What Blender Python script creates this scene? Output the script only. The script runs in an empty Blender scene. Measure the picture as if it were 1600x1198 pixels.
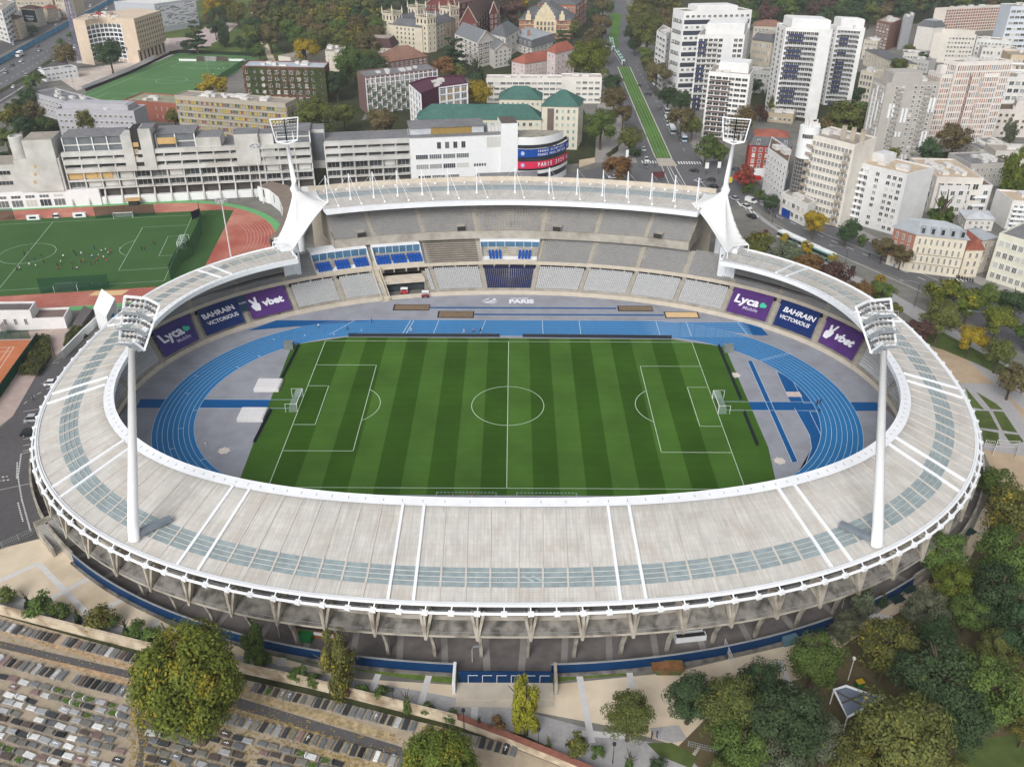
import bpy, math, random
import numpy as np
from mathutils import Vector, Matrix
rnd = random.Random(7)
S = bpy.context.scene
COL = S.collection
# ---------------------------------------------------------------- camera, sky, sun, exposure
FP, CX, CY, CZ, PITCH, YAW, ROLL = 1371.05, 1.242, -187.647, 119.147, 0.54085, -0.001016, 0.003722
_cp, _sp = math.cos(PITCH), math.sin(PITCH)
FWD = Vector((math.sin(YAW) * _cp, math.cos(YAW) * _cp, -_sp))
_r = Vector((math.cos(YAW), -math.sin(YAW), 0)); _u = _r.cross(FWD)
RGT = _r * math.cos(ROLL) + _u * math.sin(ROLL)
UPV = -_r * math.sin(ROLL) + _u * math.cos(ROLL)
CAM = Vector((CX, CY, CZ))
cd = bpy.data.cameras.new('camera'); cam = bpy.data.objects.new('camera', cd); COL.objects.link(cam)
cd.sensor_width = 36; cd.lens = FP / 1600 * 36; cd.clip_start = 1; cd.clip_end = 6000
cam.matrix_world = Matrix(((RGT.x, UPV.x, -FWD.x, CX), (RGT.y, UPV.y, -FWD.y, CY), (RGT.z, UPV.z, -FWD.z, CZ), (0, 0, 0, 1)))
S.camera = cam
W = bpy.data.worlds.new('World'); S.world = W; W.use_nodes = True
nt = W.node_tree; bg = nt.nodes['Background']
sky = nt.nodes.new('ShaderNodeTexSky'); sky.sky_type = 'NISHITA'; sky.sun_disc = False
SUN_EL, SUN_AZ = math.radians(38), math.radians(200)
sky.sun_elevation = SUN_EL; sky.sun_rotation = SUN_AZ; sky.air_density = 1.0; sky.dust_density = 3.0; sky.ozone_density = 1.0
hs = nt.nodes.new('ShaderNodeHueSaturation'); hs.inputs['Saturation'].default_value = 0.25
nt.links.new(sky.outputs[0], hs.inputs['Color']); nt.links.new(hs.outputs[0], bg.inputs[0])
bg.inputs[1].default_value = 0.15
sl = bpy.data.lights.new('sun', 'SUN'); sun = bpy.data.objects.new('sun', sl); COL.objects.link(sun)
sl.energy = 1.5; sl.angle = math.radians(28); sl.color = (1, 0.985, 0.97)
_sd = Vector((math.sin(SUN_AZ) * math.cos(SUN_EL), math.cos(SUN_AZ) * math.cos(SUN_EL), math.sin(SUN_EL)))
sun.rotation_euler = _sd.to_track_quat('Z', 'Y').to_euler()
S.view_settings.view_transform = 'Standard'; S.view_settings.look = 'None'
S.view_settings.exposure = 0.2; S.view_settings.gamma = 1
S.cycles.max_bounces = 8; S.cycles.diffuse_bounces = 5
def unp(px, py, z=0.0):
 d = FWD + RGT * ((px - 800) / FP) - UPV * ((py - 599) / FP)
 return CAM + d * ((z - CZ) / d.z)
def dist(p): return (p - CAM).dot(FWD)
def prow(p):
 d = p - CAM; return 599 - FP * d.dot(UPV) / d.dot(FWD)
def zfor(x, y, py):
 lo, hi = 0.0, 110.0
 for _ in range(40):
  m = (lo + hi) / 2
  if prow(Vector((x, y, m))) > py: lo = m
  else: hi = m
 return (lo + hi) / 2
# ---------------------------------------------------------------- materials
_mats = {}
def M(name, col, rough=.8, var=.12, sc=.5, metal=0.0, objcol=False, bump=0.0, var2=.0, sc2=.05, spec=.12, stain=None, stsc=.1, streak=None):
 if name in _mats: return _mats[name]
 m = bpy.data.materials.new(name); m.use_nodes = True; _mats[name] = m
 n, l = m.node_tree.nodes, m.node_tree.links
 b = n['Principled BSDF']
 b.inputs['Roughness'].default_value = rough; b.inputs['Metallic'].default_value = metal
 b.inputs['Specular IOR Level'].default_value = spec
 tc = n.new('ShaderNodeTexCoord'); oi = n.new('ShaderNodeObjectInfo')
 if spec < .2 and rough > .65: b.inputs['Specular IOR Level'].default_value = .08
 if objcol: base = oi.outputs['Color']
 else:
  rgb = n.new('ShaderNodeRGB'); rgb.outputs[0].default_value = (*col, 1); base = rgb.outputs[0]
 ad = n.new('ShaderNodeVectorMath'); ad.operation = 'ADD'
 l.new(tc.outputs['Object'], ad.inputs[0]); l.new(oi.outputs['Location'], ad.inputs[1])
 vec = ad.outputs[0]
 def noise(scale, lo, hi, detail=4):
  t = n.new('ShaderNodeTexNoise'); t.inputs['Scale'].default_value = scale; t.inputs['Detail'].default_value = detail
  l.new(vec, t.inputs['Vector'])
  r = n.new('ShaderNodeMapRange'); r.inputs[1].default_value = .3; r.inputs[2].default_value = .7
  r.inputs[3].default_value = lo; r.inputs[4].default_value = hi
  l.new(t.outputs['Fac'], r.inputs[0]); return r.outputs[0]
 def mul(c, f):
  x = n.new('ShaderNodeMix'); x.data_type = 'RGBA'; x.blend_type = 'MULTIPLY'; x.inputs[0].default_value = 1
  l.new(c, x.inputs[6]); l.new(f, x.inputs[7]); return x.outputs[2]
 c = base
 if stain:
  x = n.new('ShaderNodeMix'); x.data_type = 'RGBA'; l.new(noise(stsc, -.6, 1.1, 8), x.inputs[0]); x.clamp_factor = True
  l.new(c, x.inputs[6]); x.inputs[7].default_value = (*stain, 1); c = x.outputs[2]
 if var: c = mul(c, noise(sc, 1 - var, 1 + var))
 if var2: c = mul(c, noise(sc2, 1 - var2, 1 + var2, 6))
 l.new(c, b.inputs['Base Color'])
 if bump:
  bn = n.new('ShaderNodeBump'); bn.inputs['Strength'].default_value = bump; bn.inputs['Distance'].default_value = .1
  t = n.new('ShaderNodeTexNoise'); t.inputs['Scale'].default_value = sc * 4; l.new(vec, t.inputs['Vector'])
  l.new(t.outputs['Fac'], bn.inputs['Height']); l.new(bn.outputs[0], b.inputs['Normal'])
 return m
def sr(r, g, b):  # sRGB 0-255 -> linear
 f = lambda v: (v / 255 / 12.92) if v < 10 else ((v / 255 + .055) / 1.055) ** 2.4
 return (f(r), f(g), f(b))
# ---------------------------------------------------------------- mesh builder and scene tree
class MB:
 def __init__(s): s.v, s.f, s.m = [], [], []
 def face(s, pts, mi=0):
  k = len(s.v); s.v += [tuple(p) for p in pts]; s.f.append(tuple(range(k, k + len(pts)))); s.m.append(mi)
 def box(s, x0, y0, z0, x1, y1, z1, mi=0):
  s.prism([(x0, y0), (x1, y0), (x1, y1), (x0, y1)], z0, z1, mi)
 def prism(s, poly, z0, z1, mi=0, top=None, bottom=True):
  a = sum(poly[i][0] * poly[(i + 1) % len(poly)][1] - poly[(i + 1) % len(poly)][0] * poly[i][1] for i in range(len(poly)))
  if a < 0: poly = poly[::-1]
  n, k = len(poly), len(s.v)
  s.v += [(p[0], p[1], z0) for p in poly] + [(p[0], p[1], z1) for p in poly]
  for i in range(n):
   j = (i + 1) % n; s.f.append((k + i, k + j, k + n + j, k + n + i)); s.m.append(mi)
  s.f.append(tuple(range(k + n, k + 2 * n))); s.m.append(mi if top is None else top)
  if bottom: s.f.append(tuple(range(k + n - 1, k - 1, -1))); s.m.append(mi)
 def obox(s, c, ax, hx, hy, z0, z1, mi=0):  # oriented box about c, ax = unit x direction
  ay = (-ax[1], ax[0])
  s.prism([(c[0] + ax[0] * a * hx + ay[0] * b * hy, c[1] + ax[1] * a * hx + ay[1] * b * hy) for a, b in ((-1, -1), (1, -1), (1, 1), (-1, 1))], z0, z1, mi)
 def tube(s, path, r, seg=6, mi=0, cap=True, closed=False):
  path = [Vector(p) for p in path]; n = len(path); k = len(s.v)
  for i, p in enumerate(path):
   a = path[(i - 1) % n] if closed else path[max(i - 1, 0)]; b = path[(i + 1) % n] if closed else path[min(i + 1, n - 1)]
   t = (b - a).normalized(); u = t.cross(Vector((0, 0, 1)))
   if u.length < .01: u = Vector((1, 0, 0))
   u.normalize(); w = u.cross(t)
   rr = r[i] if isinstance(r, (list, tuple)) else r
   s.v += [tuple(p + u * (rr * math.cos(q)) + w * (rr * math.sin(q))) for q in [2 * math.pi * j / seg for j in range(seg)]]
  for i in range(n if closed else n - 1):
   i2 = (i + 1) % n
   for j in range(seg):
    j2 = (j + 1) % seg
    s.f.append((k + i * seg + j, k + i2 * seg + j, k + i2 * seg + j2, k + i * seg + j2)); s.m.append(mi)
  if cap and not closed:
   s.f.append(tuple(range(k + seg - 1, k - 1, -1))); s.m.append(mi)
   s.f.append(tuple(range(k + (n - 1) * seg, k + n * seg))); s.m.append(mi)
 def bar(s, a, b, w, h=None, mi=0):  # square bar
  a, b = Vector(a), Vector(b); h = h or w; t = (b - a).normalized(); u = t.cross(Vector((0, 0, 1)))
  if u.length < .01: u = Vector((1, 0, 0))
  u.normalize(); v = u.cross(t); k = len(s.v)
  for p in (a, b):
   s.v += [tuple(p + u * (x * w / 2) + v * (y * h / 2)) for x, y in ((-1, -1), (1, -1), (1, 1), (-1, 1))]
  for f in ((0, 1, 5, 4), (1, 2, 6, 5), (2, 3, 7, 6), (3, 0, 4, 7), (3, 2, 1, 0), (4, 5, 6, 7)):
   s.f.append(tuple(k + i for i in f)); s.m.append(mi)
 def loft(s, A, B, mi=0, closed=False):
  k = len(s.v); n = len(A); s.v += [tuple(p) for p in A] + [tuple(p) for p in B]
  for i in range(n if closed else n - 1):
   j = (i + 1) % n; s.f.append((k + i, k + j, k + n + j, k + n + i)); s.m.append(mi)
 def mesh(s, name, mats, off=(0, 0, 0), smooth=False):
  me = bpy.data.meshes.new(name)
  me.from_pydata([(a - off[0], b - off[1], c - off[2]) for a, b, c in s.v] if any(off) else s.v, [], s.f)
  for m in (mats if isinstance(mats, (list, tuple)) else [mats]): me.materials.append(m)
  if any(s.m): me.polygons.foreach_set('material_index', s.m)
  if smooth: me.polygons.foreach_set('use_smooth', [True] * len(me.polygons))
  me.validate(); me.update(); return me
def rootloc(o):
 p = Vector((0, 0, 0))
 while o: p = p + o.location; o = o.parent
 return p
def setp(o, label=None, cat=None, group=None, kind=None):
 if label: o['label'] = label
 if cat: o['category'] = cat
 if group: o['group'] = group
 if kind: o['kind'] = kind
 return o
def ob(name, me, parent=None, loc=(0, 0, 0), color=None):
 o = bpy.data.objects.new(name, me); COL.objects.link(o); o.location = loc
 if parent: o.parent = parent
 if color: o.color = (*color[:3], color[3] if len(color) > 3 else 1)
 return o
def thing(name, label, cat, loc=(0, 0, 0), group=None, rz=0):
 o = ob(name, None, None, loc); o.empty_display_size = 1; o.rotation_euler = (0, 0, rz); return setp(o, label, cat, group)
def part(name, mb, mats, parent, label=None, kind=None, smooth=False, color=None):  # mb in world coordinates, parent chain unrotated
 o = ob(name, mb.mesh(name, mats, rootloc(parent), smooth), parent, color=color); return setp(o, label, kind=kind)
def solo(name, mb, mats, label, cat, loc=(0, 0, 0), group=None, smooth=False, color=None):
 o = ob(name, mb.mesh(name, mats, loc, smooth), None, loc, color); return setp(o, label, cat, group)
def struct(name, mb, mats, kind='structure'):
 return setp(ob(name, mb.mesh(name, mats)), kind=kind)
def dup(root, loc, rz=0, label=None, group=None, color=None, sc=None):
 def cp(o, p):
  c = o.copy(); COL.objects.link(c); c.parent = p
  if color and o.type == 'MESH': c.color = (*color[:3], color[3] if len(color) > 3 else 1)
  for ch in kids.get(o.name, o.children): cp(ch, c)
  return c
 r = cp(root, None); r.location = loc; r.rotation_euler = (0, 0, rz)
 if sc: r.scale = sc if isinstance(sc, (tuple, list)) else (sc, sc, sc)
 if label: r['label'] = label
 if group: r['group'] = group
 return r
kids = {}
def txt(body, size, bold=.02, extrude=.01, align='CENTER'):
 cu = bpy.data.curves.new('lettering', 'FONT'); cu.body = body; cu.size = size; cu.offset = bold * size; cu.extrude = extrude
 cu.align_x = align; cu.align_y = 'CENTER'; cu.resolution_u = 3
 o = bpy.data.objects.new('lettering', cu); COL.objects.link(o)
 dg = bpy.context.evaluated_depsgraph_get(); me = bpy.data.meshes.new_from_object(o.evaluated_get(dg))
 bpy.data.objects.remove(o); return me
def text_on(body, parent, origin, ux, uy, size, mat, bold=.02, name='lettering', squash=1.0, lift=.03):
 me = txt(body, size, bold); ux = Vector(ux).normalized(); uy = (Vector(uy) - ux * Vector(uy).dot(ux)).normalized(); uz = ux.cross(uy)
 off = rootloc(parent); P = Vector(origin) + uz * lift - off
 for v in me.vertices:
  c = v.co.copy(); v.co = P + ux * (c.x * squash) + uy * c.y + uz * c.z
 me.materials.clear(); me.materials.append(mat)
 return ob(name, me, parent)
def ordinal(i):
 w = 'first second third fourth fifth sixth seventh eighth ninth tenth eleventh twelfth thirteenth fourteenth fifteenth sixteenth seventeenth eighteenth nineteenth'.split()
 if i < 19: return w[i]
 t = {2: 'twent', 3: 'thirt', 4: 'fort', 5: 'fift', 6: 'sixt', 7: 'sevent', 8: 'eight', 9: 'ninet'}[(i + 1) // 10]
 return t + 'ieth' if (i + 1) % 10 == 0 else t + 'y-' + w[(i + 1) % 10 - 1]
# ---------------------------------------------------------------- ground sheets
def sheet(name, px, z, mat, world=None):
 b = MB(); P = [unp(x, y, 0) for x, y in px] if px else [Vector((*p, 0)) for p in world]
 pts = [(p.x, p.y) for p in P]
 a = sum(pts[i][0] * pts[(i + 1) % len(pts)][1] - pts[(i + 1) % len(pts)][0] * pts[i][1] for i in range(len(pts)))
 if a < 0: pts = pts[::-1]
 b.face([(x, y, z) for x, y in pts]); return struct(name, b, mat)
ASPH = M('asphalt', sr(104, 104, 106), .9, .08, .8, var2=.12, sc2=.04)
ASPHD = M('dark_asphalt', sr(92, 90, 91), .9, .08, .8, var2=.12, sc2=.05)
PAVE = M('pavement_stone', sr(150, 146, 142), .9, .08, .6, var2=.12, sc2=.05)
URB = M('town_ground', sr(120, 118, 112), .95, .15, .2, var2=.2, sc2=.02)
GRASS = M('park_grass', sr(86, 100, 55), .95, .2, .4, var2=.25, sc2=.04)
SOIL = M('forest_floor', sr(62, 66, 45), .95, .25, .3, var2=.2, sc2=.04)
SAND = M('sand', sr(214, 199, 176), .95, .05, .4, var2=.07, sc2=.05, stain=sr(190, 172, 146), stsc=.07)
KERB = M('kerb_stone', sr(190, 186, 180), .85, .06, .6)
WLINE = M('white_line', sr(225, 226, 222), .8, .05, 1)
b = MB(); b.face([(-1300, -500, -.05), (1300, -500, -.05), (1300, 1500, -.05), (-1300, 1500, -.05)]); struct('ground', b, URB)
sheet('park_lawn', [(255, 82), (240, 40), (330, -10), (640, -60), (600, 60), (470, 95), (400, 95), (275, 80)], -.03, GRASS)
sheet('forest_ground', [(395, 40), (400, -40), (700, -60), (920, -40), (940, 30), (900, 130), (700, 120), (600, 110), (560, 200), (520, 190), (450, 90)], -.026, SOIL)
sheet('distant_park_ground', [(985, 40), (1000, -70), (1700, -70), (1700, 25), (1380, 40), (1200, 30), (1040, 55)], -.026, SOIL)
sheet('courtyard_ground', [(1040, 130), (1180, 120), (1400, 110), (1560, 190), (1560, 240), (1420, 260), (1330, 200), (1180, 180)], -.024, SOIL)
sheet('park_path', [(386, -20), (392, 18), (402, 55), (424, 105), (434, 103), (414, 60), (405, 30), (398, -20)], -.02, SAND)
sheet('motorway', [(-60, 165), (0, 148), (118, 72), (200, 22), (300, -30), (230, -30), (178, 3), (111, 40), (0, 101), (-60, 130)], -.02, ASPH)
sheet('motorway_slip_road', [(-60, 200), (0, 164), (60, 128), (112, 96), (120, 78), (60, 110), (0, 146), (-60, 178)], -.018, ASPHD)
sheet('motorway_median', [(-60, 165), (0, 140), (40, 118), (115, 68), (118, 74), (40, 124), (0, 147), (-60, 172)], -.012, SOIL)
sheet('side_street', [(-60, 120), (0, 86), (108, 29), (180, -8), (160, -12), (90, 22), (0, 66), (-60, 95)], -.018, ASPHD)
sheet('avenue', None, -.02, ASPH, world=[(58, 200), (59, 335), (62, 440), (66, 540), (86, 700), (100, 900), (122, 900), (104, 660), (92, 520), (87, 400), (86, 300), (87, 200)])
sheet('crossroads', [(905, 268), (1000, 246), (1100, 248), (1185, 270), (1300, 275), (1190, 300), (1130, 330), (1060, 300), (905, 300), (700, 300), (700, 282)], -.016, ASPH)
RW1 = [(1075, 262), (1140, 285), (1180, 320), (1240, 362), (1320, 402), (1400, 432), (1470, 468), (1540, 520), (1640, 575), (1640, 500), (1560, 458), (1500, 432), (1420, 405), (1330, 366), (1250, 330), (1190, 290), (1150, 262)]
sheet('boulevard', RW1, -.012, ASPH)
sheet('boulevard_pavement', [(1150, 262), (1190, 290), (1250, 330), (1330, 366), (1420, 405), (1500, 432), (1560, 458), (1640, 500), (1640, 470), (1540, 436), (1420, 396), (1330, 352), (1240, 312), (1180, 268)], .1, PAVE)
sheet('avenue_pavement', None, .1, PAVE, world=[(87.5, 205), (86.8, 300), (87.6, 400), (92.6, 520), (99, 520), (95, 400), (94.5, 300), (97, 212)])
sheet('avenue_pavement', None, .1, PAVE, world=[(57.4, 205), (58.3, 335), (61, 440), (65, 540), (60, 540), (55, 440), (50, 335), (38, 205)])
TG = M('tram_grass', sr(84, 120, 56), .95, .12, .3, var2=.15, sc2=.05)
sheet('tram_lawn', None, .11, TG, world=[(66.9, 213.3), (67.6, 260), (68.7, 340), (70, 417), (77.4, 417), (76, 340), (74.6, 260), (73.7, 213.3)])
sheet('tram_lawn', None, .11, TG, world=[tuple(unp(*q)[:2]) for q in ((950, 62), (965, 75), (966, 60), (971, 22), (952, 21), (956, 40))])
b = MB()
for side in (66.6, 74.1):
 ox = 0 if side < 70 else 0
 pts = [(66.6, 213), (67.3, 260), (68.4, 340), (69.7, 417)] if side < 70 else [(74, 213), (74.9, 260), (76.3, 340), (77.7, 417)]
 for (xa, ya), (xb, yb) in zip(pts, pts[1:]): b.bar((xa, ya, .06), (xb, yb, .06), .5, .3)
struct('tram_kerb', b, KERB)
b = MB()
for f in (.17, .37, .63, .83):
 for (a, y0), (c, y1), (d, e) in [((66.9, 213.3), (70, 417), (6.8, 7.4))]:
  b.bar((a + d * f, y0, .13), (c + e * f, y1, .13), .12, .05)
struct('tram_rail', b, M('rail_steel', sr(150, 156, 140), .5, .05))
sheet('tram_crossing', None, -.008, M('paver_tan', sr(178, 170, 158), .9, .08, .5), world=[(66.6, 201), (66.6, 213), (74.2, 213), (75, 201)])
b = MB()
for f in (.1, .42, .58, .9): b.face([(66 + 9 * f, 160, -.006), (66.25 + 9 * f, 160, -.006), (66.9 + 7.4 * f + .25, 201, -.006), (66.9 + 7.4 * f, 201, -.006)])
for k in range(6): b.face([(59.6 + k * 1.2, 205, -.006), (60.1 + k * 1.2, 205, -.006), (60.1 + k * 1.2, 209, -.006), (59.6 + k * 1.2, 209, -.006)])
for k in range(9): b.face([(76 + k * 1.2, 204, -.006), (76.6 + k * 1.2, 204, -.006), (76.6 + k * 1.2, 208, -.006), (76 + k * 1.2, 208, -.006)])
for y in range(225, 420, 12): b.face([(82, y, -.006), (82.15, y, -.006), (82.15, y + 4, -.006), (82, y + 4, -.006)])
def dash(px, seg=3, gap=3, w=.18, z=-.005):
 P = [unp(x, y) for x, y in px]
 for A, B in zip(P, P[1:]):
  L = (B - A).length; t = (B - A) / L; nn = Vector((-t.y, t.x, 0)) * w / 2; s = 0
  while s < L:
   e = min(s + seg, L); a, c = A + t * s, A + t * e
   b.face([(p.x, p.y, z) for p in (a - nn, c - nn, c + nn, a + nn)]); s = e + gap if gap else L
dash([(1165, 300), (1215, 338), (1300, 376), (1380, 410), (1470, 448), (1560, 498), (1640, 540)], 3, 4, .25)
dash([(1185, 338), (1260, 375), (1330, 407), (1440, 456)], 200, 0, .2)
dash([(1215, 330), (1290, 366), (1380, 402), (1480, 444)], 200, 0, .15)
for k in range(6): dash([(1150 + k * 9, 312 + k * 6), (1158 + k * 9, 322 + k * 6)], 99, 0, .6)
dash([(1470, 452), (1505, 470)], 1, 1, .5)
dash([(1485, 438), (1530, 437)], .5, .7, 2.4)
dash([(0, 118), (50, 92), (115, 58), (190, 20)], 3, 6, .3); dash([(0, 132), (50, 104), (112, 66)], 3, 6, .3); dash([(0, 158), (25, 143), (70, 112)], 100, 0, .4)
dash([(0, 112), (8, 107)], 100, 0, .5)
struct('road_marking', b, WLINE)
TA = math.radians(9.2); tx = Vector((math.cos(TA), math.sin(TA), 0)); ty = Vector((-tx.y, tx.x, 0)); TC = unp(43, 396)
RED = M('red_track', sr(168, 92, 80), .9, .06, .5, var2=.1, sc2=.05, stain=sr(186, 130, 112), stsc=.05)
GRN = M('green_track_border', sr(104, 166, 110), .9, .05, .5)
TURF2 = M('artificial_turf', sr(66, 97, 55), .95, .05, 2, var2=.08, sc2=.06)
TURF3 = M('far_turf', sr(86, 122, 78), .95, .05, 1, var2=.08, sc2=.05)
def tp(u, v, z=0.0): p = TC + tx * u + ty * v; return (p.x, p.y, z)
def stadium_poly(h, r, n=24, x0=-140):
 P = [(x0, -r), (h, -r)] + [(h + r * math.cos(a), r * math.sin(a)) for a in np.linspace(-math.pi / 2, math.pi / 2, n)[1:-1]] + [(h, r), (x0, r)]
 return P
HS = 38
b = MB(); b.face([tp(u, v, .0) for u, v in stadium_poly(HS, 49.5)]); struct('training_track_border', b, GRN)
b = MB(); b.face([tp(u, v, .004) for u, v in stadium_poly(HS, 46.5)]); struct('training_track', b, RED)
b = MB()
for r in [36.5 + 1.22 * k for k in range(9)]:
 A, B2 = stadium_poly(HS, r - .06), stadium_poly(HS, r + .06); b.loft([tp(u, v, .008) for u, v in A], [tp(u, v, .008) for u, v in B2])
struct('training_lane_line', b, M('lane_line_pale', sr(205, 170, 160), .8))
b = MB(); b.face([tp(u, v, .008) for u, v in ((-140, -35.5), (50, -35.5), (62, -28), (66, 34), (60, 35.5), (-140, 35.5))]); struct('training_turf', b, TURF2)
def pitch_lines(name, C, ax, ay, hl, hw, z, w=.14, mat=None):
 b = MB(); C = Vector((C.x, C.y, 0))
 def P(u, v): p = C + ax * u + ay * v; return (p.x, p.y, z)
 def ln(u0, v0, u1, v1):
  d = Vector((u1 - u0, v1 - v0)).normalized() * w / 2
  b.face([P(u0 - d.x + d.y, v0 - d.y - d.x), P(u1 + d.x + d.y, v1 + d.y - d.x), P(u1 + d.x - d.y, v1 + d.y + d.x), P(u0 - d.x - d.y, v0 - d.y + d.x)])
 def arc(u, v, r, a0, a1, n=48):
  A = np.linspace(a0, a1, n); b.loft([P(u + (r - w / 2) * math.cos(a), v + (r - w / 2) * math.sin(a)) for a in A], [P(u + (r + w / 2) * math.cos(a), v + (r + w / 2) * math.sin(a)) for a in A])
 for s in (-1, 1):
  ln(-hl, s * hw, hl, s * hw); ln(s * hl, -hw, s * hl, hw)
  for d, q in ((16.5, 20.16), (5.5, 9.16)):
   ln(s * (hl - d), -q, s * (hl - d), q); ln(s * hl, q, s * (hl - d), q); ln(s * hl, -q, s * (hl - d), -q)
  a = math.acos(5.5 / 9.15); base = math.pi if s > 0 else 0; arc(s * (hl - 11), 0, 9.15, base - a, base + a)
 ln(0, -hw, 0, hw); arc(0, 0, 9.15, 0, 2 * math.pi); return struct(name, b, mat or WLINE)
LINE2 = M('faded_line', sr(170, 190, 170), .9)
pitch_lines('training_pitch_line', TC, tx, ty, 51, 31, .014, .16, LINE2)
fy = Vector((.152, .988, 0)).normalized(); fx = Vector((fy.y, -fy.x, 0)); FC = unp(268, 125.7)
sheet('far_pitch_turf', [(277, 84), (404, 87), (402, 93), (345, 128), (300, 155), (250, 172), (150, 172), (132, 146), (200, 116), (262, 90)], -.01, TURF3)
pitch_lines('far_pitch_line', FC, fy, fx, 54, 28, -.004, .25, LINE2)
sheet('site_yard', [(120, 142), (200, 114), (268, 88), (278, 80), (330, 72), (330, 60), (255, 60), (215, 95), (150, 105), (118, 108), (95, 125)], -.014, M('pale_concrete', sr(196, 184, 174), .9, .1, .3, var2=.12, sc2=.1))
sheet('museum_forecourt', [(262, 75), (300, 82), (345, 62), (372, 38), (345, 34), (325, 40), (300, 58), (265, 60)], -.012, M('forecourt_paving', sr(186, 170, 166), .9, .1, .3))
sheet('college_yard', [(0, 250), (60, 180), (200, 205), (560, 190), (700, 150), (880, 120), (960, 250), (640, 280), (0, 325)], -.03, SOIL)
sheet('corner_yard', [(905, 215), (960, 205), (968, 225), (955, 250), (905, 245)], -.02, SOIL)
sheet('sand_path', [(905, 262), (966, 243), (962, 236), (930, 246), (905, 250)], -.01, SAND)
sheet('car_park', [(-60, 880), (75, 838), (118, 860), (190, 850), (200, 470), (175, 505), (120, 545), (60, 580), (18, 652), (0, 668), (-60, 720)], -.008, ASPHD)
sheet('esplanade_sand', [(-60, 872), (75, 838), (118, 860), (300, 990), (560, 1060), (800, 1075), (1050, 1050), (1330, 985), (1450, 905), (1510, 850), (1560, 740), (1680, 700), (1680, 1000), (1250, 1100), (1060, 1165), (960, 1135), (800, 1105), (480, 1048), (230, 990), (-60, 905)], -.006, SAND)
GRAV = M('gravel_path', sr(164, 162, 162), .95, .1, 1.5, var2=.06, sc2=.1)
sheet('gravel_path', [(-60, 905), (230, 990), (480, 1048), (800, 1105), (940, 1143), (1060, 1168), (1110, 1190), (1160, 1240), (960, 1215), (820, 1148), (480, 1070), (230, 1012), (-60, 927)], -.002, GRAV)
sheet('planting_strip', [(-60, 927), (230, 1012), (480, 1070), (820, 1148), (960, 1215), (940, 1225), (790, 1160), (480, 1084), (230, 1026), (-60, 945)], .002, SOIL)
PALE = M('paving_strip', sr(204, 202, 200), .9, .06, 1)
for q in ([(60, 880), (140, 962)], [(140, 962), (160, 1000)], [(-40, 925), (60, 880)], [(145, 900), (60, 945)], [(195, 935), (160, 952)], [(245, 968), (235, 985)], [(447, 1022), (436, 1040)], [(595, 1044), (580, 1078)], [(671, 1052), (657, 1100)], [(747, 1058), (740, 1125)], [(905, 1053), (925, 1160)], [(983, 1048), (988, 1075)], [(985, 1150), (905, 1145)], [(1215, 1030), (1240, 1080)], [(1350, 960), (1395, 965)]):
 A, B2 = unp(*q[0]), unp(*q[1]); t = (B2 - A).normalized(); nn = Vector((-t.y, t.x, 0)) * .55
 PSZ = globals().get('PSZ', -.003) + .0015; sheet('paving_strip', None, PSZ, PALE, world=[(p.x, p.y) for p in (A - nn, B2 - nn, B2 + nn, A + nn)])
sheet('paved_corner', [(1015, 1137), (1060, 1132), (1075, 1155), (1050, 1160), (1020, 1152)], -.001, GRAV)
sheet('park_soil', [(1060, 1165), (1140, 1085), (1250, 1060), (1330, 1000), (1450, 930), (1510, 880), (1560, 800), (1700, 720), (1750, 1300), (1130, 1240)], -.0, M('brown_earth', sr(104, 94, 70), .95, .15, .4, var2=.2, sc2=.06))
sheet('park_grass_patch', [(1500, 1160), (1560, 1150), (1700, 1130), (1700, 1300), (1450, 1260), (1480, 1200)], .004, GRASS)
sheet('park_grass_patch', [(1010, 1160), (1050, 1160), (1090, 1180), (1080, 1200), (1030, 1180)], .004, GRASS)
sheet('side_promenade', [(1390, 520), (1500, 555), (1600, 620), (1700, 690), (1700, 770), (1560, 760), (1535, 700), (1500, 600), (1440, 540)], -.004, M('dusty_earth', sr(178, 158, 134), .95, .08, .4, var2=.1, sc2=.08))
sheet('plaza_paving', [(1180, 330), (1300, 420), (1400, 480), (1460, 520), (1520, 570), (1600, 640), (1700, 700), (1700, 640), (1560, 560), (1470, 500), (1380, 450), (1290, 410), (1190, 345)], -.002, GRAV)
sheet('plaza_lawn', [(1440, 520), (1475, 520), (1560, 565), (1600, 590), (1590, 600), (1530, 570), (1470, 545), (1430, 530)], .004, GRASS)
sheet('plaza_paving', [(1500, 598), (1560, 600), (1625, 690), (1600, 712), (1534, 702), (1512, 630)], .003, GRAV)
sheet('verge_grass', [(1350, 475), (1395, 490), (1440, 520), (1400, 515), (1345, 490)], .004, GRASS)
for q in ([(1508, 605), (1538, 640), (1518, 636)], [(1525, 612), (1548, 639), (1567, 640), (1556, 630)], [(1520, 641), (1545, 642), (1561, 672), (1531, 668)], [(1551, 642), (1568, 643), (1590, 676), (1566, 672)], [(1533, 671), (1560, 676), (1562, 696), (1537, 692)], [(1568, 677), (1592, 679), (1600, 690), (1580, 694)]):
 sheet('lawn_bed', q, .006, GRASS)
GR3 = M('weeds', sr(92, 112, 52), .95, .25, .8)
sheet('weedy_verge', [(112, 862), (140, 868), (200, 920), (300, 975), (370, 996), (370, 1004), (290, 990), (190, 935), (120, 885)], .01, GR3)
sheet('weedy_verge', [(405, 1012), (500, 1030), (560, 1040), (640, 1050), (745, 1058), (745, 1072), (640, 1060), (500, 1038), (405, 1020)], .01, GR3)
sheet('weedy_verge', [(835, 1056), (905, 1054), (990, 1048), (990, 1054), (905, 1060), (840, 1070)], .01, GR3)
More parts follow.
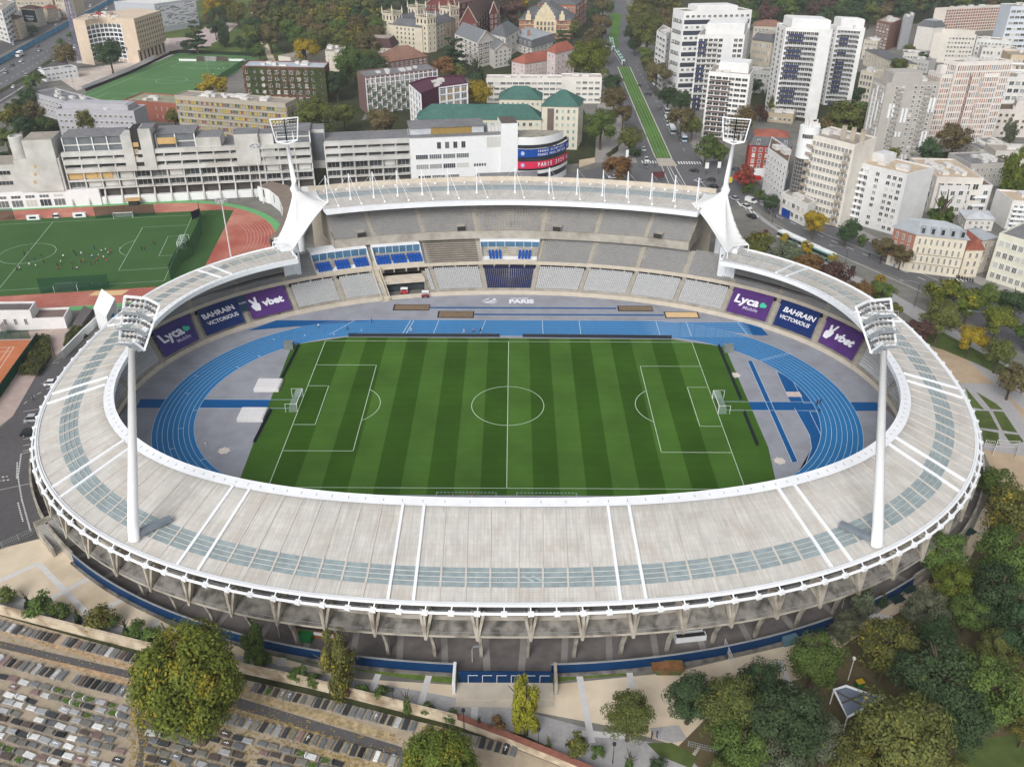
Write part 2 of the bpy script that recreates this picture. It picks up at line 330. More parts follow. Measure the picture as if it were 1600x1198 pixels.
sheet('service_path', [(-60, 540), (0, 522), (105, 512), (112, 520), (95, 550), (60, 580), (20, 650), (0, 665), (-60, 690)], -.003, M('rosy_paving', sr(176, 158, 150), .9, .08, .5))
CLAY = M('clay_court', sr(186, 116, 82), .95, .06, .4, var2=.06, sc2=.1)
sheet('tennis_court', [(-80, 534), (48, 531), (-10, 640), (-80, 640)], .004, CLAY)
b = MB()
for q in ([(22, 542), (-30, 620)], [(22, 542), (-60, 546)], [(18, 549), (-60, 552)], [(-60, 583), (0, 583)], [(15, 542), (-40, 620)]):
 A, B2 = unp(*q[0]), unp(*q[1]); t = (B2 - A).normalized(); nn = Vector((-t.y, t.x, 0)) * .06
 b.face([(p.x, p.y, .009) for p in (A - nn, B2 - nn, B2 + nn, A + nn)])
struct('court_line', b, WLINE)
b = MB()
def mark(q, w=.12, seg=99, gap=0):
 global b
 P = [unp(*p) for p in q]
 for A, B2 in zip(P, P[1:]):
  L = (B2 - A).length; t = (B2 - A) / L; nn = Vector((-t.y, t.x, 0)) * w / 2; s = 0
  while s < L:
   e = min(s + seg, L); a, c = A + t * s, A + t * e
   b.face([(p.x, p.y, -.002) for p in (a - nn, c - nn, c + nn, a + nn)]); s = e + gap if gap else L
for y in (643, 661, 686, 696, 704): mark([(36, y), (66, y - 5)])
mark([(33, 709), (62, 701)]); mark([(33, 709), (28, 745), (34, 780), (48, 830)], .3, .35, .35); mark([(27, 722), (26, 748)], .3, .35, .35); mark([(28, 785), (36, 815)], .3, .35, .35)
mark([(-10, 752), (16, 749)], .3, .5, .4); mark([(3, 745), (12, 744)], .3, .5, .4)
mark([(0, 765), (62, 752)], .1); mark([(108, 590), (54, 618), (30, 636)], .15, 1.2, 1.6); mark([(64, 599), (78, 600)]); mark([(82, 567), (92, 566)])
struct('parking_marking', b, WLINE)
sheet('cemetery_ground', [(-60, 935), (205, 1006), (560, 1092), (715, 1135), (960, 1230), (900, 1330), (-200, 1330), (-120, 1000)], .0, M('cemetery_earth', sr(166, 152, 132), .95, .15, .6, var2=.15, sc2=.1))
sheet('cemetery_path', [(-60, 987), (205, 1048), (305, 1069), (620, 1164), (800, 1234), (780, 1250), (600, 1176), (300, 1085), (205, 1060), (-60, 998)], .004, ASPHD)
sheet('cemetery_cross_path', [(205, 1062), (270, 1078), (255, 1180), (240, 1220), (205, 1220), (218, 1170)], .006, ASPHD)
LEAF = M('fallen_leaves', sr(168, 150, 118), .95, .3, 1.2, var2=.2, sc2=.3)
sheet('leaf_litter', [(260, 1070), (330, 1090), (600, 1173), (760, 1240), (600, 1240), (430, 1140), (250, 1100)], .003, LEAF)
sheet('leaf_litter', [(320, 1055), (400, 1075), (620, 1148), (620, 1160), (400, 1095), (300, 1066)], .003, LEAF)
sheet('leaf_litter', [(0, 980), (205, 1038), (300, 1056), (300, 1064), (205, 1046), (0, 988)], .003, M('pale_leaves', sr(178, 150, 120), .95, .3, 1.2))
sheet('leaf_litter', [(0, 1002), (205, 1063), (205, 1072), (0, 1012)], .003, M('pale_leaves', (0, 0, 0)))
sheet('leaf_litter', [(225, 1180), (262, 1130), (268, 1130), (240, 1190), (235, 1220), (222, 1220)], .012, LEAF)
# ---------------------------------------------------------------- stadium
def se(a, b, n, t):
 c, s_ = math.cos(t), math.sin(t)
 return Vector((a * math.copysign(abs(c) ** (2 / n), c), b * math.copysign(abs(s_) ** (2 / n), s_), 0))
Fc = lambda t: se(97, 65.7, 2.1, t)
Oc = lambda t: se(104.1, 84.0, 2.4, t)
Ic = lambda t: se(89.5, 60.2, 2.6, t)
Bc = lambda t: se(112.5, 85.4, 2.1, t)
class Ring:  # arclength parametrisation, s = 0 at the far centre, growing towards +x (clockwise seen from above)
 def __init__(s, fn):
  T = np.linspace(math.pi / 2, math.pi / 2 - 2 * math.pi, 4001); P = np.array([fn(t)[:2] for t in T])
  L = np.concatenate([[0], np.cumsum(np.hypot(*np.diff(P, axis=0).T))]); s.T, s.L, s.len = T, L, L[-1]
 def t(s, x): return float(np.interp(x % s.len, s.L, s.T))
RF, RO = Ring(Fc), Ring(Oc)
def dirv(t): return (Oc(t) - Fc(t)).normalized()
def dep(t): return (Oc(t) - Fc(t)).length
def low_d(t): return min(8.2, .74 * dep(t))
def sp(t, d, z): p = Fc(t) + dirv(t) * d; return Vector((p.x, p.y, z))
def t_for_x(fn, x):  # far side
 lo, hi = 0.0, math.pi
 for _ in range(50):
  m = (lo + hi) / 2
  if fn(m).x > x: lo = m
  else: hi = m
 return lo
TL, TR = t_for_x(Ic, -61.5), t_for_x(Ic, 61.5)       # ends of the tall main stand (TL > TR)
CONC = M('stand_concrete', sr(168, 162, 152), .9, .1, .5, var2=.1, sc2=.08, stain=sr(146, 140, 130), stsc=.3)
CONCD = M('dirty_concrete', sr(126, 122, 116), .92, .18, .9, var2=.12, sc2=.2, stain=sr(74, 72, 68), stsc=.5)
CONCP = M('pale_concrete_fin', sr(178, 172, 160), .9, .1, .8, stain=sr(120, 112, 100), stsc=.4)
WHITE = M('white_steel', sr(232, 234, 236), .5, .03, .5, var2=.03)
WHITEP = M('white_panel', sr(226, 228, 230), .6, .04, .4, var2=.04, sc2=.1)
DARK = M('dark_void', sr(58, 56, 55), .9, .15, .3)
GLASS = M('dark_glass', sr(52, 60, 66), .12, .25, .3, spec=.6)
BLUEW = M('navy_blue_panel', sr(14, 52, 92), .45, .08, .3, var2=.06, sc2=.1)
stad = thing('stadium', 'oval concrete athletics stadium with pale ring roof around a blue track and green pitch', 'stadium')
APRON = M('apron_grey', sr(150, 152, 160), .85, .04, .5, var2=.07, sc2=.06, stain=sr(140, 141, 148), stsc=.2)
b = MB(); b.face([tuple(Fc(t)[:2]) + (.006,) for t in np.linspace(0, 2 * math.pi, 160, endpoint=False)]); struct('apron', b, APRON)
TRK = M('blue_track', sr(42, 115, 170), .75, .05, .5, var2=.08, sc2=.05)
TRKD = M('deep_blue_track', sr(22, 84, 140), .75, .05, .5, var2=.08, sc2=.05)
LANE = M('lane_line', sr(186, 206, 222), .8, 0)
b = MB()
def oval(r, hx=40, n=40): return [(hx + r * math.cos(a), r * math.sin(a)) for a in np.linspace(-math.pi / 2, math.pi / 2, n)] + [(-hx + r * math.cos(a), r * math.sin(a)) for a in np.linspace(math.pi / 2, 3 * math.pi / 2, n)]
b.loft([(x, y, .012) for x, y in oval(37.6)], [(x, y, .012) for x, y in oval(47.4)], closed=True)
b.face([(-68, 46.6, .013), (-60, 42, .013), (0, 46, .013), (60, 42, .013), (74, 38, .013), (73.5, 46.6, .013)][::-1])
struct('running_track', b, TRK)
b = MB(); b.face([(-69.5, 46.8, .017), (-76.5, 40, .017), (-60, 43.5, .017), (-40, 46.9, .017)]); b.face([(71, 38.5, .018), (75.5, 38.5, .018), (74, 46.6, .018), (69.5, 46.6, .018)]); struct('track_extension', b, TRKD)
b = MB()
for k in range(9):
 r = 37.7 + 9.7 / 8 * k; w = .05
 b.loft([(x, y, .02) for x, y in oval(r - w)], [(x, y, .02) for x, y in oval(r + w)], closed=True)
for k in range(9): b.bar((40, 37.7 + 9.7 / 8 * k, .02), (71, 37.7 + 9.2 / 8 * k, .02), .12, .01)
for x, d in ((-46, 6), (-21, 1), (-7, 1.5), (10, 0), (21, 0), (44, 0), (53, 0)):
 b.bar((x - d, 37.8, .024), (x, 47.2, .024), .16, .01)
b.bar((-30, 37.8, .024), (-28.4, 47.2, .024), .2, .01); b.bar((-31, 37.8, .024), (-29.4, 47.2, .024), .2, .01)
for a in np.linspace(1.65, 4.4, 15):
 k = rnd.randrange(7); r = 37.7 + 1.2125 * k
 b.bar((-40 + r * math.cos(a), r * math.sin(a), .024), (-40 + (r + 1.2) * math.cos(a), (r + 1.2) * math.sin(a), .024), .18, .01)
for k in range(9):
 a = .66 - .006 * k; r = 37.7 + 1.2125 * k
 for q in (0, .015): b.bar((40 + r * math.cos(a + q), r * math.sin(a + q), .024), (40 + (r + 1) * math.cos(a + q), (r + 1) * math.sin(a + q), .024), .12, .01)
b.bar((69.6, 38.5, .026), (68.4, 46.6, .026), .2, .01)
struct('track_line', b, LANE)
b = MB()
b.face([(-93.5, -1.9, .01), (-54.6, -1.9, .01), (-54.6, 2.2, .01), (-93.8, 2.2, .01)]); b.face([(54.6, -1.9, .01), (93.5, -1.9, .01), (94.2, 2.2, .01), (54.6, 2.2, .01)])
JV = [unp(*q)[:2] for q in ((1168, 564), (1175.5, 564), (1246.5, 721), (1238, 723))]; b.face([(*q, .03) for q in JV])
arc = [(40 + 37.55 * math.cos(a), 37.55 * math.sin(a)) for a in np.linspace(-.74, .42, 16)]
b.face([(p.x, p.y, .026) for p in [unp(*q) for q in ((1213, 580), (1223, 602), (1231, 620), (1241, 637), (1254, 660), (1265, 680), (1268, 700), (1259, 725), (1247, 738))]] + [(x, y, .026) for x, y in arc])
for y0 in (55.8, 51.3): b.bar((-24.5 if y0 > 53 else -10.6, y0, .02), (33 if y0 > 53 else 47, y0, .02), .9, .02)
struct('runway', b, TRKD)
b = MB()
for q in ([JV[0], JV[3]], [JV[1], JV[2]], [JV[2], JV[3]], [(-77.6, -1.9), (-54.6, -1.9)], [(-77.6, 2.2), (-54.6, 2.2)], [(54.6, -1.9), (77.6, -1.9)], [(54.6, 2.2), (77.6, 2.2)]):
 b.bar((*q[0], .036), (*q[1], .036), .12, .01)
for q in ([(1241, 637), (1254, 660)], [(1254, 660), (1265, 680)], [(1265, 680), (1268, 700)], [(1268, 700), (1259, 725)], [(1259, 725), (1247, 738)], [(1213, 580), (1223, 602)], [(1223, 602), (1231, 620)], [(1265, 643), (1280, 643)], [(1265, 643), (1283, 680)], [(1240, 597), (1256, 630)], [(1256, 630), (1272, 630)]):
 A, B2 = unp(*q[0]), unp(*q[1]); q = [A[:2], B2[:2]]
 b.bar((*q[0], .036), (*q[1], .036), .12, .01)
struct('runway_line', b, LANE)
b = MB(); b.face([(*unp(*q)[:2], .034) for q in ((1231, 620), (1254, 620), (1249, 612), (1228, 612))]); struct('water_jump_cover', b, M('pale_pink_cover', sr(200, 184, 176), .9))
for px, py, r in ((350, 704, 1.25), (1218, 720, 1.25), (1149, 586, 1.25)):
 x, y = unp(px, py)[:2]
 b = MB(); b.face([(x + r * math.cos(a), y + r * math.sin(a), .03) for a in np.linspace(0, 2 * math.pi, 20, endpoint=False)])
 for k in range(7): a = k * .9; b.face([(x + (r + .5) * math.cos(a), y + (r + .5) * math.sin(a), .031), (x + r * math.cos(a + .12), y + r * math.sin(a + .12), .031), (x + r * math.cos(a - .12), y + r * math.sin(a - .12), .031)])
 struct('throwing_circle', b, M('throwing_circle', sr(214, 204, 194), .9, .08, 1))
m = M('pitch_turf', (1, 1, 1), .95, .09, 3, var2=.2, sc2=.07)
n, l = m.node_tree.nodes, m.node_tree.links
tc = n.new('ShaderNodeTexCoord'); sx = n.new('ShaderNodeSeparateXYZ'); l.new(tc.outputs['Object'], sx.inputs[0])
def mathn(op, a, b_=None, c=None):
 q = n.new('ShaderNodeMath'); q.operation = op
 for i, v in enumerate((a, b_, c)):
  if v is None: continue
  if isinstance(v, (int, float)): q.inputs[i].default_value = v
  else: l.new(v, q.inputs[i])
 return q.outputs[0]
fr = mathn('FRACT', mathn('MULTIPLY', mathn('ADD', sx.outputs['X'], 1050), 1 / 11.667)); st = mathn('LESS_THAN', fr, .5)
ins = mathn('LESS_THAN', mathn('ABSOLUTE', sx.outputs['X']), 52.5); st = mathn('ADD', mathn('MULTIPLY', st, ins), mathn('MULTIPLY', mathn('SUBTRACT', 1, ins), .55))
fy2 = mathn('FRACT', mathn('MULTIPLY', sx.outputs['Y'], 1 / 3.4)); st = mathn('ADD', mathn('MULTIPLY', st, .9), mathn('MULTIPLY', mathn('LESS_THAN', fy2, .5), .06))
mx = n.new('ShaderNodeMix'); mx.data_type = 'RGBA'; l.new(st, mx.inputs[0]); mx.inputs[6].default_value = (*sr(50, 82, 20), 1); mx.inputs[7].default_value = (*sr(70, 104, 40), 1)
for lk in list(l):
 if lk.from_node.type == 'RGB': l.new(mx.outputs[2], lk.to_socket)
b = MB(); b.face([(-59.3, -36.5, .016), (59.3, -36.5, .016), (61.5, -18, .016), (61.4, 31.5, .016), (47, 35.7, .016), (-47, 36.3, .016), (-61.5, 31.5, .016), (-60, -18, .016)])
struct('pitch_turf', b, m)
pitch_lines('pitch_line', Vector((0, 0, 0)), Vector((1, 0, 0)), Vector((0, 1, 0)), 52.5, 34, .022, .15, M('pitch_line', sr(190, 208, 186), .9, 0))
b = MB()
for x0 in (-15.3, 2.2):
 for a, c in (((x0, -35.6), (x0 + 13, -35.6)), ((x0, -35.6), (x0, -37)), ((x0 + 13, -35.6), (x0 + 13, -37))):
  A, C2 = Vector((*a, .024)), Vector((*c, .024)); L = (C2 - A).length; q = 0
  while q < L: b.bar(A + (C2 - A) * q / L, A + (C2 - A) * min(q + .5, L) / L, .12, .01); q += .8
struct('technical_area_line', b, LANE)
PIT = [((-35.6, 53.8), (-24.4, 57.9), 'planked'), ((-21.6, 48.9), (-10.6, 53.4), 'planked'), ((33.4, 53.9), (44.2, 57.6), 'planked'), ((47.2, 49.4), (57.6, 53.6), 'sandy')]
lbs = ['long jump pit under brown planks nearest the players tunnel', 'long jump pit under brown planks beside the blue track left of the painted logo', 'long jump pit under brown planks right of the painted logo', 'open long jump pit filled with pale sand']
for (a, c, k), lb in zip(PIT, lbs):
 b = MB(); b.box(a[0], a[1], .01, c[0], c[1], .06, 0)
 if k == 'planked':
  x = a[0] + .5
  while x < c[0] - .4: b.box(x, a[1] + .4, .05, x + .26, c[1] - .4, .12, 1); x += .34
 else: b.box(a[0] + .4, a[1] + .4, .05, c[0] - .4, c[1] - .4, .1, 2)
 solo('sand_pit', b, [M('black_rubber', sr(44, 42, 42), .9), M('brown_plank', sr(140, 120, 98), .9, .25, 2), M('pit_sand', sr(216, 184, 140), .95, .06, 1)], lb, 'sand pit', group='jump pits on the apron')
AIS = 14.8
def tier_mesh(s0, s1, d0, z0, d1f, slope_rows, rise, ns, zend=3.0):
 """stepped tier from depth d0 to d1f(t); rows of equal count; returns builder"""
 b = MB(); S_ = [s0 + (s1 - s0) * i / ns for i in range(ns + 1)]; T = [RF.t(x) for x in S_]
 for r in range(slope_rows):
  f0, f1 = r / slope_rows, (r + 1) / slope_rows; z = z0 + r * rise; zb = z - rise if r else z0 - .9
  lo, hi, bt = [], [], []
  for t in T:
   D0 = d0(t); D1 = d1f(t); lo.append(sp(t, D0 + (D1 - D0) * f0, z)); hi.append(sp(t, D0 + (D1 - D0) * f1, z)); bt.append(sp(t, D0 + (D1 - D0) * f0, zb))
  b.loft(bt, lo); b.loft(lo, hi)
 zt = z0 + (slope_rows - 1) * rise
 b.loft([sp(t, d1f(t), zt) for t in T], [sp(t, d1f(t) + .02, zend) for t in T]); return b
LR, LRise = 11, .40
low0 = lambda t: .0
SW = RF.len / 2
tunnel = (-38.6, -25.3)   # players' tunnel cut through the lower tier
for a, c in ((-SW, tunnel[0]), (tunnel[1], SW)):
 part('lower_tier', tier_mesh(a, c, low0, 1.3, low_d, LR, LRise, 150), CONC, stad)
mid0 = lambda t: low_d(t) + 1.3
mid1 = lambda t: max(mid0(t) + .3, min(dep(t) - .9, 18.0))
part('middle_tier', tier_mesh(-SW, SW, mid0, 7.0, mid1, 11, .45, 300, 8.9), CONC, stad)
sL, sR = None, None
for x in np.linspace(-90, 90, 1441):
 X = sp(RF.t(x), 18.3, 0).x
 if X > -57.6 and sL is None: sL = x
 if X < 59.0: sR = x
print('main stand s', sL, sR)
up0 = lambda t: 16.2 + (0 if dep(t) > 17 else dep(t) - 17)
up1 = lambda t: up0(t) + 14.4
part('upper_tier', tier_mesh(sL + 1.5, sR - 1.5, up0, 14.4, up1, 18, .5, 60, 12.0), CONC, stad)
def ringwall(s0, s1, d, z0, z1, thick, ns=80):
 b = MB(); T = [RF.t(s0 + (s1 - s0) * i / ns) for i in range(ns + 1)]
 q = [[sp(t, d(t) + a, z) for t in T] for a, z in ((0, z0), (0, z1), (thick, z1), (thick, z0))]
 for i in range(4): b.loft(q[i], q[(i + 1) % 4])
 for e in (0, -1): b.face([q[i][e] for i in range(4)])
 return b
part('upper_parapet', ringwall(sL + 1.5, sR - 1.5, lambda t: up0(t) - .25, 12.5, 15.1, .22, 60), CONC, stad)
for x in (sL + 1.45, sR - 1.45): t = RF.t(x); b = MB(); b.face([sp(t, up0(t) - .2, 12.3), sp(t, up1(t), 12.3), sp(t, up1(t), 24), sp(t, up0(t) + 6, 18), sp(t, up0(t) - .2, 15.2)]); part('upper_tier_side_wall', b, CONC, stad)
part('front_wall', ringwall(-SW, SW, lambda t: -.25, 0, 1.35, .22, 240), M('beige_concrete', sr(196, 186, 170), .9, .08, .5), stad)
part('middle_fascia', ringwall(-SW, SW, lambda t: mid0(t) - .22, 6.2, 7.35, .2, 240), M('beige_concrete', (0, 0, 0)), stad)
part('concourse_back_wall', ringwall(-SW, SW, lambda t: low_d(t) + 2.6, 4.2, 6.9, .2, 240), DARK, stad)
for i in range(-17, 18):
 if abs(i) > 17: continue
 for k in (-.25, 0, .25):
  t = RF.t((i + k) * AIS)
  if Fc(t).y < 5: continue
  p = sp(t, mid0(t) + .1, 0); b = MB(); b.obox((p.x, p.y), (1, 0), .22, .22, 5, 6.4)
  if len([c for c in stad.children if c.name.startswith('post')]) < 96: part('post', b, CONCP, stad)
b_st = []
for k in range(-13, 14):
 x = (k + .5) * AIS; t = RF.t(x)
 if Fc(t).y < -5: continue
 b = MB(); d = dirv(t); tg = (d.y, -d.x); D1 = low_d(t)
 if not (tunnel[0] - .7 < x < tunnel[1] + .7):
  for r in range(22):
   p = sp(t, D1 * (r + .5) / 22, 0); z = 1.35 + (r + .5) * LRise / 2; b.obox((p.x, p.y), (d.x, d.y), D1 / 44, .65, 0.5, z)
 m0, m1 = mid0(t), mid1(t)
 if m1 - m0 > 3:
  for r in range(22):
   p = sp(t, m0 + (m1 - m0) * (r + .5) / 22, 0); z = 7.05 + (r + .5) * .225; b.obox((p.x, p.y), (d.x, d.y), (m1 - m0) / 44, .65, 5, z)
 if sL + 2 < x < sR - 2:
  for r in range(36):
   p = sp(t, up0(t) + 14.4 * (r + .5) / 36, 0); z = 14.45 + (r + .5) * .25; b.obox((p.x, p.y), (d.x, d.y), .2, .65, 12.6, z)
 part('aisle_stair', b, M('aisle_concrete', sr(166, 160, 150), .9, .1, .8), stad)
for px in (566, 720, 872, 1026):
 g = unp(px, 362, 15.5); t = min((RF.t(x) for x in np.linspace(-60, 60, 400)), key=lambda q: abs(sp(q, 17.5, 0).x - g.x)); d = dirv(t)
 b = MB(); p = sp(t, up0(t) + 2.2, 0); b.obox((p.x, p.y), (d.x, d.y), 2.0, 1.4, 13, 16.5, 0); q = sp(t, up0(t) + .12, 0); b.obox((q.x, q.y), (d.x, d.y), .1, 1.3, 15.2, 16.6, 1)
 part('vomitory', b, [CONC, DARK], stad)
PALESEAT = M('pale_grey_seat', sr(186, 187, 188), .55, .06, 1)
GREYSEAT = M('grey_seat', sr(150, 150, 150), .6, .06, 1)
NAVYSEAT = M('navy_seat', sr(40, 50, 92), .55, .06, 1)
def seat_at(b, p, d, z, mi=0):
 tg = Vector((d.y, -d.x, 0)); w = .21; k = len(b.v)
 c = [p - tg * w - d * .1, p + tg * w - d * .1, p + tg * w + d * .3, p - tg * w + d * .3]
 b.v += [(q.x, q.y, z + .08) for q in c] + [(q.x, q.y, z + .42) for q in c] + [(c[3].x, c[3].y, z + .84), (c[2].x, c[2].y, z + .84), (c[3].x + d.x * .08, c[3].y + d.y * .08, z + .84), (c[2].x + d.x * .08, c[2].y + d.y * .08, z + .84), (c[3].x + d.x * .08, c[3].y + d.y * .08, z + .1), (c[2].x + d.x * .08, c[2].y + d.y * .08, z + .1)]
 for f in ((0, 1, 5, 4), (4, 5, 6, 7), (1, 2, 6, 5), (3, 0, 4, 7), (7, 6, 9, 8), (8, 9, 11, 10), (10, 11, 13, 12)): b.f.append(tuple(k + i for i in f)); b.m.append(mi)
def seats(rows, d0, d1, z0, rise, s0, s1, skip, mi, b, bench=None):
 for r in range(rows):
  x = s0
  while x < s1:
   off = abs(((x / AIS + .5) % 1) - 0); off = min(off, 1 - off) * AIS
   t = RF.t(x)
   if off > .85 and not skip(x, r) and d1(t) - d0(t) > 2.5:
    D = d0(t) + (d1(t) - d0(t)) * (r + .55) / rows; seat_at(b, sp(t, D, 0), dirv(t), z0 + r * rise, mi(x, r))
   x += .55
bs = MB(); ban = [k for k in (-7, -6, -5, 5, 6, 7)]
def skl(x, r):
 k = round(x / AIS)
 return k in ban or tunnel[0] - .8 < x < tunnel[1] + .8 or r == 0
seats(LR, low0, low_d, 1.3, LRise, -12.4 * AIS, 12.4 * AIS, skl, lambda x, r: 1 if abs(x) < 7.3 else 0, bs)
VIP1, VIP2 = (-57.0, -24.0), (-6.8, 7.0)
BEN = (-22.4, -7.8)
def skm(x, r): return VIP1[0] < x < VIP1[1] or VIP2[0] < x < VIP2[1] or BEN[0] - .6 < x < BEN[1] + .6
bm = MB(); seats(11, mid0, mid1, 7.0, .45, -9.3 * AIS, 9.3 * AIS, skm, lambda x, r: 0, bm)
def sku(x, r):
 t = RF.t(x)
 return r == 0
seats(18, up0, up1, 14.4, .5, sL + 2.2, sR - 2.2, sku, lambda x, r: 0, bm)
part('pale_seats', bs, [PALESEAT, NAVYSEAT], stad, kind='stuff'); part('grey_seats', bm, [GREYSEAT], stad, kind='stuff')
b = MB()
for r in range(11):
 T = [RF.t(BEN[0] + (BEN[1] - BEN[0]) * i / 8) for i in range(9)]; D = lambda t, e: mid0(t) + (mid1(t) - mid0(t)) * (r + e) / 11
 q = [[sp(t, D(t, e), 7.02 + r * .45 + h) for t in T] for e, h in ((.35, 0), (.35, .4), (.8, .4), (.8, 0))]
 for i in range(3): b.loft(q[i], q[i + 1])
part('bench_rows', b, M('brown_bench', sr(112, 106, 98), .9, .1, 1), stad, kind='stuff')
BLUESEAT = M('blue_seat', sr(28, 84, 164), .5, .05, 1)
smesh = {}
def glazed(s0, s1, nblk, per):
 b = MB(); T = [RF.t(s0 + (s1 - s0) * i / 14) for i in range(15)]
 gl = lambda t: min(mid0(t) + 5.2, 15.5)
 for e, z0, z1, mi in ((0, 7, 9.3, 2), (.02, 9.3, 11.9, 1), (0, 11.9, 12.4, 0)):
  b.loft([sp(t, gl(t) + e, z0) for t in T], [sp(t, gl(t) + e, z1) for t in T], mi)
 b.loft([sp(t, gl(t), 12.4) for t in T], [sp(t, gl(t) + 5, 12.4) for t in T], 0)
 b.loft([sp(t, mid0(t), 7.6) for t in T], [sp(t, gl(t), 8.6) for t in T], 0)
 for i in (0, -1): b.face([sp(T[i], mid0(T[i]), 6.5), sp(T[i], gl(T[i]) + 2, 6.5), sp(T[i], gl(T[i]) + 2, 12.4), sp(T[i], gl(T[i]), 12.4), sp(T[i], mid0(T[i]), 8)])
 for i in range(0, 15, 2): p = sp(T[i], gl(T[i]) - .06, 0); b.obox((p.x, p.y), (1, 0), .06, .06, 7, 12.4, 0)
 part('hospitality_box', b, [WHITEP, M('blue_tinted_glass', sr(74, 112, 140), .1, .2, .3, spec=.6), M('grey_cladding', sr(150, 162, 170), .6, .1, 1)], stad)
 part('box_parapet', ringwall(s0, s1, lambda t: mid0(t) - .3, 6.4, 7.9, .2, 20), M('beige_concrete', (0, 0, 0)), stad)
 for j in range(nblk):
  c = s0 + (s1 - s0) * (j + .5) / nblk
  for r in range(3):
   for i in range(per):
    x = c + (i - (per - 1) / 2) * .86; t = RF.t(x); d = dirv(t); p = sp(t, mid0(t) + .6 + r * 1.15, 8.0 + r * .42)
    if 'seat' not in smesh:
     q = MB(); q.box(-.36, -.3, 0, .36, .3, .45); q.box(-.36, .2, .45, .36, .36, 1.05); smesh['seat'] = q.mesh('seat', BLUESEAT)
    o = ob('seat', smesh['seat'], stad, p); o.rotation_euler = (0, 0, math.atan2(-d.x, d.y))
glazed(VIP1[0], -40.0, 3, 5); glazed(-38.4, VIP1[1], 3, 5); glazed(VIP2[0], VIP2[1], 2, 4)
x0 = -39.2; t = RF.t(x0); d = dirv(t); b = MB()
for r in range(26):
 p = sp(t, -1 + r * .5, 0); b.obox((p.x, p.y), (d.x, d.y), .26, 1.0, 0, .4 + r * .31)
for e in (-1.25, 1.25):
 tg = Vector((d.y, -d.x, 0)) * e; A = [sp(t, q, z) + tg for q, z in ((-1.2, 0), (-1.2, 1.3), (12, 9.4), (12, 8))]; b.face(A); A2 = [p + Vector((d.y, -d.x, 0)) * .2 for p in A]; b.face(A2[::-1]); b.loft(A, A2, closed=True)
part('entrance_stair', b, M('beige_concrete', (0, 0, 0)), stad)
T = [RF.t(tunnel[0] + .6 + (tunnel[1] - tunnel[0] - .6) * i / 6) for i in range(7)]; b = MB()
b.loft([sp(t, 5.8, .05) for t in T], [sp(t, 5.8, 3.4) for t in T], 1); b.loft([sp(t, 4.6, 3.1) for t in T], [sp(t, 4.6, 4.4) for t in T], 0); b.loft([sp(t, 4.6, 4.4) for t in T], [sp(t, 8.5, 4.4) for t in T], 0); b.loft([sp(t, 4.6, 3.1) for t in T], [sp(t, 6, 3.1) for t in T], 0)
for e in (0, -1): b.face([sp(T[e], 0, 0), sp(T[e], 8.2, 0), sp(T[e], 8.2, 5.5), sp(T[e], 4.6, 4.4), sp(T[e], 0, 1.4)], 2)
part('tunnel_portal', b, [M('beige_concrete', (0, 0, 0)), GLASS, CONC], stad)
# ---- low ring roof
m = M('roof_tile', sr(205, 202, 196), .7, .06, .25, var2=.05, sc2=.05, stain=sr(194, 188, 180), stsc=.2)
n, l = m.node_tree.nodes, m.node_tree.links
uvn = n.new('ShaderNodeUVMap'); bk = n.new('ShaderNodeTexBrick'); l.new(uvn.outputs[0], bk.inputs['Vector']); bk.offset = 0
bk.inputs['Scale'].default_value = 1; bk.inputs['Brick Width'].default_value = .6; bk.inputs['Row Height'].default_value = 1.25; bk.inputs['Mortar Size'].default_value = .05; bk.inputs['Mortar Smooth'].default_value = .6
bk.inputs['Color1'].default_value = (1, 1, 1, 1); bk.inputs['Color2'].default_value = (.93, .925, .92, 1); bk.inputs['Mortar'].default_value = (.84, .82, .80, 1)
uvx = n.new('ShaderNodeMapping'); uvx.inputs['Scale'].default_value = (1.1, .1, 1); l.new(uvn.outputs[0], uvx.inputs[0]); nz = n.new('ShaderNodeTexNoise'); nz.inputs['Scale'].default_value = 1.4; nz.inputs['Detail'].default_value = 6; l.new(uvx.outputs[0], nz.inputs['Vector'])
sy = n.new('ShaderNodeSeparateXYZ'); l.new(uvn.outputs[0], sy.inputs[0])
mr = n.new('ShaderNodeMapRange'); l.new(nz.outputs['Fac'], mr.inputs[0]); mr.inputs[1].default_value = .35; mr.inputs[2].default_value = .72; mr.inputs[3].default_value = 1.04; mr.inputs[4].default_value = .83
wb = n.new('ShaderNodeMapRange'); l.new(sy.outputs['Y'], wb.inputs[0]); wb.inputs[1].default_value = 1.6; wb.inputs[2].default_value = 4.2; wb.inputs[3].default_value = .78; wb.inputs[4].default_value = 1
bsdf = n['Principled BSDF']; src = bsdf.inputs['Base Color'].links[0].from_socket
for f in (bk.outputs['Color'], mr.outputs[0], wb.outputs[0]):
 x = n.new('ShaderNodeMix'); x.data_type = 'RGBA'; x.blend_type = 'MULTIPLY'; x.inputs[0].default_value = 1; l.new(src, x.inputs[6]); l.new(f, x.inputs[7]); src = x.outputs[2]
l.new(src, bsdf.inputs['Base Color']); ROOF = m
SKY = M('skylight_glass', sr(158, 172, 174), .25, .14, .7, spec=.5, var2=.1, sc2=.2)
n, l = SKY.node_tree.nodes, SKY.node_tree.links; tr = n.new('ShaderNodeBsdfTransparent'); tr.inputs[0].default_value = (.9, .95, .95, 1); ms = n.new('ShaderNodeMixShader'); ms.inputs[0].default_value = .78; l.new(tr.outputs[0], ms.inputs[1]); l.new(n['Principled BSDF'].outputs[0], ms.inputs[2]); l.new(ms.outputs[0], n['Material Output'].inputs[0])
NB = 300
tl2 = [TR + (TL - 2 * math.pi - TR) * i / NB for i in range(NB + 1)]  # from the right end clockwise round the near side to the left end
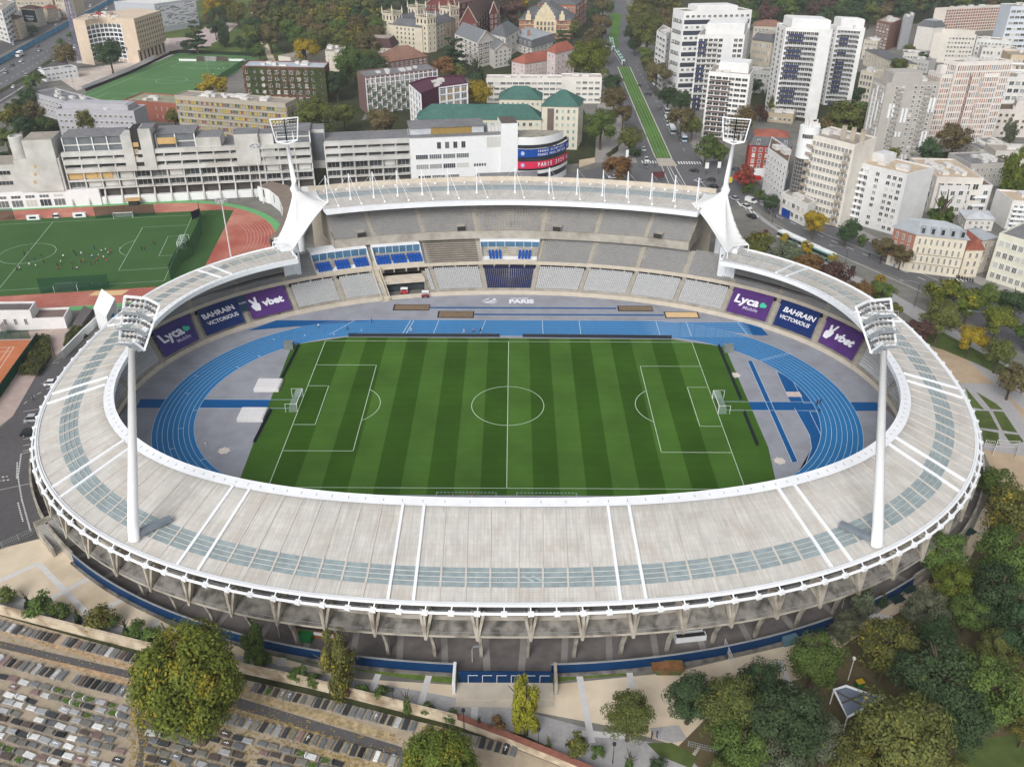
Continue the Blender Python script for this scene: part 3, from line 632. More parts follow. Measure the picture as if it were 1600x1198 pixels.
def rp(t, f, dz=0.0):
 a, c = Ic(t), Oc(t); p = a + (c - a) * f; return Vector((p.x, p.y, 18 - 3 * f + dz))
def wd(t): return (Oc(t) - Ic(t)).length
fw = lambda t: min(2.2 / wd(t), .16)
fa = lambda t: 1 - (7.6 if wd(t) > 18 else 8.3) / wd(t)
fb = lambda t: 1 - (3.5 if wd(t) > 18 else 4.4) / wd(t)
def strip(name, f0, f1, mat, dz=0, lab=None):
 A = [rp(t, f0(t), dz) for t in tl2]; B2 = [rp(t, f1(t), dz) for t in tl2]
 b = MB(); b.loft(A, B2); me = b.mesh(name, mat)
 uv = me.uv_layers.new(name='UVMap'); L = 0; U = [0]
 for i in range(NB): L += (rp(tl2[i + 1], .6) - rp(tl2[i], .6)).length; U.append(L)
 dat = []
 for i in range(NB):
  for k, f in ((i, f0), (i + 1, f0), (i + 1, f1), (i, f1)): dat += [U[k], f(tl2[k]) * wd(tl2[k])]
 uv.data.foreach_set('uv', dat)
 return setp(ob(name, me, stad), lab)
strip('roof_gutter', lambda t: 0, fw, WHITEP, .06, 'white inner edge of the ring roof')
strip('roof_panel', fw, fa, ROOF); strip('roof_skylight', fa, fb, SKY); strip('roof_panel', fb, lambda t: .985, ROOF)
b = MB()
for f, z0, z1 in ((0, -1.1, .12), (1, -.4, .18)): b.loft([rp(t, f, z0) for t in tl2], [rp(t, f, z1) for t in tl2])
b.loft([rp(t, 0.0, -1.1) for t in tl2], [rp(t, fa(t), -.95) for t in tl2]); b.loft([rp(t, fb(t), -.95) for t in tl2], [rp(t, 1, -.4) for t in tl2])
b.loft([rp(t, .985, .18) for t in tl2], [rp(t, 1, .18) for t in tl2]); b.loft([rp(t, .985, -.02) for t in tl2], [rp(t, .985, .18) for t in tl2])
part('roof_edge', b, WHITEP, stad)
b = MB()
for i in range(0, NB, 2): t = tl2[i]; b.bar(rp(t, fw(t) * .35, .08), rp(t, fw(t) * .6, .08), .12, .05, 0)
part('gutter_hatch_row', b, M('gutter_joint', sr(150, 152, 154), .8), stad, kind='stuff')
arcL = sum((rp(tl2[i + 1], 1) - rp(tl2[i], 1)).length for i in range(NB)); cum = np.concatenate([[0], np.cumsum([(rp(tl2[i + 1], 1) - rp(tl2[i], 1)).length for i in range(NB)])])
tat = lambda x: float(np.interp(x, cum, tl2)); nb = round(arcL / 4.22)
seam, gbar = MB(), MB(); dbl = []
SEAM = M('roof_seam', sr(196, 190, 182), .8, .05)
mid_i = nb / 2
for i in range(nb + 1):
 t = tat(arcL * i / nb); k = (i - round(mid_i - .5))
 if (k % 9) in (4, 5) or i in (0, nb): dbl.append((t, k))
 else: q = MB(); q.bar(rp(t, fw(t), .05), rp(t, fa(t), .05), .17, .14); q.bar(rp(t, fa(t), .06), rp(t, fb(t), .06), .34, .2); q.bar(rp(t, fb(t), .05), rp(t, .98, .05), .17, .14); (part('roof_seam', q, SEAM, stad) if i % 1 == 0 else None)
for j in range(1, 4): gbar = MB(); gbar.tube([rp(t, fa(t) + (fb(t) - fa(t)) * j / 4, .05) for t in tl2], .09, 4); part('glazing_bar', gbar, M('glazing_bar', sr(176, 178, 174), .6), stad)
for t, k in dbl:
 b = MB(); b.bar(rp(t, fw(t), .16), rp(t, .98, .16), .5, .36); part('roof_upstand', b, WHITE, stad)
b = MB(); b.tube([rp(t, 1, .12) + dirv(t) * .3 for t in tl2], .27, 6); b.tube([rp(t, 1, -.75) + dirv(t) * 1.3 for t in tl2], .26, 6); nf = round(arcL / 8.4); joints = b
for i in range(2 * nf):
 t = tat(arcL * i / (2 * nf)); p = rp(t, 1, -.75) + dirv(t) * 1.3; d = dirv(t); joints.obox((p.x, p.y), (d.x, d.y), .34, .5, p.z - .33, p.z + .33); q = rp(t, 1, .1) + dirv(t) * .3; joints.bar(p, q, .18)
part('rim_pipe', joints, WHITE, stad)
def ro(t, e, z): p = Oc(t) + dirv(t) * e; return Vector((p.x, p.y, z))
for i in range(nf):
 t = tat(arcL * (i + .5) / nf); d = dirv(t); tg = Vector((d.y, -d.x, 0))
 b = MB()
 for (e0, z0, w0), (e1, z1, w1) in (((1.9, 14.0, 1.15), (1.5, 8.5, .3)),):
  for s_ in (-1, 1):
   A = [ro(t, e1 - .25, z1) + tg * (-.22), ro(t, e1 + .25, z1) + tg * (-.22), ro(t, e1 + .25, z1) + tg * .22, ro(t, e1 - .25, z1) + tg * .22]
   c = tg * (s_ * .0 + s_ * .55); e_t = .3 if s_ > 0 else 1.2
   B2 = [ro(t, .2, 13.9) + tg * (s_ * .95 - .25), ro(t, 1.1, 13.9) + tg * (s_ * .95 - .25), ro(t, 1.1, 13.9) + tg * (s_ * .95 + .25), ro(t, .2, 13.9) + tg * (s_ * .95 + .25)]
   b.loft(A, B2, closed=True); b.face(B2)
 A = [ro(t, 1.75, 14), ro(t, 1.75, 8.4), ro(t, .6, 8.2), ro(t, -3.5, 10), ro(t, -3.5, 13), ro(t, .2, 14)]
 A1, A2 = [p - tg * .2 for p in A], [p + tg * .2 for p in A]; b.face(A1); b.face(A2[::-1]); b.loft(A1, A2, closed=True)
 f = part('concrete_fin', b, CONCP, stad)
 c = MB(); pth = [ro(t, -2.6, 0), ro(t, -2.3, 3), ro(t, -1.4, 6), ro(t, .5, 8.6)]
 for (p, q), (wa, wb_) in zip(zip(pth, pth[1:]), ((.62, .58), (.58, .54), (.54, .5))):
  A = [p + tg * (x * wa) + d * (y * .3) for x, y in ((-.5, -1), (.5, -1), (.5, 1), (-.5, 1))]; B2 = [q + tg * (x * wb_) + d * (y * .3) for x, y in ((-.5, -1), (.5, -1), (.5, 1), (-.5, 1))]; c.loft(A, B2, closed=True)
 part('column', c, CONCP, stad)
g = MB(); TT = tl2
eu = lambda t: -max(.9, min(9, dep(t) - low_d(t) - 2.9))
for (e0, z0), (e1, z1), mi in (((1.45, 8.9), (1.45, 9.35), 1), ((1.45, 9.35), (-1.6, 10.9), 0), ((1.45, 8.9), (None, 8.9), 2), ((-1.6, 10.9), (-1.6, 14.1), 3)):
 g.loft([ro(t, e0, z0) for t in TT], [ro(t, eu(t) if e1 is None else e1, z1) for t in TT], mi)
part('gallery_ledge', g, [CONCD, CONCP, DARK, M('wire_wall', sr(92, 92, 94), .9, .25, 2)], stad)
b = MB()
for i in range(0, nf * 4): t = tat(arcL * i / (nf * 4)); b.bar(ro(t, -1.3, 10.8), ro(t, -1.3, 12.2), .07)
b.tube([ro(t, -1.3, 12.2) for t in TT], .06, 4); b.tube([ro(t, 1.2, 9.9) for t in TT], .03, 4); part('gallery_rail', b, M('grey_steel', sr(150, 152, 154), .6), stad)
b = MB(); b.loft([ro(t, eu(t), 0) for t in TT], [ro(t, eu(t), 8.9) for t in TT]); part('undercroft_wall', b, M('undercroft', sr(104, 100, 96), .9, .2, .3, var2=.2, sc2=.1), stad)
b = MB(); PT = [TR - (2 * math.pi - (TL - TR)) * i / 160 for i in range(161)]; b.loft([Bc(t) + Vector((0, 0, .02)) for t in PT], [ro(t, -9, .02) for t in PT])
mm = M('concourse_paving', sr(122, 116, 114), .9, .12, .5, var2=.16, sc2=.09, stain=sr(106, 102, 101), stsc=.3); struct('concourse', b, mm)
b = MB()
for i in range(nf):
 t = tat(arcL * (i + .5) / nf); p, q = Bc(t), ro(t, -8, 0); tg = Vector((dirv(t).y, -dirv(t).x, 0)) * .6; b.face([(v.x, v.y, .026) for v in (p - tg, p + tg, q + tg, q - tg)])
struct('concourse_strip', b, PAVE)
# ---- tall roof over the main stand
MT = [RF.t(sL + .5 + (sR - sL - 1) * i / 60) for i in range(61)]
def mp(t, d, z): return sp(t, 18.3 + d, z)
zr = lambda d: 24.2 - d * .02
def mstrip(name, d0, d1, mat, lab=None, dz=0):
 b = MB(); b.loft([mp(t, d0, zr(d0) + dz) for t in MT], [mp(t, d1, zr(d1) + dz) for t in MT]); me = b.mesh(name, mat)
 uv = me.uv_layers.new(name='UVMap'); dat = []
 for i in range(60):
  for k, dd in ((i, d0), (i + 1, d0), (i + 1, d1), (i, d1)): dat += [k * 2.15, dd + 3]
 uv.data.foreach_set('uv', dat); return setp(ob(name, me, stad), lab)
mstrip('roof_gutter', 0, 1.5, WHITEP, 'white front edge of the tall main stand roof', .08)
mstrip('roof_panel', 1.5, 12.2, ROOF); mstrip('roof_skylight', 12.2, 17.5, SKY); mstrip('roof_panel', 17.5, 22.4, ROOF)
b = MB()
b.loft([mp(t, 0, 22.9) for t in MT], [mp(t, 0, 24.32) for t in MT]); b.loft([mp(t, 0, 22.9) for t in MT], [mp(t, 22.6, 22.6) for t in MT])
for e in (0, -1): b.face([mp(MT[e], 0, 22.9), mp(MT[e], 22.6, 22.6), mp(MT[e], 22.6, 24), mp(MT[e], 0, 24.3)])
part('roof_edge', b, WHITEP, stad)
b = MB(); q = [[mp(t, d_, z) for t in MT] for d_, z in ((22.3, 23.2), (22.3, 25.2), (22.8, 25.2), (22.8, 0))]
for i in range(3): b.loft(q[i], q[i + 1])
part('rear_parapet', b, M('beige_concrete', (0, 0, 0)), stad)
for i in range(1, 60, 3): b = MB(); b.bar(mp(MT[i], 1.5, zr(1.5) + .05), mp(MT[i], 22.3, zr(22) + .05), .2, .14); part('roof_seam', b, SEAM, stad)
for i, px in enumerate((497, 537, 578, 618, 658, 698, 738, 778, 817, 857, 897, 936, 976, 1016, 1057)):
 t = RF.t(sL + 3.2 + (sR - sL - 6.4) * i / 14); b = MB(); z = zr(8)
 top = mp(t, 9, z + 8.6); b.tube([mp(t, 9, z), mp(t, 9, z + 8.4), top], [.19, .16, .05], 6); b.obox(tuple(mp(t, 9, 0)[:2]), (1, 0), .35, .35, z - .1, z + .5)
 for dd, ee in ((3.5, 1.2), (20.5, -1.6), (20.5, 1.6)):
  q = mp(RF.t(sL + 3.2 + (sR - sL - 6.4) * i / 14 + ee * (1.6 if dd < 10 else 1)), dd, zr(dd) + .1); b.tube([top - Vector((0, 0, .3)), q], .07 if dd < 10 else .045, 5); b.obox((q.x, q.y), (1, 0), .3, .3, q.z - .1, q.z + .3)
 part('roof_mast', b, WHITE, stad)
for sgn, ts in ((-1, TL), (1, TR)):
 b = MB(); p = sp(ts, 15, 0) + Vector((sgn * 1.0, 0, 0)); d = dirv(ts); b.obox((p.x, p.y), (d.x, d.y), 4.5, 2.6, 0, 17.5, 0); c = p - d * 4.6
 for k in range(3): cc = c + Vector((d.y, -d.x, 0)) * (k - 1) * 1.5; b.obox((cc.x, cc.y), (d.x, d.y), .08, .5, 12.5, 15, 1)
 part('stair_tower', b, [WHITEP, GLASS], stad)
FT = [x for x in PT]
blue, blue2, grey = MB(), MB(), MB()
def isblue(t): p = Bc(t); return p.y < -56.5 and -87 < p.x < 80
gate = (-8.2, 8.4)
for i in range(160):
 a, c = Bc(FT[i]), Bc(FT[i + 1])
 if isblue(FT[i]) and isblue(FT[i + 1]):
  if gate[0] - 3.5 < a.x < gate[1] + 2 and gate[0] < (a.x + c.x) / 2 < gate[1]: continue
  bb = blue if a.x < 0 else blue2
  bb.loft([a, c], [a + Vector((0, 0, 2.5)), c + Vector((0, 0, 2.5))], 0); bb.bar(a + Vector((0, 0, 2.55)), c + Vector((0, 0, 2.55)), .3, .12, 1)
  bb.bar(a * 1.004 + Vector((0, 0, .2)), c * 1.004 + Vector((0, 0, .2)), .5, .5, 2)
 elif a.y < 60:
  grey.loft([a, c], [a + Vector((0, 0, 2.6)), c + Vector((0, 0, 2.6))]); a2, c2 = a * .996, c * .996; grey.loft([a2, c2], [a2 + Vector((0, 0, 2.6)), c2 + Vector((0, 0, 2.6))]); grey.loft([a + Vector((0, 0, 2.6)), c + Vector((0, 0, 2.6))], [a2 + Vector((0, 0, 2.6)), c2 + Vector((0, 0, 2.6))])
for q, lb in ((blue, 'car park'), (blue2, 'park')): solo('perimeter_fence', q, [BLUEW, M('grey_steel', (0, 0, 0)), CONCD], 'dark blue curved panel fence from the gate towards the %s' % lb, 'fence', group='blue fences')
solo('perimeter_wall', grey, CONCP, 'grey concrete wall curving round the stadium beyond the blue fence', 'wall')
gt = thing('stadium_gate', 'blue panelled entrance gate between two white posts in the near fence', 'gate', (0, -86, 0))
b = MB(); b.box(-7.6, -87.2, 0, 8.0, -87.0, 2.9, 0); part('gate_panel', b, BLUEW, gt)
b = MB()
for k in range(6): x = -6 + k * 2.4; b.bar((x, -87.28, .1), (x, -87.28, 2.1), .08, .08)
for k in range(6): x = -6 + k * 2.4; b.bar((x, -87.28, 2.1), (x + 1.6, -87.28, 2.1), .06, .06)
part('gate_rail', b, WHITE, gt)
for x in (-8.3, 8.6):
 b = MB(); b.box(x - .25, -89.4, 0, x + .25, -85, 2.8); part('gate_post', b, WHITEP if x < 0 else CONCP, gt)
b = MB(); b.box(-7.9, -90.6, 0, 8.2, -87.25, .35); b.box(-7.9, -92, 0, 8.2, -90.6, .15); part('gate_step', b, M('beige_concrete', (0, 0, 0)), gt)
VL = M('faint_glass_lettering', sr(172, 184, 186), .5, 0); rs = [o for o in stad.children if o.name.startswith('roof_skylight')][0]
text_on('VILLE DE', rs, (-3.2, -78.8, 15.62), (-1, 0, 0), (0, -1, .12), 1.5, VL, .0, squash=1.3, lift=.12)
for x0, x1 in ((6.5, 4.6), (4.9, 3.0)): q = MB(); q.bar((x0, -79.4, 15.75), (x1, -78.2, 15.9), .45, .04); part('glass_emblem', q, VL, rs)
# ---------------------------------------------------------------- banners laid over the lower tier
PURP = M('purple_tarpaulin', sr(82, 50, 112), .6, .06, .4, var2=.06); PURB = M('violet_tarpaulin', sr(64, 54, 116), .6, .06, .4, var2=.06); NAVY = M('navy_tarpaulin', sr(24, 46, 98), .6, .06, .4, var2=.06)
LETT = M('white_lettering', sr(228, 228, 234), .7, 0); HEART = M('green_heart', sr(72, 186, 150), .7, 0); PALEW = M('pale_lettering', sr(190, 184, 210), .7, 0)
def ban_pt(k, u, v, lift=.9):
 t = RF.t((k + u * .415) * AIS); return sp(t, -.1 + v * (low_d(t) + .3), 1.3 + v * LR * LRise + lift)
def banner(k, mat, label, kind, vmax=1.0):
 o = thing('banner', label, 'banner', ban_pt(k, 0, 0), group='sponsor banners over the lower seats'); b = MB(); n = 10
 for j in range(n):
  b.loft([ban_pt(k, -1 + 2 * i / n, vmax * j / n, .85 + .06 * math.sin(i * 1.7 + j)) for i in range(n + 1)], [ban_pt(k, -1 + 2 * i / n, vmax * (j + 1) / n, .85 + .06 * math.sin(i * 1.7 + j + 1)) for i in range(n + 1)])
 part('cloth', b, mat, o)
 c = ban_pt(k, 0, .5); ux = ban_pt(k, .4, .5) - ban_pt(k, -.4, .5); uy = ban_pt(k, 0, .8) - ban_pt(k, 0, .2); uxn = ux.normalized(); uyn = (uy - uxn * uy.dot(uxn)).normalized(); L = .25
 def at(a, q): return c + uxn * a + uyn * q
 def shape(name, pts, m):
  q = MB(); nz = uxn.cross(uyn); q.face([at(*p) + nz * L for p in pts]); part(name, q, m, o)
 if kind == 'lyca':
  text_on('Lyca', o, at(-1.2, .5), ux, uy, 4.2, LETT, .035, lift=L); text_on('Mobile', o, at(.9, -2.2), ux, uy, 1.7, PALEW, .01, lift=L)
  shape('emblem', [(2.9, .2), (3.3, -.7), (4.9, -.3), (5.0, .6), (4.3, .9), (3.9, 1.4), (3.1, 1.1)], HEART)
 elif kind == 'vbet':
  text_on('vbet', o, at(1.4, -.3), ux, uy, 3.5, LETT, .05, lift=L)
  shape('emblem', [(-4.6, -2.4), (-3.2, -2.6), (-2.7, -1.2), (-2.7, .1), (-3.2, .3), (-2.9, 2.6), (-3.6, 2.7), (-3.9, .7), (-4.9, 2.3), (-5.4, 1.9), (-4.6, .2), (-5.3, -.3), (-5.1, -1.3)], LETT)
 elif kind == 'bahrain':
  text_on('BAHRAIN', o, at(0, 1.3), ux, uy, 2.5, LETT, .03, squash=.96, lift=L); text_on('VICTORIOUS', o, at(0, -1.4), ux, uy, 1.85, LETT, .025, squash=.9, lift=L)
banner(5, PURP, 'purple banner reading Lyca Mobile beside the open pale sand pit', 'lyca')
banner(6, NAVY, 'navy banner reading BAHRAIN VICTORIOUS nearest the road side of the stadium', 'bahrain')
banner(7, PURP, 'purple banner with hand sign reading vbet beside the park side floodlight', 'vbet')
banner(-5, PURP, 'purple banner with hand sign reading vbet beside pale seats near the tunnel', 'vbet')
banner(-6, NAVY, 'navy banner reading BAHRAIN VICTORIOUS on the red training track side', 'bahrain')
banner(-7, PURB, 'violet banner reading Lyca Mobile next to the bare benches on the red track side', 'lyca')
o = thing('banner', 'small dark teal banner hanging between two big sponsor banners', 'banner', ban_pt(-5.5, 0, .4), group='sponsor banners over the lower seats'); b = MB()
q = [ban_pt(-5.5, u, v, 1.3) for u, v in ((-.22, .35), (.22, .35), (.22, .95), (-.22, .95))]; b.face(q); part('cloth', b, M('teal_tarpaulin', sr(36, 62, 84), .6), o)
text_on('PARIS', o, (q[0] + q[2]) / 2, q[1] - q[0], q[3] - q[0], .9, PALEW, .02, lift=.1)
o = ob('painted_logo', None); setp(o, kind='structure'); b = MB()
A = unp(810, 472); part('painted_letters', (lambda q: q)(MB()), LETT, o) if False else None
text_on('PARIS', o, (3.8, 60.3, .03), (1, 0, 0), (0, 1, 0), 3.6, LETT, .06, squash=.86, lift=.01); text_on('VILLE DE', o, (3.2, 62.6, .03), (1, 0, 0), (0, 1, 0), 1.1, LETT, .03, squash=1.2, lift=.01)
for pts in ([(-8.9, 61.3), (-6.8, 60.1), (-4.6, 60.4), (-3.4, 61.6), (-4.8, 60.9), (-6.8, 60.7)], [(-6.9, 61.3), (-5.6, 61.0), (-4.6, 61.6), (-4.0, 62.6), (-5.1, 63.1), (-4.8, 62.3), (-5.6, 61.6)], [(-8.4, 61.5), (-6.8, 62.0), (-5.9, 63.3), (-7.2, 62.5)], [(-8.6, 60.6), (-7.2, 59.6), (-5.0, 59.2), (-3.6, 60.2), (-5.2, 59.6), (-7, 60)]):
 b = MB(); b.face([(x, y - .4, .034) for x, y in pts]); part('painted_sail', b, LETT, o)
# ---------------------------------------------------------------- floodlight masts
STEEL = M('galvanised_steel', sr(150, 156, 160), .5, .1, 1); LAMPM = M('lamp_housing', sr(104, 104, 106), .5, .15, 2); MESHW = M('lamp_backboard', sr(176, 172, 168), .7, .1, 1)
lampme = None
def lamp_mesh():
 global lampme
 if lampme is None:
  b = MB(); b.tube([(0, 0, -.3), (0, 0, 0), (0, 0, .26)], [.2, .36, .42], 8); lampme = b.mesh('lamp', LAMPM, smooth=False)
 return lampme
def flood(label, base, r0, r1, top, d, w_top, w_bot, hgt, rows, cols, vdepth, groups, collar=None):
 o = thing('floodlight_mast', label, 'floodlight', base, group='floodlight masts of the stadium'); d = Vector(d).normalized(); e = Vector((d.y, -d.x, 0)); x, y = base[0], base[1]; X, Y, ztop = top
 b = MB(); b.tube([(x, y, base[2] - .6), (x + (X - x) * .08, y + (Y - y) * .08, base[2] + 3), (X, Y, ztop + .5)] if not collar else [(x, y, 0), (x, y, base[2] - .5), (x, y, base[2] + 1.0), (x, y, base[2] + 3.2), (X, Y, ztop)], [r0, r0 * .97, r1] if not collar else [1.1, 1.1, r0, r0 * .55, r1], 18); part('pole', b, WHITE, o, smooth=True)
 c = Vector((X, Y, 0)); fr, pf, bk = MB(), MB(), MB()
 for s in (-1, 1):
  def P(u, v): # u 0 centre .. 1 edge
   w = w_bot + (w_top - w_bot) * v; z = ztop + .8 + (hgt - (0 if s < 0 else .0)) * v - (1 - v) * u * 0
   return c + e * (s * u * w / 2) + d * (.5 - vdepth * u) + Vector((0 if collar else math.copysign(2.9, -x) * v + math.copysign(.4, -x), 0 if collar else v, z))
  for a, q in (((0, 0), (1, 0)), ((1, 0), (1, 1)), ((1, 1), (0, 1)), ((0, 1), (0, 0))): fr.bar(P(*a), P(*q), .32)
  fr.bar(P(0, 0) - Vector((0, 0, .9)), P(1, 0), .5, .4)
  n = (P(1, 0) - P(0, 0)).cross(P(0, 1) - P(0, 0)).normalized(); n = n if n.dot(d) > 0 else -n
  g_h = 1.0 / groups
  for g in range(groups):
   if not collar: # walkway behind each group
    v = g * g_h + .01
    for u0, u1 in ((.02, .98),): pf.face([P(u0, v), P(u1, v), P(u1, v) - d * 1.1, P(u0, v) - d * 1.1]);
    for u in np.linspace(.02, .98, 4): pf.bar(P(u, v) - d * 1.05, P(u, v) - d * 1.05 + Vector((0, 0, 1)), .07)
    pf.bar(P(.02, v) - d * 1.05 + Vector((0, 0, 1)), P(.98, v) - d * 1.05 + Vector((0, 0, 1)), .08); pf.bar(P(.02, v) - d * 1.05 + Vector((0, 0, .1)), P(.98, v) - d * 1.05 + Vector((0, 0, .1)), .1)
   for r in range(rows):
    v = g * g_h + g_h * (.26 + .72 * (r + .5) / rows)
    fr.bar(P(0, v - .03), P(1, v - .03), .1)
    for k in range(cols):
     p = P((k + .6) / (cols + .2), v); l = ob('lamp', lamp_mesh(), o, p - Vector(base)); l.rotation_euler = (n * .9 - Vector((0, 0, .35))).to_track_quat('Z', 'Y').to_euler()
     l.scale = (.5,) * 3 if collar else (.78,) * 3
  bk.face([P(0, .1) - d * .12 + Vector((0, 0, 0)), P(1, .1) - d * .12, P(1, .98) - d * .12, P(0, .98) - d * .12]) if False else None
 part('lamp_frame', fr, WHITE, o)
 if pf.f: part('walkway', pf, STEEL, o)
 return o
mz = 16.35
pl, pr = unp(208.5, 838, mz), unp(1370.5, 847, mz)
flood('tall white floodlight mast standing on the near roof at the car park side', tuple(pl), .98, .5, tuple(unp(206.5, 546, 51)), (.42, .9, 0), 7.2, 5.4, 7.6, 2, 4, .9, 3)
flood('tall white floodlight mast standing on the near roof at the park side', tuple(pr), .98, .5, tuple(unp(1380, 550, 51)), (-.42, .9, 0), 7.2, 5.4, 7.6, 2, 4, .9, 3)
for s, p in ((1, pl), (-1, pr)):
 b = MB(); b.bar(p + Vector((s * .8, .6, .4)), p + Vector((s * 5.2, 4.4, .5)), 1.1, .9); part('cable_box', b, M('slate_grey_steel', sr(120, 128, 136), .6), [o for o in COL.objects if o.name.startswith('floodlight_mast') and abs(o.location.x - p.x) < 1][0])
TENT = M('white_membrane', sr(224, 224, 222), .75, .03, .3, var2=.03)
for s, cp, corners, lb in ((-1, (461, 299), [((493, 296), 24.3), ((512, 317), 24.6), ((457, 391), 18.6), ((426, 379), 17.4)], 'red track'), (1, (1133, 301), [((1101, 299), 24.3), ((1081, 318), 24.6), ((1137, 396), 18.6), ((1170, 383), 17.4)], 'boulevard')):
 ap = unp(*cp, 28.0); zt = zfor(ap.x, ap.y, 224); d = Vector((0 - ap.x, 0 - ap.y, 0))
 flood('slim white floodlight mast above the fabric tent on the %s side' % lb, tuple(ap), 1.5, .55, (ap.x + s * .6, ap.y, zt), (-s * .35, -1, 0), 8.4, 6.4, 6.8, 5, 4, .3, 1, collar=True)
 o = thing('membrane_tent', 'white tensioned fabric tent between the two roofs on the %s side' % lb, 'tent', (ap.x, ap.y, 18), group='membrane tents')
 Cn = [unp(*q, z) for q, z in corners]; loop = []
 for i in range(4):
  A, B2 = Cn[i], Cn[(i + 1) % 4]; sag = (.12, .16, .16, .30)[i]; mid = (Cn[0] + Cn[1] + Cn[2] + Cn[3]) / 4
  if i == 3: mid = ap + (Cn[1] - ap) * .12
  for j in range(8):
   f = j / 8; p = A + (B2 - A) * f; k = 4 * f * (1 - f); tgt = Vector((mid.x, mid.y, p.z)); q = p + (tgt - p) * sag * k * (1.6 if i == 3 else 1); loop.append(q)
 rings = []
 for r in range(9):
  f = r / 8; ring = []
  for q in loop:
   dirn = Vector((q.x - ap.x, q.y - ap.y, 0)); dd = dirn.normalized() * 1.1; xy = Vector((ap.x, ap.y, 0)) + dd + (dirn - dd) * f; z = q.z + (28.4 - q.z) * (1 - f) ** 1.9; ring.append(Vector((xy.x, xy.y, z)))
  rings.append(ring)
 b = MB()
 for a, c in zip(rings, rings[1:]): b.loft(a, c, closed=True)
 k = part('membrane', b, TENT, o, smooth=True);
 b = MB(); b.tube(loop, .14, 5, closed=True); part('edge_cable', b, WHITE, o)
 b = MB()
 for q in (Cn[2], Cn[3]): b.tube([q, Vector((q.x, q.y, 12))], .16, 6)
 part('strut', b, WHITE, o)
# ---------------------------------------------------------------- pitch furniture
NET = M('goal_net', sr(170, 190, 180), .9, 0); NET.use_nodes = True
n, l = NET.node_tree.nodes, NET.node_tree.links; tr = n.new('ShaderNodeBsdfTransparent'); mxs = n.new('ShaderNodeMixShader'); mxs.inputs[0].default_value = .38
l.new(tr.outputs[0], mxs.inputs[1]); l.new(n['Principled BSDF'].outputs[0], mxs.inputs[2]); l.new(mxs.outputs[0], n['Material Output'].inputs[0])
def goal(label, p, ax, w=7.32, h=2.44, dp=2.2, group=None):
 ax = Vector(ax).normalized(); e = Vector((-ax.y, ax.x, 0)); p = Vector((p[0], p[1], 0)); o = thing('goal', label, 'goal', tuple(p), group)
 b = MB(); A, C = p - e * w / 2, p + e * w / 2; Z = Vector((0, 0, h)); b.tube([A, A + Z, C + Z, C], .09, 6); part('goal_frame', b, WHITE, o)
 b = MB(); Bk = ax * dp; q = [A + Z, C + Z, C + Z * .9 + Bk * .8, A + Z * .9 + Bk * .8, C + Bk, A + Bk]
 b.face(q[:4]); b.face([q[3], q[2], q[4], q[5]]); b.face([A, A + Z, q[3], q[5]]); b.face([C, C + Z, q[2], q[4]]); part('net', b, NET, o)
 b = MB()
 for s in (A, C): b.tube([s + Bk * 1.3, s + Bk * 1.3 + Z * 1.0], .06, 5); b.tube([s + Z, s + Bk * 1.3 + Z], .04, 4)
 part('net_post', b, WHITE, o); return o
goal('white netted goal at the car park end of the striped stadium pitch', (-52.5, 0), (-1, 0, 0))
goal('white netted goal at the park end of the striped stadium pitch', (52.5, 0), (1, 0, 0))
goal('white goal at the fenced end of the training pitch', tp(51, 0)[:2], tx, group='goals of the training ground')
g = unp(106, 452); goal('small white goal at the near edge of the training pitch', g[:2], -ty, 7, 2.2, 1.4, 'goals of the training ground')
g = unp(193, 341); goal('small white goal at the far edge of the training pitch', g[:2], ty, 7, 2.2, 1.4, 'goals of the training ground')
g = unp(329, 95); goal('goal before the grey boards at the far pitch', g[:2], fy, 7, 2.4, 1.4)
LED = M('led_board', sr(36, 42, 52), .5, .2, 1)
def boards(P, label, h=.95):
 b = MB()
 for A, C in zip(P, P[1:]):
  A, C = Vector((*A, 0)), Vector((*C, 0)); t = (C - A).normalized(); nn = Vector((-t.y, t.x, 0)) * .35
  b.face([A + nn, C + nn, C + Vector((0, 0, h)), A + Vector((0, 0, h))]); b.face([A - nn, C - nn, C + Vector((0, 0, h)), A + Vector((0, 0, h))])
 solo('advertising_board', b, LED, label, 'board', loc=(*P[0], 0), group='dark advertising boards')
boards([(-46.3, 36.9), (-2.6, 37.1)], 'long dark board between track and pitch left of the halfway gap')
boards([(4.0, 37.1), (47, 36.5)], 'long dark board between track and pitch right of the halfway gap')
L1 = [unp(*q)[:2] for q in ((467, 540), (430, 612))]; L2 = [unp(*q)[:2] for q in ((423, 642), (397, 692))]
boards(L1, 'dark board line at the car park end beyond the blue runway'); boards(L2, 'dark board line at the car park end before the blue runway')
boards([unp(*q)[:2] for q in ((1123, 541), (1158, 625))], 'dark board line at the park end beyond the blue runway'); boards([unp(*q)[:2] for q in ((1163, 645), (1184, 697))], 'dark board line at the park end before the blue runway')
MATW = M('white_cover', sr(214, 212, 212), .8, .05, 1)
for q, lb in (((420, 604), 'white covered landing mat beyond the blue runway'), ((395, 650), 'white covered landing mat before the blue runway')):
 p = unp(*q); b = MB(); b.obox((p.x, p.y), (1, 0), 3.2, 2.7, 0, .9); b.obox((p.x, p.y), (1, 0), 3.0, 2.5, .9, 1.05); solo('landing_mat', b, [MATW], lb, 'landing mat', tuple(p), 'landing mats')
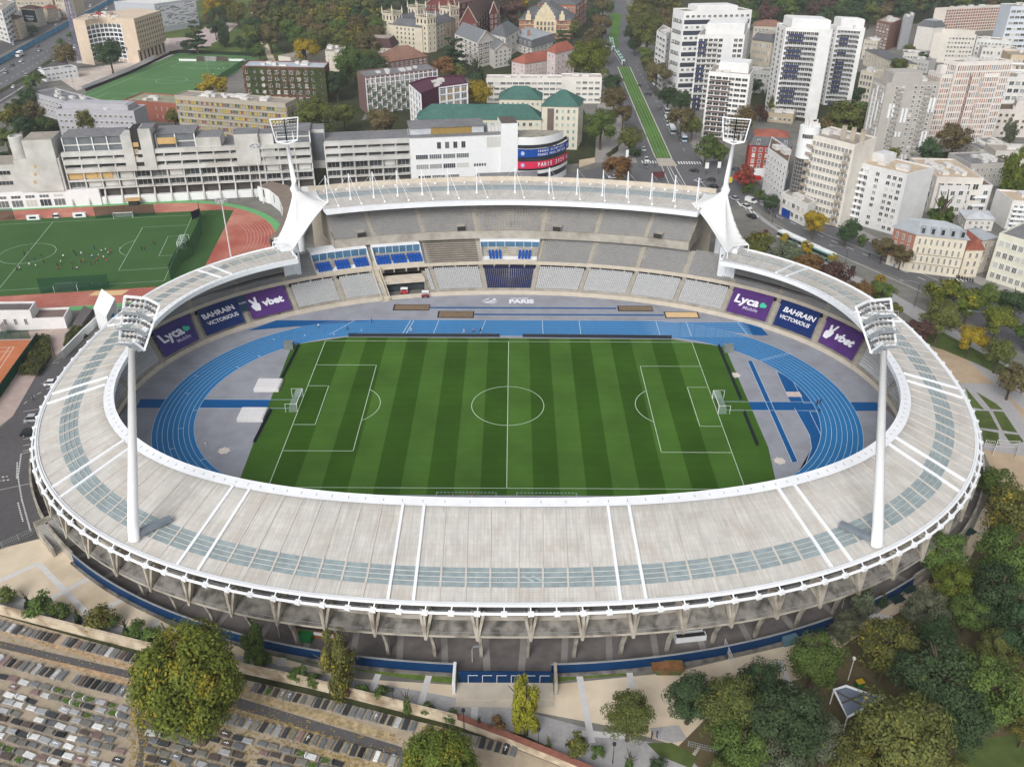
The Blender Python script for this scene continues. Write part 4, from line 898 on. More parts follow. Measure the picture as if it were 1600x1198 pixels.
for q, s, lb in (((452, 544), 1, 'small glazed dugout at the corner of the pitch on the car park side'), ((1137.5, 549), -1, 'small glazed dugout at the corner of the pitch on the park side')):
 p = unp(*q); o = thing('dugout', lb, 'dugout', tuple(p)); b = MB(); b.box(p.x - 1.3, p.y - .8, 0, p.x + 1.3, p.y - .7, 1.9); b.box(p.x - 1.3, p.y + .7, 0, p.x + 1.3, p.y + .8, 1.9); b.box(p.x - 1.3, p.y - .9, 1.9, p.x + 1.3, p.y + .9, 2.1); part('shell', b, M('smoked_shell', sr(120, 128, 126), .4), o)
 b = MB(); b.box(p.x - 1, p.y - .6, 0, p.x + 1, p.y + .6, .5); b.box(p.x - 1, p.y + .3, .5, p.x + 1, p.y + .6, 1.0); part('bench', b, M('dark_green', sr(38, 62, 58), .6), o)
for q, lb, c in (((632, 459), 'small white and red cart parked in the tunnel mouth', (.5, .05, .06)), ((665, 464), 'small white topped maroon cart on the apron beside the pale seats', (.2, .04, .06))):
 p = unp(*q); o = thing('utility_cart', lb, 'cart', tuple(p), 'utility carts'); b = MB(); b.box(p.x - 1.2, p.y - .7, .35, p.x + 1.2, p.y + .7, 1.0); part('body', b, M('cart_paint', (1, 1, 1), .4, .05, objcol=True), o, color=c)
 b = MB(); b.box(p.x - 1.1, p.y - .75, 1.85, p.x + 1.1, p.y + .75, 1.97)
 for a in (-1, 1):
  for c2 in (-.6, .6): b.bar((p.x + a, p.y + c2, 1), (p.x + a, p.y + c2, 1.85), .07)
 part('canopy', b, WHITEP, o)
 for a in (-.8, .8):
  for c2 in (-.72, .72): b = MB(); b.tube([(p.x + a, p.y + c2 - .1, .35), (p.x + a, p.y + c2 + .1, .35)], .35, 10); part('wheel', b, DARK, o)
p = unp(622, 465); b = MB(); b.obox((p.x, p.y), (1, .12), 2.6, .15, 0, .9); solo('advertising_board', b, PURB, 'low violet board on the apron by the tunnel mouth', 'board', tuple(p))
# ---------------------------------------------------------------- people
SKIN = M('skin', sr(186, 140, 114), .6, .05); HAIR = M('dark_hair', sr(42, 34, 30), .8, .1); SHIRT = M('shirt', (1, 1, 1), .9, .05, objcol=True)
def person_mesh(name, pose, trousers, shoes=sr(40, 40, 42)):
 V, R, Ed = [], [], []
 def add(p, r, par=None):
  V.append(p); R.append(r)
  if par is not None: Ed.append((par, len(V) - 1))
  return len(V) - 1
 lean = pose.get('lean', 0); hz = pose.get('hip', .93)
 up = lambda dz, dy=0: (0, dy + math.sin(lean) * dz, hz + math.cos(lean) * dz)
 pel = add((0, 0, hz), .15); w = add(up(.2), .135, pel); ch = add(up(.42), .16, w); nk = add(up(.56), .062, ch); hd = add(up(.66, .01), .095, nk); tp_ = add(up(.80, .01), .085, hd)
 for s in (-1, 1):
  hp = add((s * .1, 0, hz - .05), .105, pel); k = pose['leg'][(s + 1) // 2]; kn = add((s * .11, k[0], k[1]), .065, hp); an = add((s * .12, k[2], k[3]), .042, kn); add((s * .13, k[2] + .17, max(.04, k[3] - .05)), .038, an)
  c = up(.5); sh = add((s * .17, c[1], c[2]), .072, ch); a = pose['arm'][(s + 1) // 2]; el = add((s * .25, c[1] + a[0], c[2] + a[1]), .045, sh); wr = add((s * (.22 if a[2] > .2 else .27), c[1] + a[2], c[2] + a[3]), .033, el); add((s * .24, c[1] + a[2] + .05, c[2] + a[3] - .08), .034, wr)
 me = bpy.data.meshes.new(name); me.from_pydata(V, Ed, []); o = bpy.data.objects.new(name, me); COL.objects.link(o)
 sk = o.modifiers.new('skin', 'SKIN'); sk.use_smooth_shade = True
 for i, r in enumerate(R): me.skin_vertices[0].data[i].radius = (r, r)
 me.skin_vertices[0].data[0].use_root = True; o.modifiers.new('sub', 'SUBSURF').levels = 1
 dg = bpy.context.evaluated_depsgraph_get(); m2 = bpy.data.meshes.new_from_object(o.evaluated_get(dg)); bpy.data.objects.remove(o)
 m2.name = name; m2.materials.clear()
 for m in (SKIN, SHIRT, M('trousers_' + trousers[0], trousers[1], .9, .05), HAIR, M('shoes', shoes, .8)): m2.materials.append(m)
 hv = Vector(up(.7)); sh = Vector(up(.5));
 for p in m2.polygons:
  c = Vector(p.center); t = (c.z - hz) * math.cos(lean) + c.y * math.sin(lean)
  if (c - hv).length < .2 and t > .58: i = 3 if (t > .72 or c.y < hv.y - .02) else 0
  elif c.z < .1: i = 4
  elif t > .02 and abs(c.x) < .22: i = 1
  elif abs(c.x) >= .19 and t > .3: i = 1
  elif abs(c.x) >= .2 and c.z > .55: i = 0
  elif t > .02: i = 1
  else: i = 2
  p.material_index = i
 return m2
POSE = {'stand': dict(leg=[(.01, .5, 0, .08), (.03, .5, .0, .08)], arm=[(.02, -.28, .06, -.52), (-.02, -.28, .04, -.52)]),
  'walk': dict(leg=[(.2, .52, .22, .1), (-.06, .5, -.32, .16)], arm=[(-.12, -.26, -.1, -.5), (.12, -.26, .22, -.46)]),
  'run': dict(lean=.2, leg=[(.34, .62, .2, .28), (-.08, .5, -.5, .42)], arm=[(-.2, -.2, .0, -.36), (.16, -.22, .34, -.08)]),
  'bend': dict(lean=1.0, hip=.88, leg=[(.08, .48, 0, .08), (.1, .48, -.02, .08)], arm=[(.05, -.28, .12, -.52), (.08, -.28, .16, -.5)])}
PM = {}
def person(label, p, pose, rz, shirt, tr=('black', (.01, .01, .012)), group=None):
 k = (pose, tr[0])
 if k not in PM: PM[k] = person_mesh('person', POSE[pose], tr)
 o = ob('person', PM[k], None, (p[0], p[1], p[2] if len(p) > 2 else .0), shirt); o.rotation_euler = (0, 0, rz); return setp(o, label, 'person', group)
BLK, WHT, REDS, BLU, NVY, ORG, GRY = (.015, .015, .018), (.75, .75, .75), (.5, .05, .05), (.08, .25, .6), (.02, .04, .12), (.7, .2, .05), (.3, .3, .3)
trs = {'b': ('black', (.01, .01, .012)), 'g': ('grey', (.12, .12, .13)), 'n': ('navy', (.015, .025, .08)), 'w': ('white', (.6, .6, .6))}
for q, pose, rz, sh, t, lb in (
 ((581, 505), 'stand', 1.6, (.03, .08, .1), 'b', 'person in dark teal standing at the outer edge of the blue track'),
 ((497.5, 513), 'run', -1.4, WHT, 'n', 'runner in white on the first bend of the blue track'),
 ((543, 517), 'run', -1.4, (.12, .05, .05), 'b', 'runner in dark red and black on the inner lanes of the track'),
 ((642, 519), 'run', -1.5, (.6, .65, .7), 'w', 'runner in pale kit on the far straight of the track'),
 ((724.5, 521), 'run', -1.5, (.55, .55, .6), 'w', 'runner in white shorts leading the group of three on the straight'),
 ((739.5, 520.5), 'run', -1.5, (.7, .1, .15), 'b', 'runner in a red top in the middle of the group of three'),
 ((750.5, 520.5), 'run', -1.5, BLK, 'b', 'runner all in black at the back of the group of three'),
 ((438, 497), 'stand', 0, BLK, 'b', 'person in black standing below the purple hand sign banner'),
 ((521.5, 478), 'walk', 1.2, WHT, 'w', 'person in white walking along the foot of the pale seats'),
 ((1276, 634), 'walk', 2.5, BLK, 'b', 'athlete in black on the inside of the bend by the park'),
 ((1281.5, 630.5), 'walk', 2.2, (.05, .05, .06), 'n', 'athlete in dark kit beside the athlete in black on the bend'),
 ((1280, 644), 'bend', 2.5, (.03, .03, .05), 'b', 'athlete bending forward on the inner lane of the bend'),
 ((322, 699), 'walk', .5, WHT, 'w', 'person in white walking by the throwing circle at the car park end'),
 ((739, 778), 'walk', 1.5, (.4, .05, .08), 'w', 'person in dark red top inside a dashed area at the near touchline'),
 ((708, 777), 'stand', 1.5, (.15, .1, .12), 'w', 'person in brown top in the dashed area at the near touchline'),
 ((53, 626), 'walk', 2.6, (.02, .03, .1), 'b', 'person in navy crossing the car park'),
 ((1018, 1153), 'stand', 1.5, BLK, 'b', 'person in black standing on the gravel path under the round tree'),
 ((1026, 1152), 'stand', -1.5, (.05, .06, .09), 'n', 'person in navy standing on the gravel path next to the one in black')):
 person(lb, unp(*q), pose, rz, sh, trs[t])
PL = [(115, 420, 'b'), (120, 419, 'b'), (122, 421, 'w'), (47, 415, 'w'), (57, 417, 'w'), (27, 421, 'b'), (32, 421, 'w'), (69, 410, 'b'), (66, 402, 'b'), (44, 406, 'n'), (55, 407, 'n'), (91, 416, 'b'), (92, 421, 'r'), (96, 411, 'w'), (100, 402, 'w'), (113, 411, 'r'), (119, 399, 'n'), (128, 412, 'b'), (132, 409, 'r'), (141, 400, 'b'), (145, 402, 'u'), (128, 398, 'w'), (143, 413, 'n'), (150, 413, 'b'), (153, 407, 'r'), (155, 401, 'w'), (160, 394, 'w'), (166, 392, 'w'), (170, 397, 'w'), (174, 394, 'r'), (168, 409, 'r'), (163, 404, 'w'), (148, 388, 'n'), (116, 395, 'n'), (189, 391, 'w'), (222, 390, 'n'), (227, 391, 'b'), (240, 380, 'b'), (243, 381, 'b'), (46, 391, 'b'), (39, 398, 'b')]
cn = {'b': ('black', BLK), 'w': ('white', WHT), 'n': ('navy', NVY), 'r': ('red', REDS), 'u': ('pale blue', (.3, .5, .75))}
cnt = {}
for i, (x, y, c) in enumerate(PL):
 cnt.setdefault(c, []).append((x, i))
for c, lst in cnt.items():
 for j, (x, i) in enumerate(sorted(lst)):
  pz = rnd.choice(['stand', 'walk', 'run', 'walk'])
  person('%s player in %s from the centre circle end of the training pitch' % (ordinal(j), cn[c][0]), unp(PL[i][0], PL[i][1] + 2), pz, rnd.uniform(0, 6.28), cn[c][1], trs[rnd.choice('bng')], 'players on the training pitch')
for i, (x, y) in enumerate(((333, 110), (342, 109), (347, 113), (350, 108), (356, 104), (345, 118), (321, 121), (334, 117))):
 person('player in %s on the far pitch, %s from the centre circle' % (('black', 'white')[i % 2], ordinal(i)), unp(x, y + 2), rnd.choice(['stand', 'run']), rnd.uniform(0, 6), BLK if i % 2 == 0 else WHT, trs['b'], 'players on the far pitch')
for i, (x, y, s, lb) in enumerate(((1150 + 332 * .1837, 180 + 880 * .1837, BLK, 'person in black on the pavement before the white shop with blue doors'), (778 / 4 + 1200, 300 + 460 / 4, (.35, .1, .4), 'person in purple top on the pavement below the brown trees'), (785 / 4 + 1200, 300 + 475 / 4, BLU, 'person in blue top beside the one in purple'), (1161, 295, BLK, 'person in black under the red awning'), (1167, 297, GRY, 'person in grey under the red awning'), (1357, 403, BLK, 'person in black sitting down on the boulevard pavement'), (1000, 262, NVY, 'person in navy waiting at the crossing'))):
 person(lb, (*unp(x, y)[:2], .1), ('walk', 'stand')[i % 2], i * 1.3, s, trs['b' if i % 2 else 'n'])
# ---------------------------------------------------------------- buildings
def glassmat(name, cols):
 m = M(name, (0, 0, 0), .25, 0, spec=.4); n, l = m.node_tree.nodes, m.node_tree.links
 oi = [q for q in n if q.type == 'OBJECT_INFO'][0]; cr = n.new('ShaderNodeValToRGB'); cr.color_ramp.interpolation = 'CONSTANT'
 ge = n.new('ShaderNodeNewGeometry'); ad = n.new('ShaderNodeMath'); ad.operation = 'ADD'; fr_ = n.new('ShaderNodeMath'); fr_.operation = 'FRACT'; l.new(oi.outputs['Random'], ad.inputs[0]); l.new(ge.outputs['Random Per Island'], ad.inputs[1]); l.new(ad.outputs[0], fr_.inputs[0]); l.new(fr_.outputs[0], cr.inputs[0]); e = cr.color_ramp.elements
 for i, (p, c) in enumerate(cols):
  q = e[i] if i < 2 else e.new(p); q.position = p; q.color = (*c, 1)
 l.new(cr.outputs[0], n['Principled BSDF'].inputs['Base Color']); return m
PANE = glassmat('window_pane', [(0, sr(58, 62, 68)), (.35, sr(82, 88, 92)), (.6, sr(104, 110, 112)), (.78, sr(150, 152, 150)), (.9, sr(196, 196, 192))])
PANED = glassmat('dark_window_pane', [(0, sr(48, 50, 54)), (.5, sr(66, 70, 74)), (.85, sr(96, 98, 100))])
PANEG = glassmat('shuttered_pane', [(0, sr(96, 140, 138)), (.4, sr(70, 84, 88)), (.6, sr(52, 56, 58)), (.8, sr(150, 182, 178))])
PANEO = glassmat('ochre_pane', [(0, sr(172, 130, 110)), (.42, sr(120, 130, 138)), (.7, sr(70, 76, 84)), (.85, sr(180, 138, 116))])
PANEY = glassmat('coloured_pane', [(0, sr(196, 170, 40)), (.28, sr(40, 82, 70)), (.45, sr(168, 168, 160)), (.62, sr(70, 72, 80)), (.75, sr(206, 184, 60)), (.9, sr(150, 50, 46))])
FRW = M('window_frame', sr(214, 212, 206), .6, .03); FRG = M('grey_window_frame', sr(150, 150, 148), .6, .05)
_wm = {}
def win_mesh(w, h, pane, fr, mull, proud):
 k = (round(w, 1), round(h, 1), pane.name, fr.name, mull, proud)
 if k not in _wm:
  b = MB(); w, h = k[0], k[1]; t = min(.14, w * .12)
  b.face([(-w / 2, -.04, 0), (w / 2, -.04, 0), (w / 2, -.04, h), (-w / 2, -.04, h)], 0)
  for x0, x1, z0, z1 in ((-w / 2, w / 2, -t, 0), (-w / 2, w / 2, h, h + t), (-w / 2 - t, -w / 2, -t, h + t), (w / 2, w / 2 + t, -t, h + t)): b.box(x0, -proud, z0, x1, .02, z1, 1)
  for i in range(1, mull + 1): x = -w / 2 + w * i / (mull + 1); b.box(x - .05, -.09, 0, x + .05, -.03, h, 1)
  _wm[k] = b.mesh('window', [pane, fr])
 return _wm[k]
class Bld:
 def __init__(s, name, label, cat, org, group=None):
  s.o = thing(name, label, cat, tuple(org), group); s.w = []; s.n = 0; s.name = name
 def window(s, p, ang, w, h, pane=PANE, fr=FRW, mull=1, proud=.16): s.w.append((p, ang, w, h, pane, fr, mull, proud))
 def done(s, limit=98):
  for p, a, w, h, pane, fr, mull, pr in s.w[:limit]:
   o = ob('window', win_mesh(w, h, pane, fr, mull, pr), s.o, Vector(p) - s.o.location); o.rotation_euler = (0, 0, a)
  if len(s.w) > limit:
   vs, fs, ms, mats = [], [], [], []
   for p, a, w, h, pane, fr, mull, pr in s.w[limit:]:
    me = win_mesh(w, h, pane, fr, mull, pr); k = len(vs); R = Matrix.Rotation(a, 3, 'Z'); q = Vector(p) - s.o.location
    vs += [tuple(R @ v.co + q) for v in me.vertices]
    for m in me.materials:
     if m not in mats: mats.append(m)
    for f in me.polygons: fs.append([k + i for i in f.vertices]); ms.append(mats.index(me.materials[f.material_index]))
   me = bpy.data.meshes.new('window'); me.from_pydata(vs, [], fs)
   for m in mats: me.materials.append(m)
   me.polygons.foreach_set('material_index', ms); setp(ob('window', me, s.o), kind='stuff')
 def facade(s, a, b, z0, z1, nf, nc, wr=.5, hr=.5, pane=PANE, fr=FRW, mull=1, proud=.16, skip=None, e0=.0, balc=None, balc_mat=None, inset=0.0, maxw=None):
  a, b = Vector((a[0], a[1], 0)), Vector((b[0], b[1], 0)); d = b - a; L = d.length; t = d / L; n = Vector((t.y, -t.x, 0)); ang = math.atan2(t.y, t.x)
  fh = (z1 - z0) / nf; bw = (L - 2 * e0) / nc
  for f in range(nf - 1, -1, -1):
   for c in range(nc):
    if skip and skip(f, c): continue
    s.window(a + t * (e0 + bw * (c + .5)) + n * .01 + Vector((0, 0, z0 + fh * f + fh * (1 - hr) * .45)), ang, min(bw * wr, maxw or 99), fh * hr, pane, fr, mull, proud)
   if balc:
    for (c0, c1, dp, ht) in balc:
     q = MB(); A, B2 = a + t * (e0 + bw * c0), a + t * (e0 + bw * c1); z = z0 + fh * f
     P = [A, B2, B2 + n * dp, A + n * dp]; q.prism([p[:2] for p in P], z - .15, z + .05)
     if ht:
      P = [A + n * (dp - .12), B2 + n * (dp - .12), B2 + n * dp, A + n * dp]; q.prism([p[:2] for p in P], z + .05, z + ht)
     s.n += 1
     if s.n <= 90: part('balcony', q, balc_mat if balc_mat else WHITEP, s.o)
def poly_ctr(P): return Vector((sum(p[0] for p in P) / len(P), sum(p[1] for p in P) / len(P), 0))
DECK = M('roof_deck', sr(158, 150, 140), .95, .12, .4, var2=.12, sc2=.1); DECKG = M('grey_roof_deck', sr(124, 124, 126), .95, .12, .4, var2=.12, sc2=.1)
DECKB = M('brown_planted_roof', sr(112, 96, 80), .95, .2, .5); UNIT = M('roof_unit', sr(206, 204, 200), .7, .06, 1); BRICKC = M('chimney_brick', sr(150, 112, 92), .9, .15, 1.5)
ZINC = M('zinc_roof', sr(156, 161, 166), .7, .08, .6, var2=.08, sc2=.1); SLATE = M('slate_roof', sr(100, 102, 105), .7, .12, .6, var2=.1, sc2=.12); RTILE = M('red_tile_roof', sr(150, 92, 78), .9, .16, .8, var2=.14, sc2=.15)
BTILE = M('brown_tile_roof', sr(136, 104, 90), .9, .16, .8, var2=.12, sc2=.15); GTILE = M('green_roof', sr(70, 104, 96), .8, .12, .6, var2=.12, sc2=.1); DTILE = M('dark_brown_roof', sr(84, 66, 64), .9, .12, .8)
def inset(P, d):
 c = poly_ctr(P); n = len(P); out = []
 for i in range(n):
  p0, p1, p2 = (Vector((*P[(i + k) % n][:2], 0)) for k in (-1, 0, 1)); t0 = (p1 - p0).normalized(); t1 = (p2 - p1).normalized(); n0, n1 = Vector((-t0.y, t0.x, 0)), Vector((-t1.y, t1.x, 0)); bis = n0 + n1
  k = d / max(.3, bis.dot(n0)); q = p1 + bis * k; out.append((q.x, q.y))
 return out
def ccw(P):
 a = sum(P[i][0] * P[(i + 1) % len(P)][1] - P[(i + 1) % len(P)][0] * P[i][1] for i in range(len(P))); return [tuple(p[:2]) for p in (P if a > 0 else P[::-1])]
def roof_flat(s, P, H, wallm, deck=DECK, units=4, seed=0, par=.7):
 P = ccw(P); b = MB(); b.face([(x, y, H - .02 + par * .25) for x, y in inset(P, .3)], 0); I, n = inset(P, .35), len(P)
 b.loft([(x, y, H) for x, y in P], [(x, y, H + par) for x, y in P], 1, True); b.loft([(x, y, H + par) for x, y in P], [(x, y, H + par) for x, y in I], 1, True); b.loft([(x, y, H + par) for x, y in I], [(x, y, H) for x, y in I], 1, True)
 r = part('roof', b, [deck, wallm], s.o); R = random.Random(seed or hash(s.name) % 97 + len(s.w)); c = poly_ctr(P); ax = (Vector((*P[1], 0)) - Vector((*P[0], 0))).normalized()
 for _ in range(units):
  u, v = R.uniform(-.32, .32), R.uniform(-.3, .3); q = c + (Vector((*P[1], 0)) - Vector((*P[0], 0))) * u + (Vector((*P[-1], 0)) - Vector((*P[0], 0))) * v
  k = MB(); w, d, h = R.uniform(.8, 2.4), R.uniform(.6, 1.6), R.uniform(.7, 1.7); k.obox((q.x, q.y), ax, w, d, H - .05, H + h); k.obox((q.x, q.y), ax, w + .12, d + .12, H + h, H + h + .12); part('roof_unit', k, UNIT, r)
 return r
def roof_hip(s, P, H, rh, mat, over=.5, gable=False, mansard=None, lab=None):
 P = ccw(P); Q = inset(P, -over); b = MB(); e = [(Vector((*Q[i], H)), (Vector((*Q[(i + 1) % 4], 0)) - Vector((*Q[i], 0))).length) for i in range(4)]
 V = [Vector((*q, H)) for q in Q]
 if mansard:
  I = [Vector((*q, H + mansard)) for q in inset(P, mansard * .4)]; b.loft(V, I, 0, True); J = [Vector((*q, H + mansard)) for q in inset(P, mansard * .4)]; V = J; mi = 1
 else: mi = 0
 if e[0][1] >= e[1][1]: i0 = 0
 else: i0 = 1;
 A, B2, C, D = (V[(i0 + k) % 4] for k in range(4)); m1, m2 = (A + D) / 2, (B2 + C) / 2; w = (A - D).length / 2; k = 0 if gable else min(w, (m1 - m2).length * .45); t = (m2 - m1).normalized()
 r1, r2 = m1 + t * k + Vector((0, 0, rh)), m2 - t * k + Vector((0, 0, rh))
 for f in ([A, B2, r2, r1], [C, D, r1, r2]): b.face(f, mi)
 for f in ([B2, C, r2], [D, A, r1]): b.face(f, 2 if gable else mi)
 b.face([(*q, H - .02) for q in Q][::-1], 0)
 return part('roof', b, mat if isinstance(mat, list) else [mat, mat, mat], s.o, lab)
def corners(L, C, R, base, depth=None):
 if isinstance(base, (int, float)): H = base
 else:
  k, x, y = base; g = unp(x, y); H = zfor(g.x, g.y, {'L': L, 'C': C, 'R': R}[k][1])
 l, r = unp(*L, H), unp(*R, H); l.z = r.z = 0
 if C: c = unp(*C, H); c.z = 0; return H, [l, c, r, l + r - c]
 t = (r - l).normalized(); n = Vector((-t.y, t.x, 0)); return H, [l, r, r + n * depth, l + n * depth]
def bld(name, label, L, C, R, base, wall, nf, n1, n2=0, depth=12, roof='flat', rm=None, rh=3, units=4, wr=.5, hr=.5, pane=PANE, fr=FRW, mull=1, z0=.6, ztop=.6, cat='building', group=None, balc1=None, balc2=None, bm=None, gable=False, mansard=None, skip1=None, skip2=None, e0=.6, ground=None, rough=None, done=True, proud=.16, wr2=None, pent=None, deck=None, under=0.0):
 H, P = corners(L, C, R, base, depth); s = Bld(name, label, cat, poly_ctr(P), group); s.P, s.H = P, H
 wm = wall if not isinstance(wall, tuple) else M('wall_%d_%d_%d' % wall, sr(*wall), .85, .05, .4, var2=.07, sc2=.08); s.wm = wm
 b = MB(); b.prism([p[:2] for p in P], -.1 + under, H, 0, bottom=under > 0); part('wall', b, wm, s.o)
 zt = H - ztop
 if C:
  if n1: s.facade(P[0], P[1], z0, zt, nf, n1, wr, hr, pane, fr, mull, proud, skip1, e0, balc1, bm)
  if n2: s.facade(P[1], P[2], z0, zt, nf, n2, wr2 or wr, hr, pane, fr, mull, proud, skip2, e0, balc2, bm)
 else:
  if n1: s.facade(P[0], P[1], z0, zt, nf, n1, wr, hr, pane, fr, mull, proud, skip1, e0, balc1, bm)
  if n2: s.facade(P[1], P[2], z0, zt, nf, n2, wr2 or wr, hr, pane, fr, mull, proud, skip2, e0)
 if roof == 'flat': s.r = roof_flat(s, P, H, wm, deck or rm or DECK, units, seed=int(L[0] * 7) % 89 + 1)
 else: s.r = roof_hip(s, P, H, rh, rm, gable=gable, mansard=mansard)
 if pent:
  f0, f1, g0, g1, h = pent; A, B2, D = P[0], P[1], P[-1]; pt = lambda u, v: A + (B2 - A) * u + (D - A) * v; k = MB(); k.prism([pt(u, v)[:2] for u, v in ((f0, g0), (f1, g0), (f1, g1), (f0, g1))], H - .05, H + h); k.prism([pt(u, v)[:2] for u, v in ((f0 + .03, g0 + .03), (f1 - .03, g0 + .03), (f1 - .03, g1 - .03), (f0 + .03, g1 - .03))], H + h, H + h + .3); part('penthouse', k, wm, s.o)
 if done: s.done()
 print('%-28s H%5.1f  sides %5.1f %5.1f' % (label[:28], H, (P[1] - P[0]).length, (P[2] - P[1]).length)); return s
WT, CR, GRC = (220, 220, 219), (206, 198, 180), (170, 168, 166)
bld('apartment_house', 'cream corner house with dark roof and shuttered windows beside the blue street fence', (-2, 31), (25.5, 30.5), (36, 25.5), ('C', 32, 62), (206, 186, 160), 5, 5, 3, roof='hip', rm=DTILE, rh=2.2, wr=.32, hr=.55, group='old houses along the boulevard')
s = bld('apartment_house', 'grey house whose blank gable carries a black painted advertisement', (31, 13), (54.5, 14.5), (66.5, 11.5), ('C', 62, 42.5), (176, 168, 154), 5, 0, 3, roof='hip', rm=DTILE, rh=2, wr=.3, hr=.55, group='old houses along the boulevard')
a, c = s.P[0], s.P[1]; t = (c - a).normalized(); nn = Vector((t.y, -t.x, 0)) * .1; b = MB(); q = [a + t * .8 + nn, c - t * .5 + nn]; b.face([q[0] + Vector((0, 0, s.H * .25)), q[1] + Vector((0, 0, s.H * .25)), q[1] + Vector((0, 0, s.H * .93)), q[0] + Vector((0, 0, s.H * .93))]); part('wall_sign', b, M('black_sign', sr(40, 46, 54), .7, .05), s.o)
for zz, w_, h_ in ((.55, .55, .05), (.42, .5, .05), (.37, .4, .05), (.3, .3, .03)):
 b = MB(); m_ = (q[0] + q[1]) / 2 + nn * .5; hw = t * (c - a).length * w_ / 2; b.face([m_ - hw + Vector((0, 0, s.H * zz)), m_ + hw + Vector((0, 0, s.H * zz)), m_ + hw + Vector((0, 0, s.H * (zz + h_))), m_ - hw + Vector((0, 0, s.H * (zz + h_)))]); part('sign_line', b, M('sign_white', sr(190, 196, 200), .8), s.o)
bld('apartment_house', 'beige house with red tiled roof behind the car park by the blue fence', (66, 12), (73, 14.5), (89, 11), ('C', 77, 36), (186, 170, 148), 4, 2, 5, roof='hip', rm=RTILE, rh=2.2, wr=.32, hr=.55, group='old houses along the boulevard')
bld('apartment_house', 'small white and red roofed house at the far end of the fenced street', (89, 15), (92, 16.5), (103, 13), ('C', 95, 29), (206, 200, 192), 3, 1, 4, roof='hip', rm=RTILE, rh=1.8, wr=.35, group='old houses along the boulevard')
bld('apartment_block', 'white apartment block with stepped balconies at the upper left corner', (-30, 8), (3, 18), (23, 4), 22, (204, 204, 200), 6, 5, 5, hr=.45, balc2=[(0, 5, 1.2, 1)], units=3)
bld('apartment_block', 'tan building behind the crane at the top edge', (84, -4), None, (112, -3), 16, (190, 178, 156), 4, 6, depth=14, units=2)
bld('apartment_block', 'long beige building at the top edge left of the crane', (22, -6), None, (80, -6), 12, (178, 166, 148), 3, 9, depth=14, roof='hip', rm=RTILE, rh=2)
H, Q = corners((187, 29.5), (205, 30), (247.5, 17), ('C', 212.5, 99)); px = [(113, 30.5), (132.5, 32.5)]
P1, P2 = unp(*px[0], H), unp(*px[1], H); blkL, C_, R_ = Q[0], Q[1], Q[2]; backR = unp(215, 13, H); backL = unp(133, 22, H)
s = Bld('office_building', 'sandstone office block with hollowed glazed front under construction behind the far pitch', 'building', (C_.x, C_.y, 0)); SANDS = M('sandstone', sr(206, 188, 168), .85, .06, .4, var2=.05)
mid = [P2 + (blkL - P2) * f + (backL - P2).normalized() * (7.5 * 4 * f * (1 - f) + 1.5) for f in np.linspace(0, 1, 9)]
b = MB(); b.prism([p[:2] for p in [P1, P2] + mid + [blkL, C_, R_, backR, backL]], 0, H); part('wall', b, SANDS, s.o)
for f in range(8):
 z = 2 + f * (H - 6) / 8; b = MB(); ff = [p + (P1 - backL).normalized() * .9 for p in mid]; b.loft([Vector((p.x, p.y, z)) for p in ff], [Vector((p.x, p.y, z + .7)) for p in ff]); b.loft([Vector((p.x, p.y, z + .7)) for p in ff], [Vector((p.x, p.y, z + .7)) for p in mid]); part('floor_slab', b, WHITEP, s.o)
 b = MB(); b.loft([Vector((p.x, p.y, z + .7)) + (P1 - backL).normalized() * .25 for p in mid], [Vector((p.x, p.y, z + (H - 6) / 8)) + (P1 - backL).normalized() * .25 for p in mid]); part('glazing', b, PANED, s.o)
for p in mid: b = MB(); q = p + (P1 - backL).normalized() * .8; b.obox((q.x, q.y), (1, 0), .22, .22, 0, H - 3); part('pillar', b, WHITEP, s.o)
s.facade(C_, R_, 8.5, H - 1.2, 6, 12, .5, .5, PANED, SANDS, 0, .3); s.facade(C_, R_, .3, 7.5, 1, 7, .5, .8, PANED, SANDS, 0, .2)
b = MB(); t = (R_ - C_).normalized(); nn = Vector((t.y, -t.x, 0)); b.prism([p[:2] for p in (C_ + nn * 1.6, R_ + nn * 1.6, R_ - nn * .2, C_ - nn * .2)], 8.2, H + .2); part('facade_panel', b, SANDS, s.o); s.w = [(w[0] + nn * 1.6 if w[0].z > 8 else w[0], *w[1:]) for w in s.w]
R = random.Random(3)
for _ in range(24):
 u, v = R.uniform(.05, .95), R.uniform(.15, .9); q = P2 + (blkL - P2) * u + (backL - P2) * v; b = MB(); b.obox((q.x, q.y), (1, .1), R.uniform(.6, 2), R.uniform(.5, 1.2), H - .1, H + R.uniform(.6, 1.8)); part('roof_clutter', b, R.choice([M('red_material', sr(150, 70, 66), .8), UNIT, UNIT, DECK]), s.o)
s.done()
s = bld('arts_building', 'large white building clad in a woven lattice behind the sandstone block', (178, 4), (241, 8), (305, -1), ('C', 256, 52), M('lattice_white', sr(176, 180, 186), .7, .05), 1, 0, 0, units=2, deck=M('white_deck', sr(214, 214, 212), .9), done=False)
for (a, c) in ((s.P[1], s.P[2]),):
 t = (c - a).normalized(); nn = Vector((t.y, -t.x, 0)) * .25; L = (c - a).length; R = random.Random(5)
 for r in range(26):
  z = 4 + (s.H - 5) * r / 26; b = MB(); x = 0
  while x < L - 1:
   w = R.uniform(1.2, 4.5); p = a + t * x + nn; q = a + t * min(x + w, L) + nn; b.face([p + Vector((0, 0, z)), q + Vector((0, 0, z)), q + Vector((0, 0, z + .42)), p + Vector((0, 0, z + .42))], R.choice([0, 0, 1])); x += w + R.uniform(0, .6)
  part('lattice_row', b, [WHITEP, M('lattice_grey', sr(128, 134, 142), .7)], s.o)  # strips picked at random are plain mid grey among the white ones
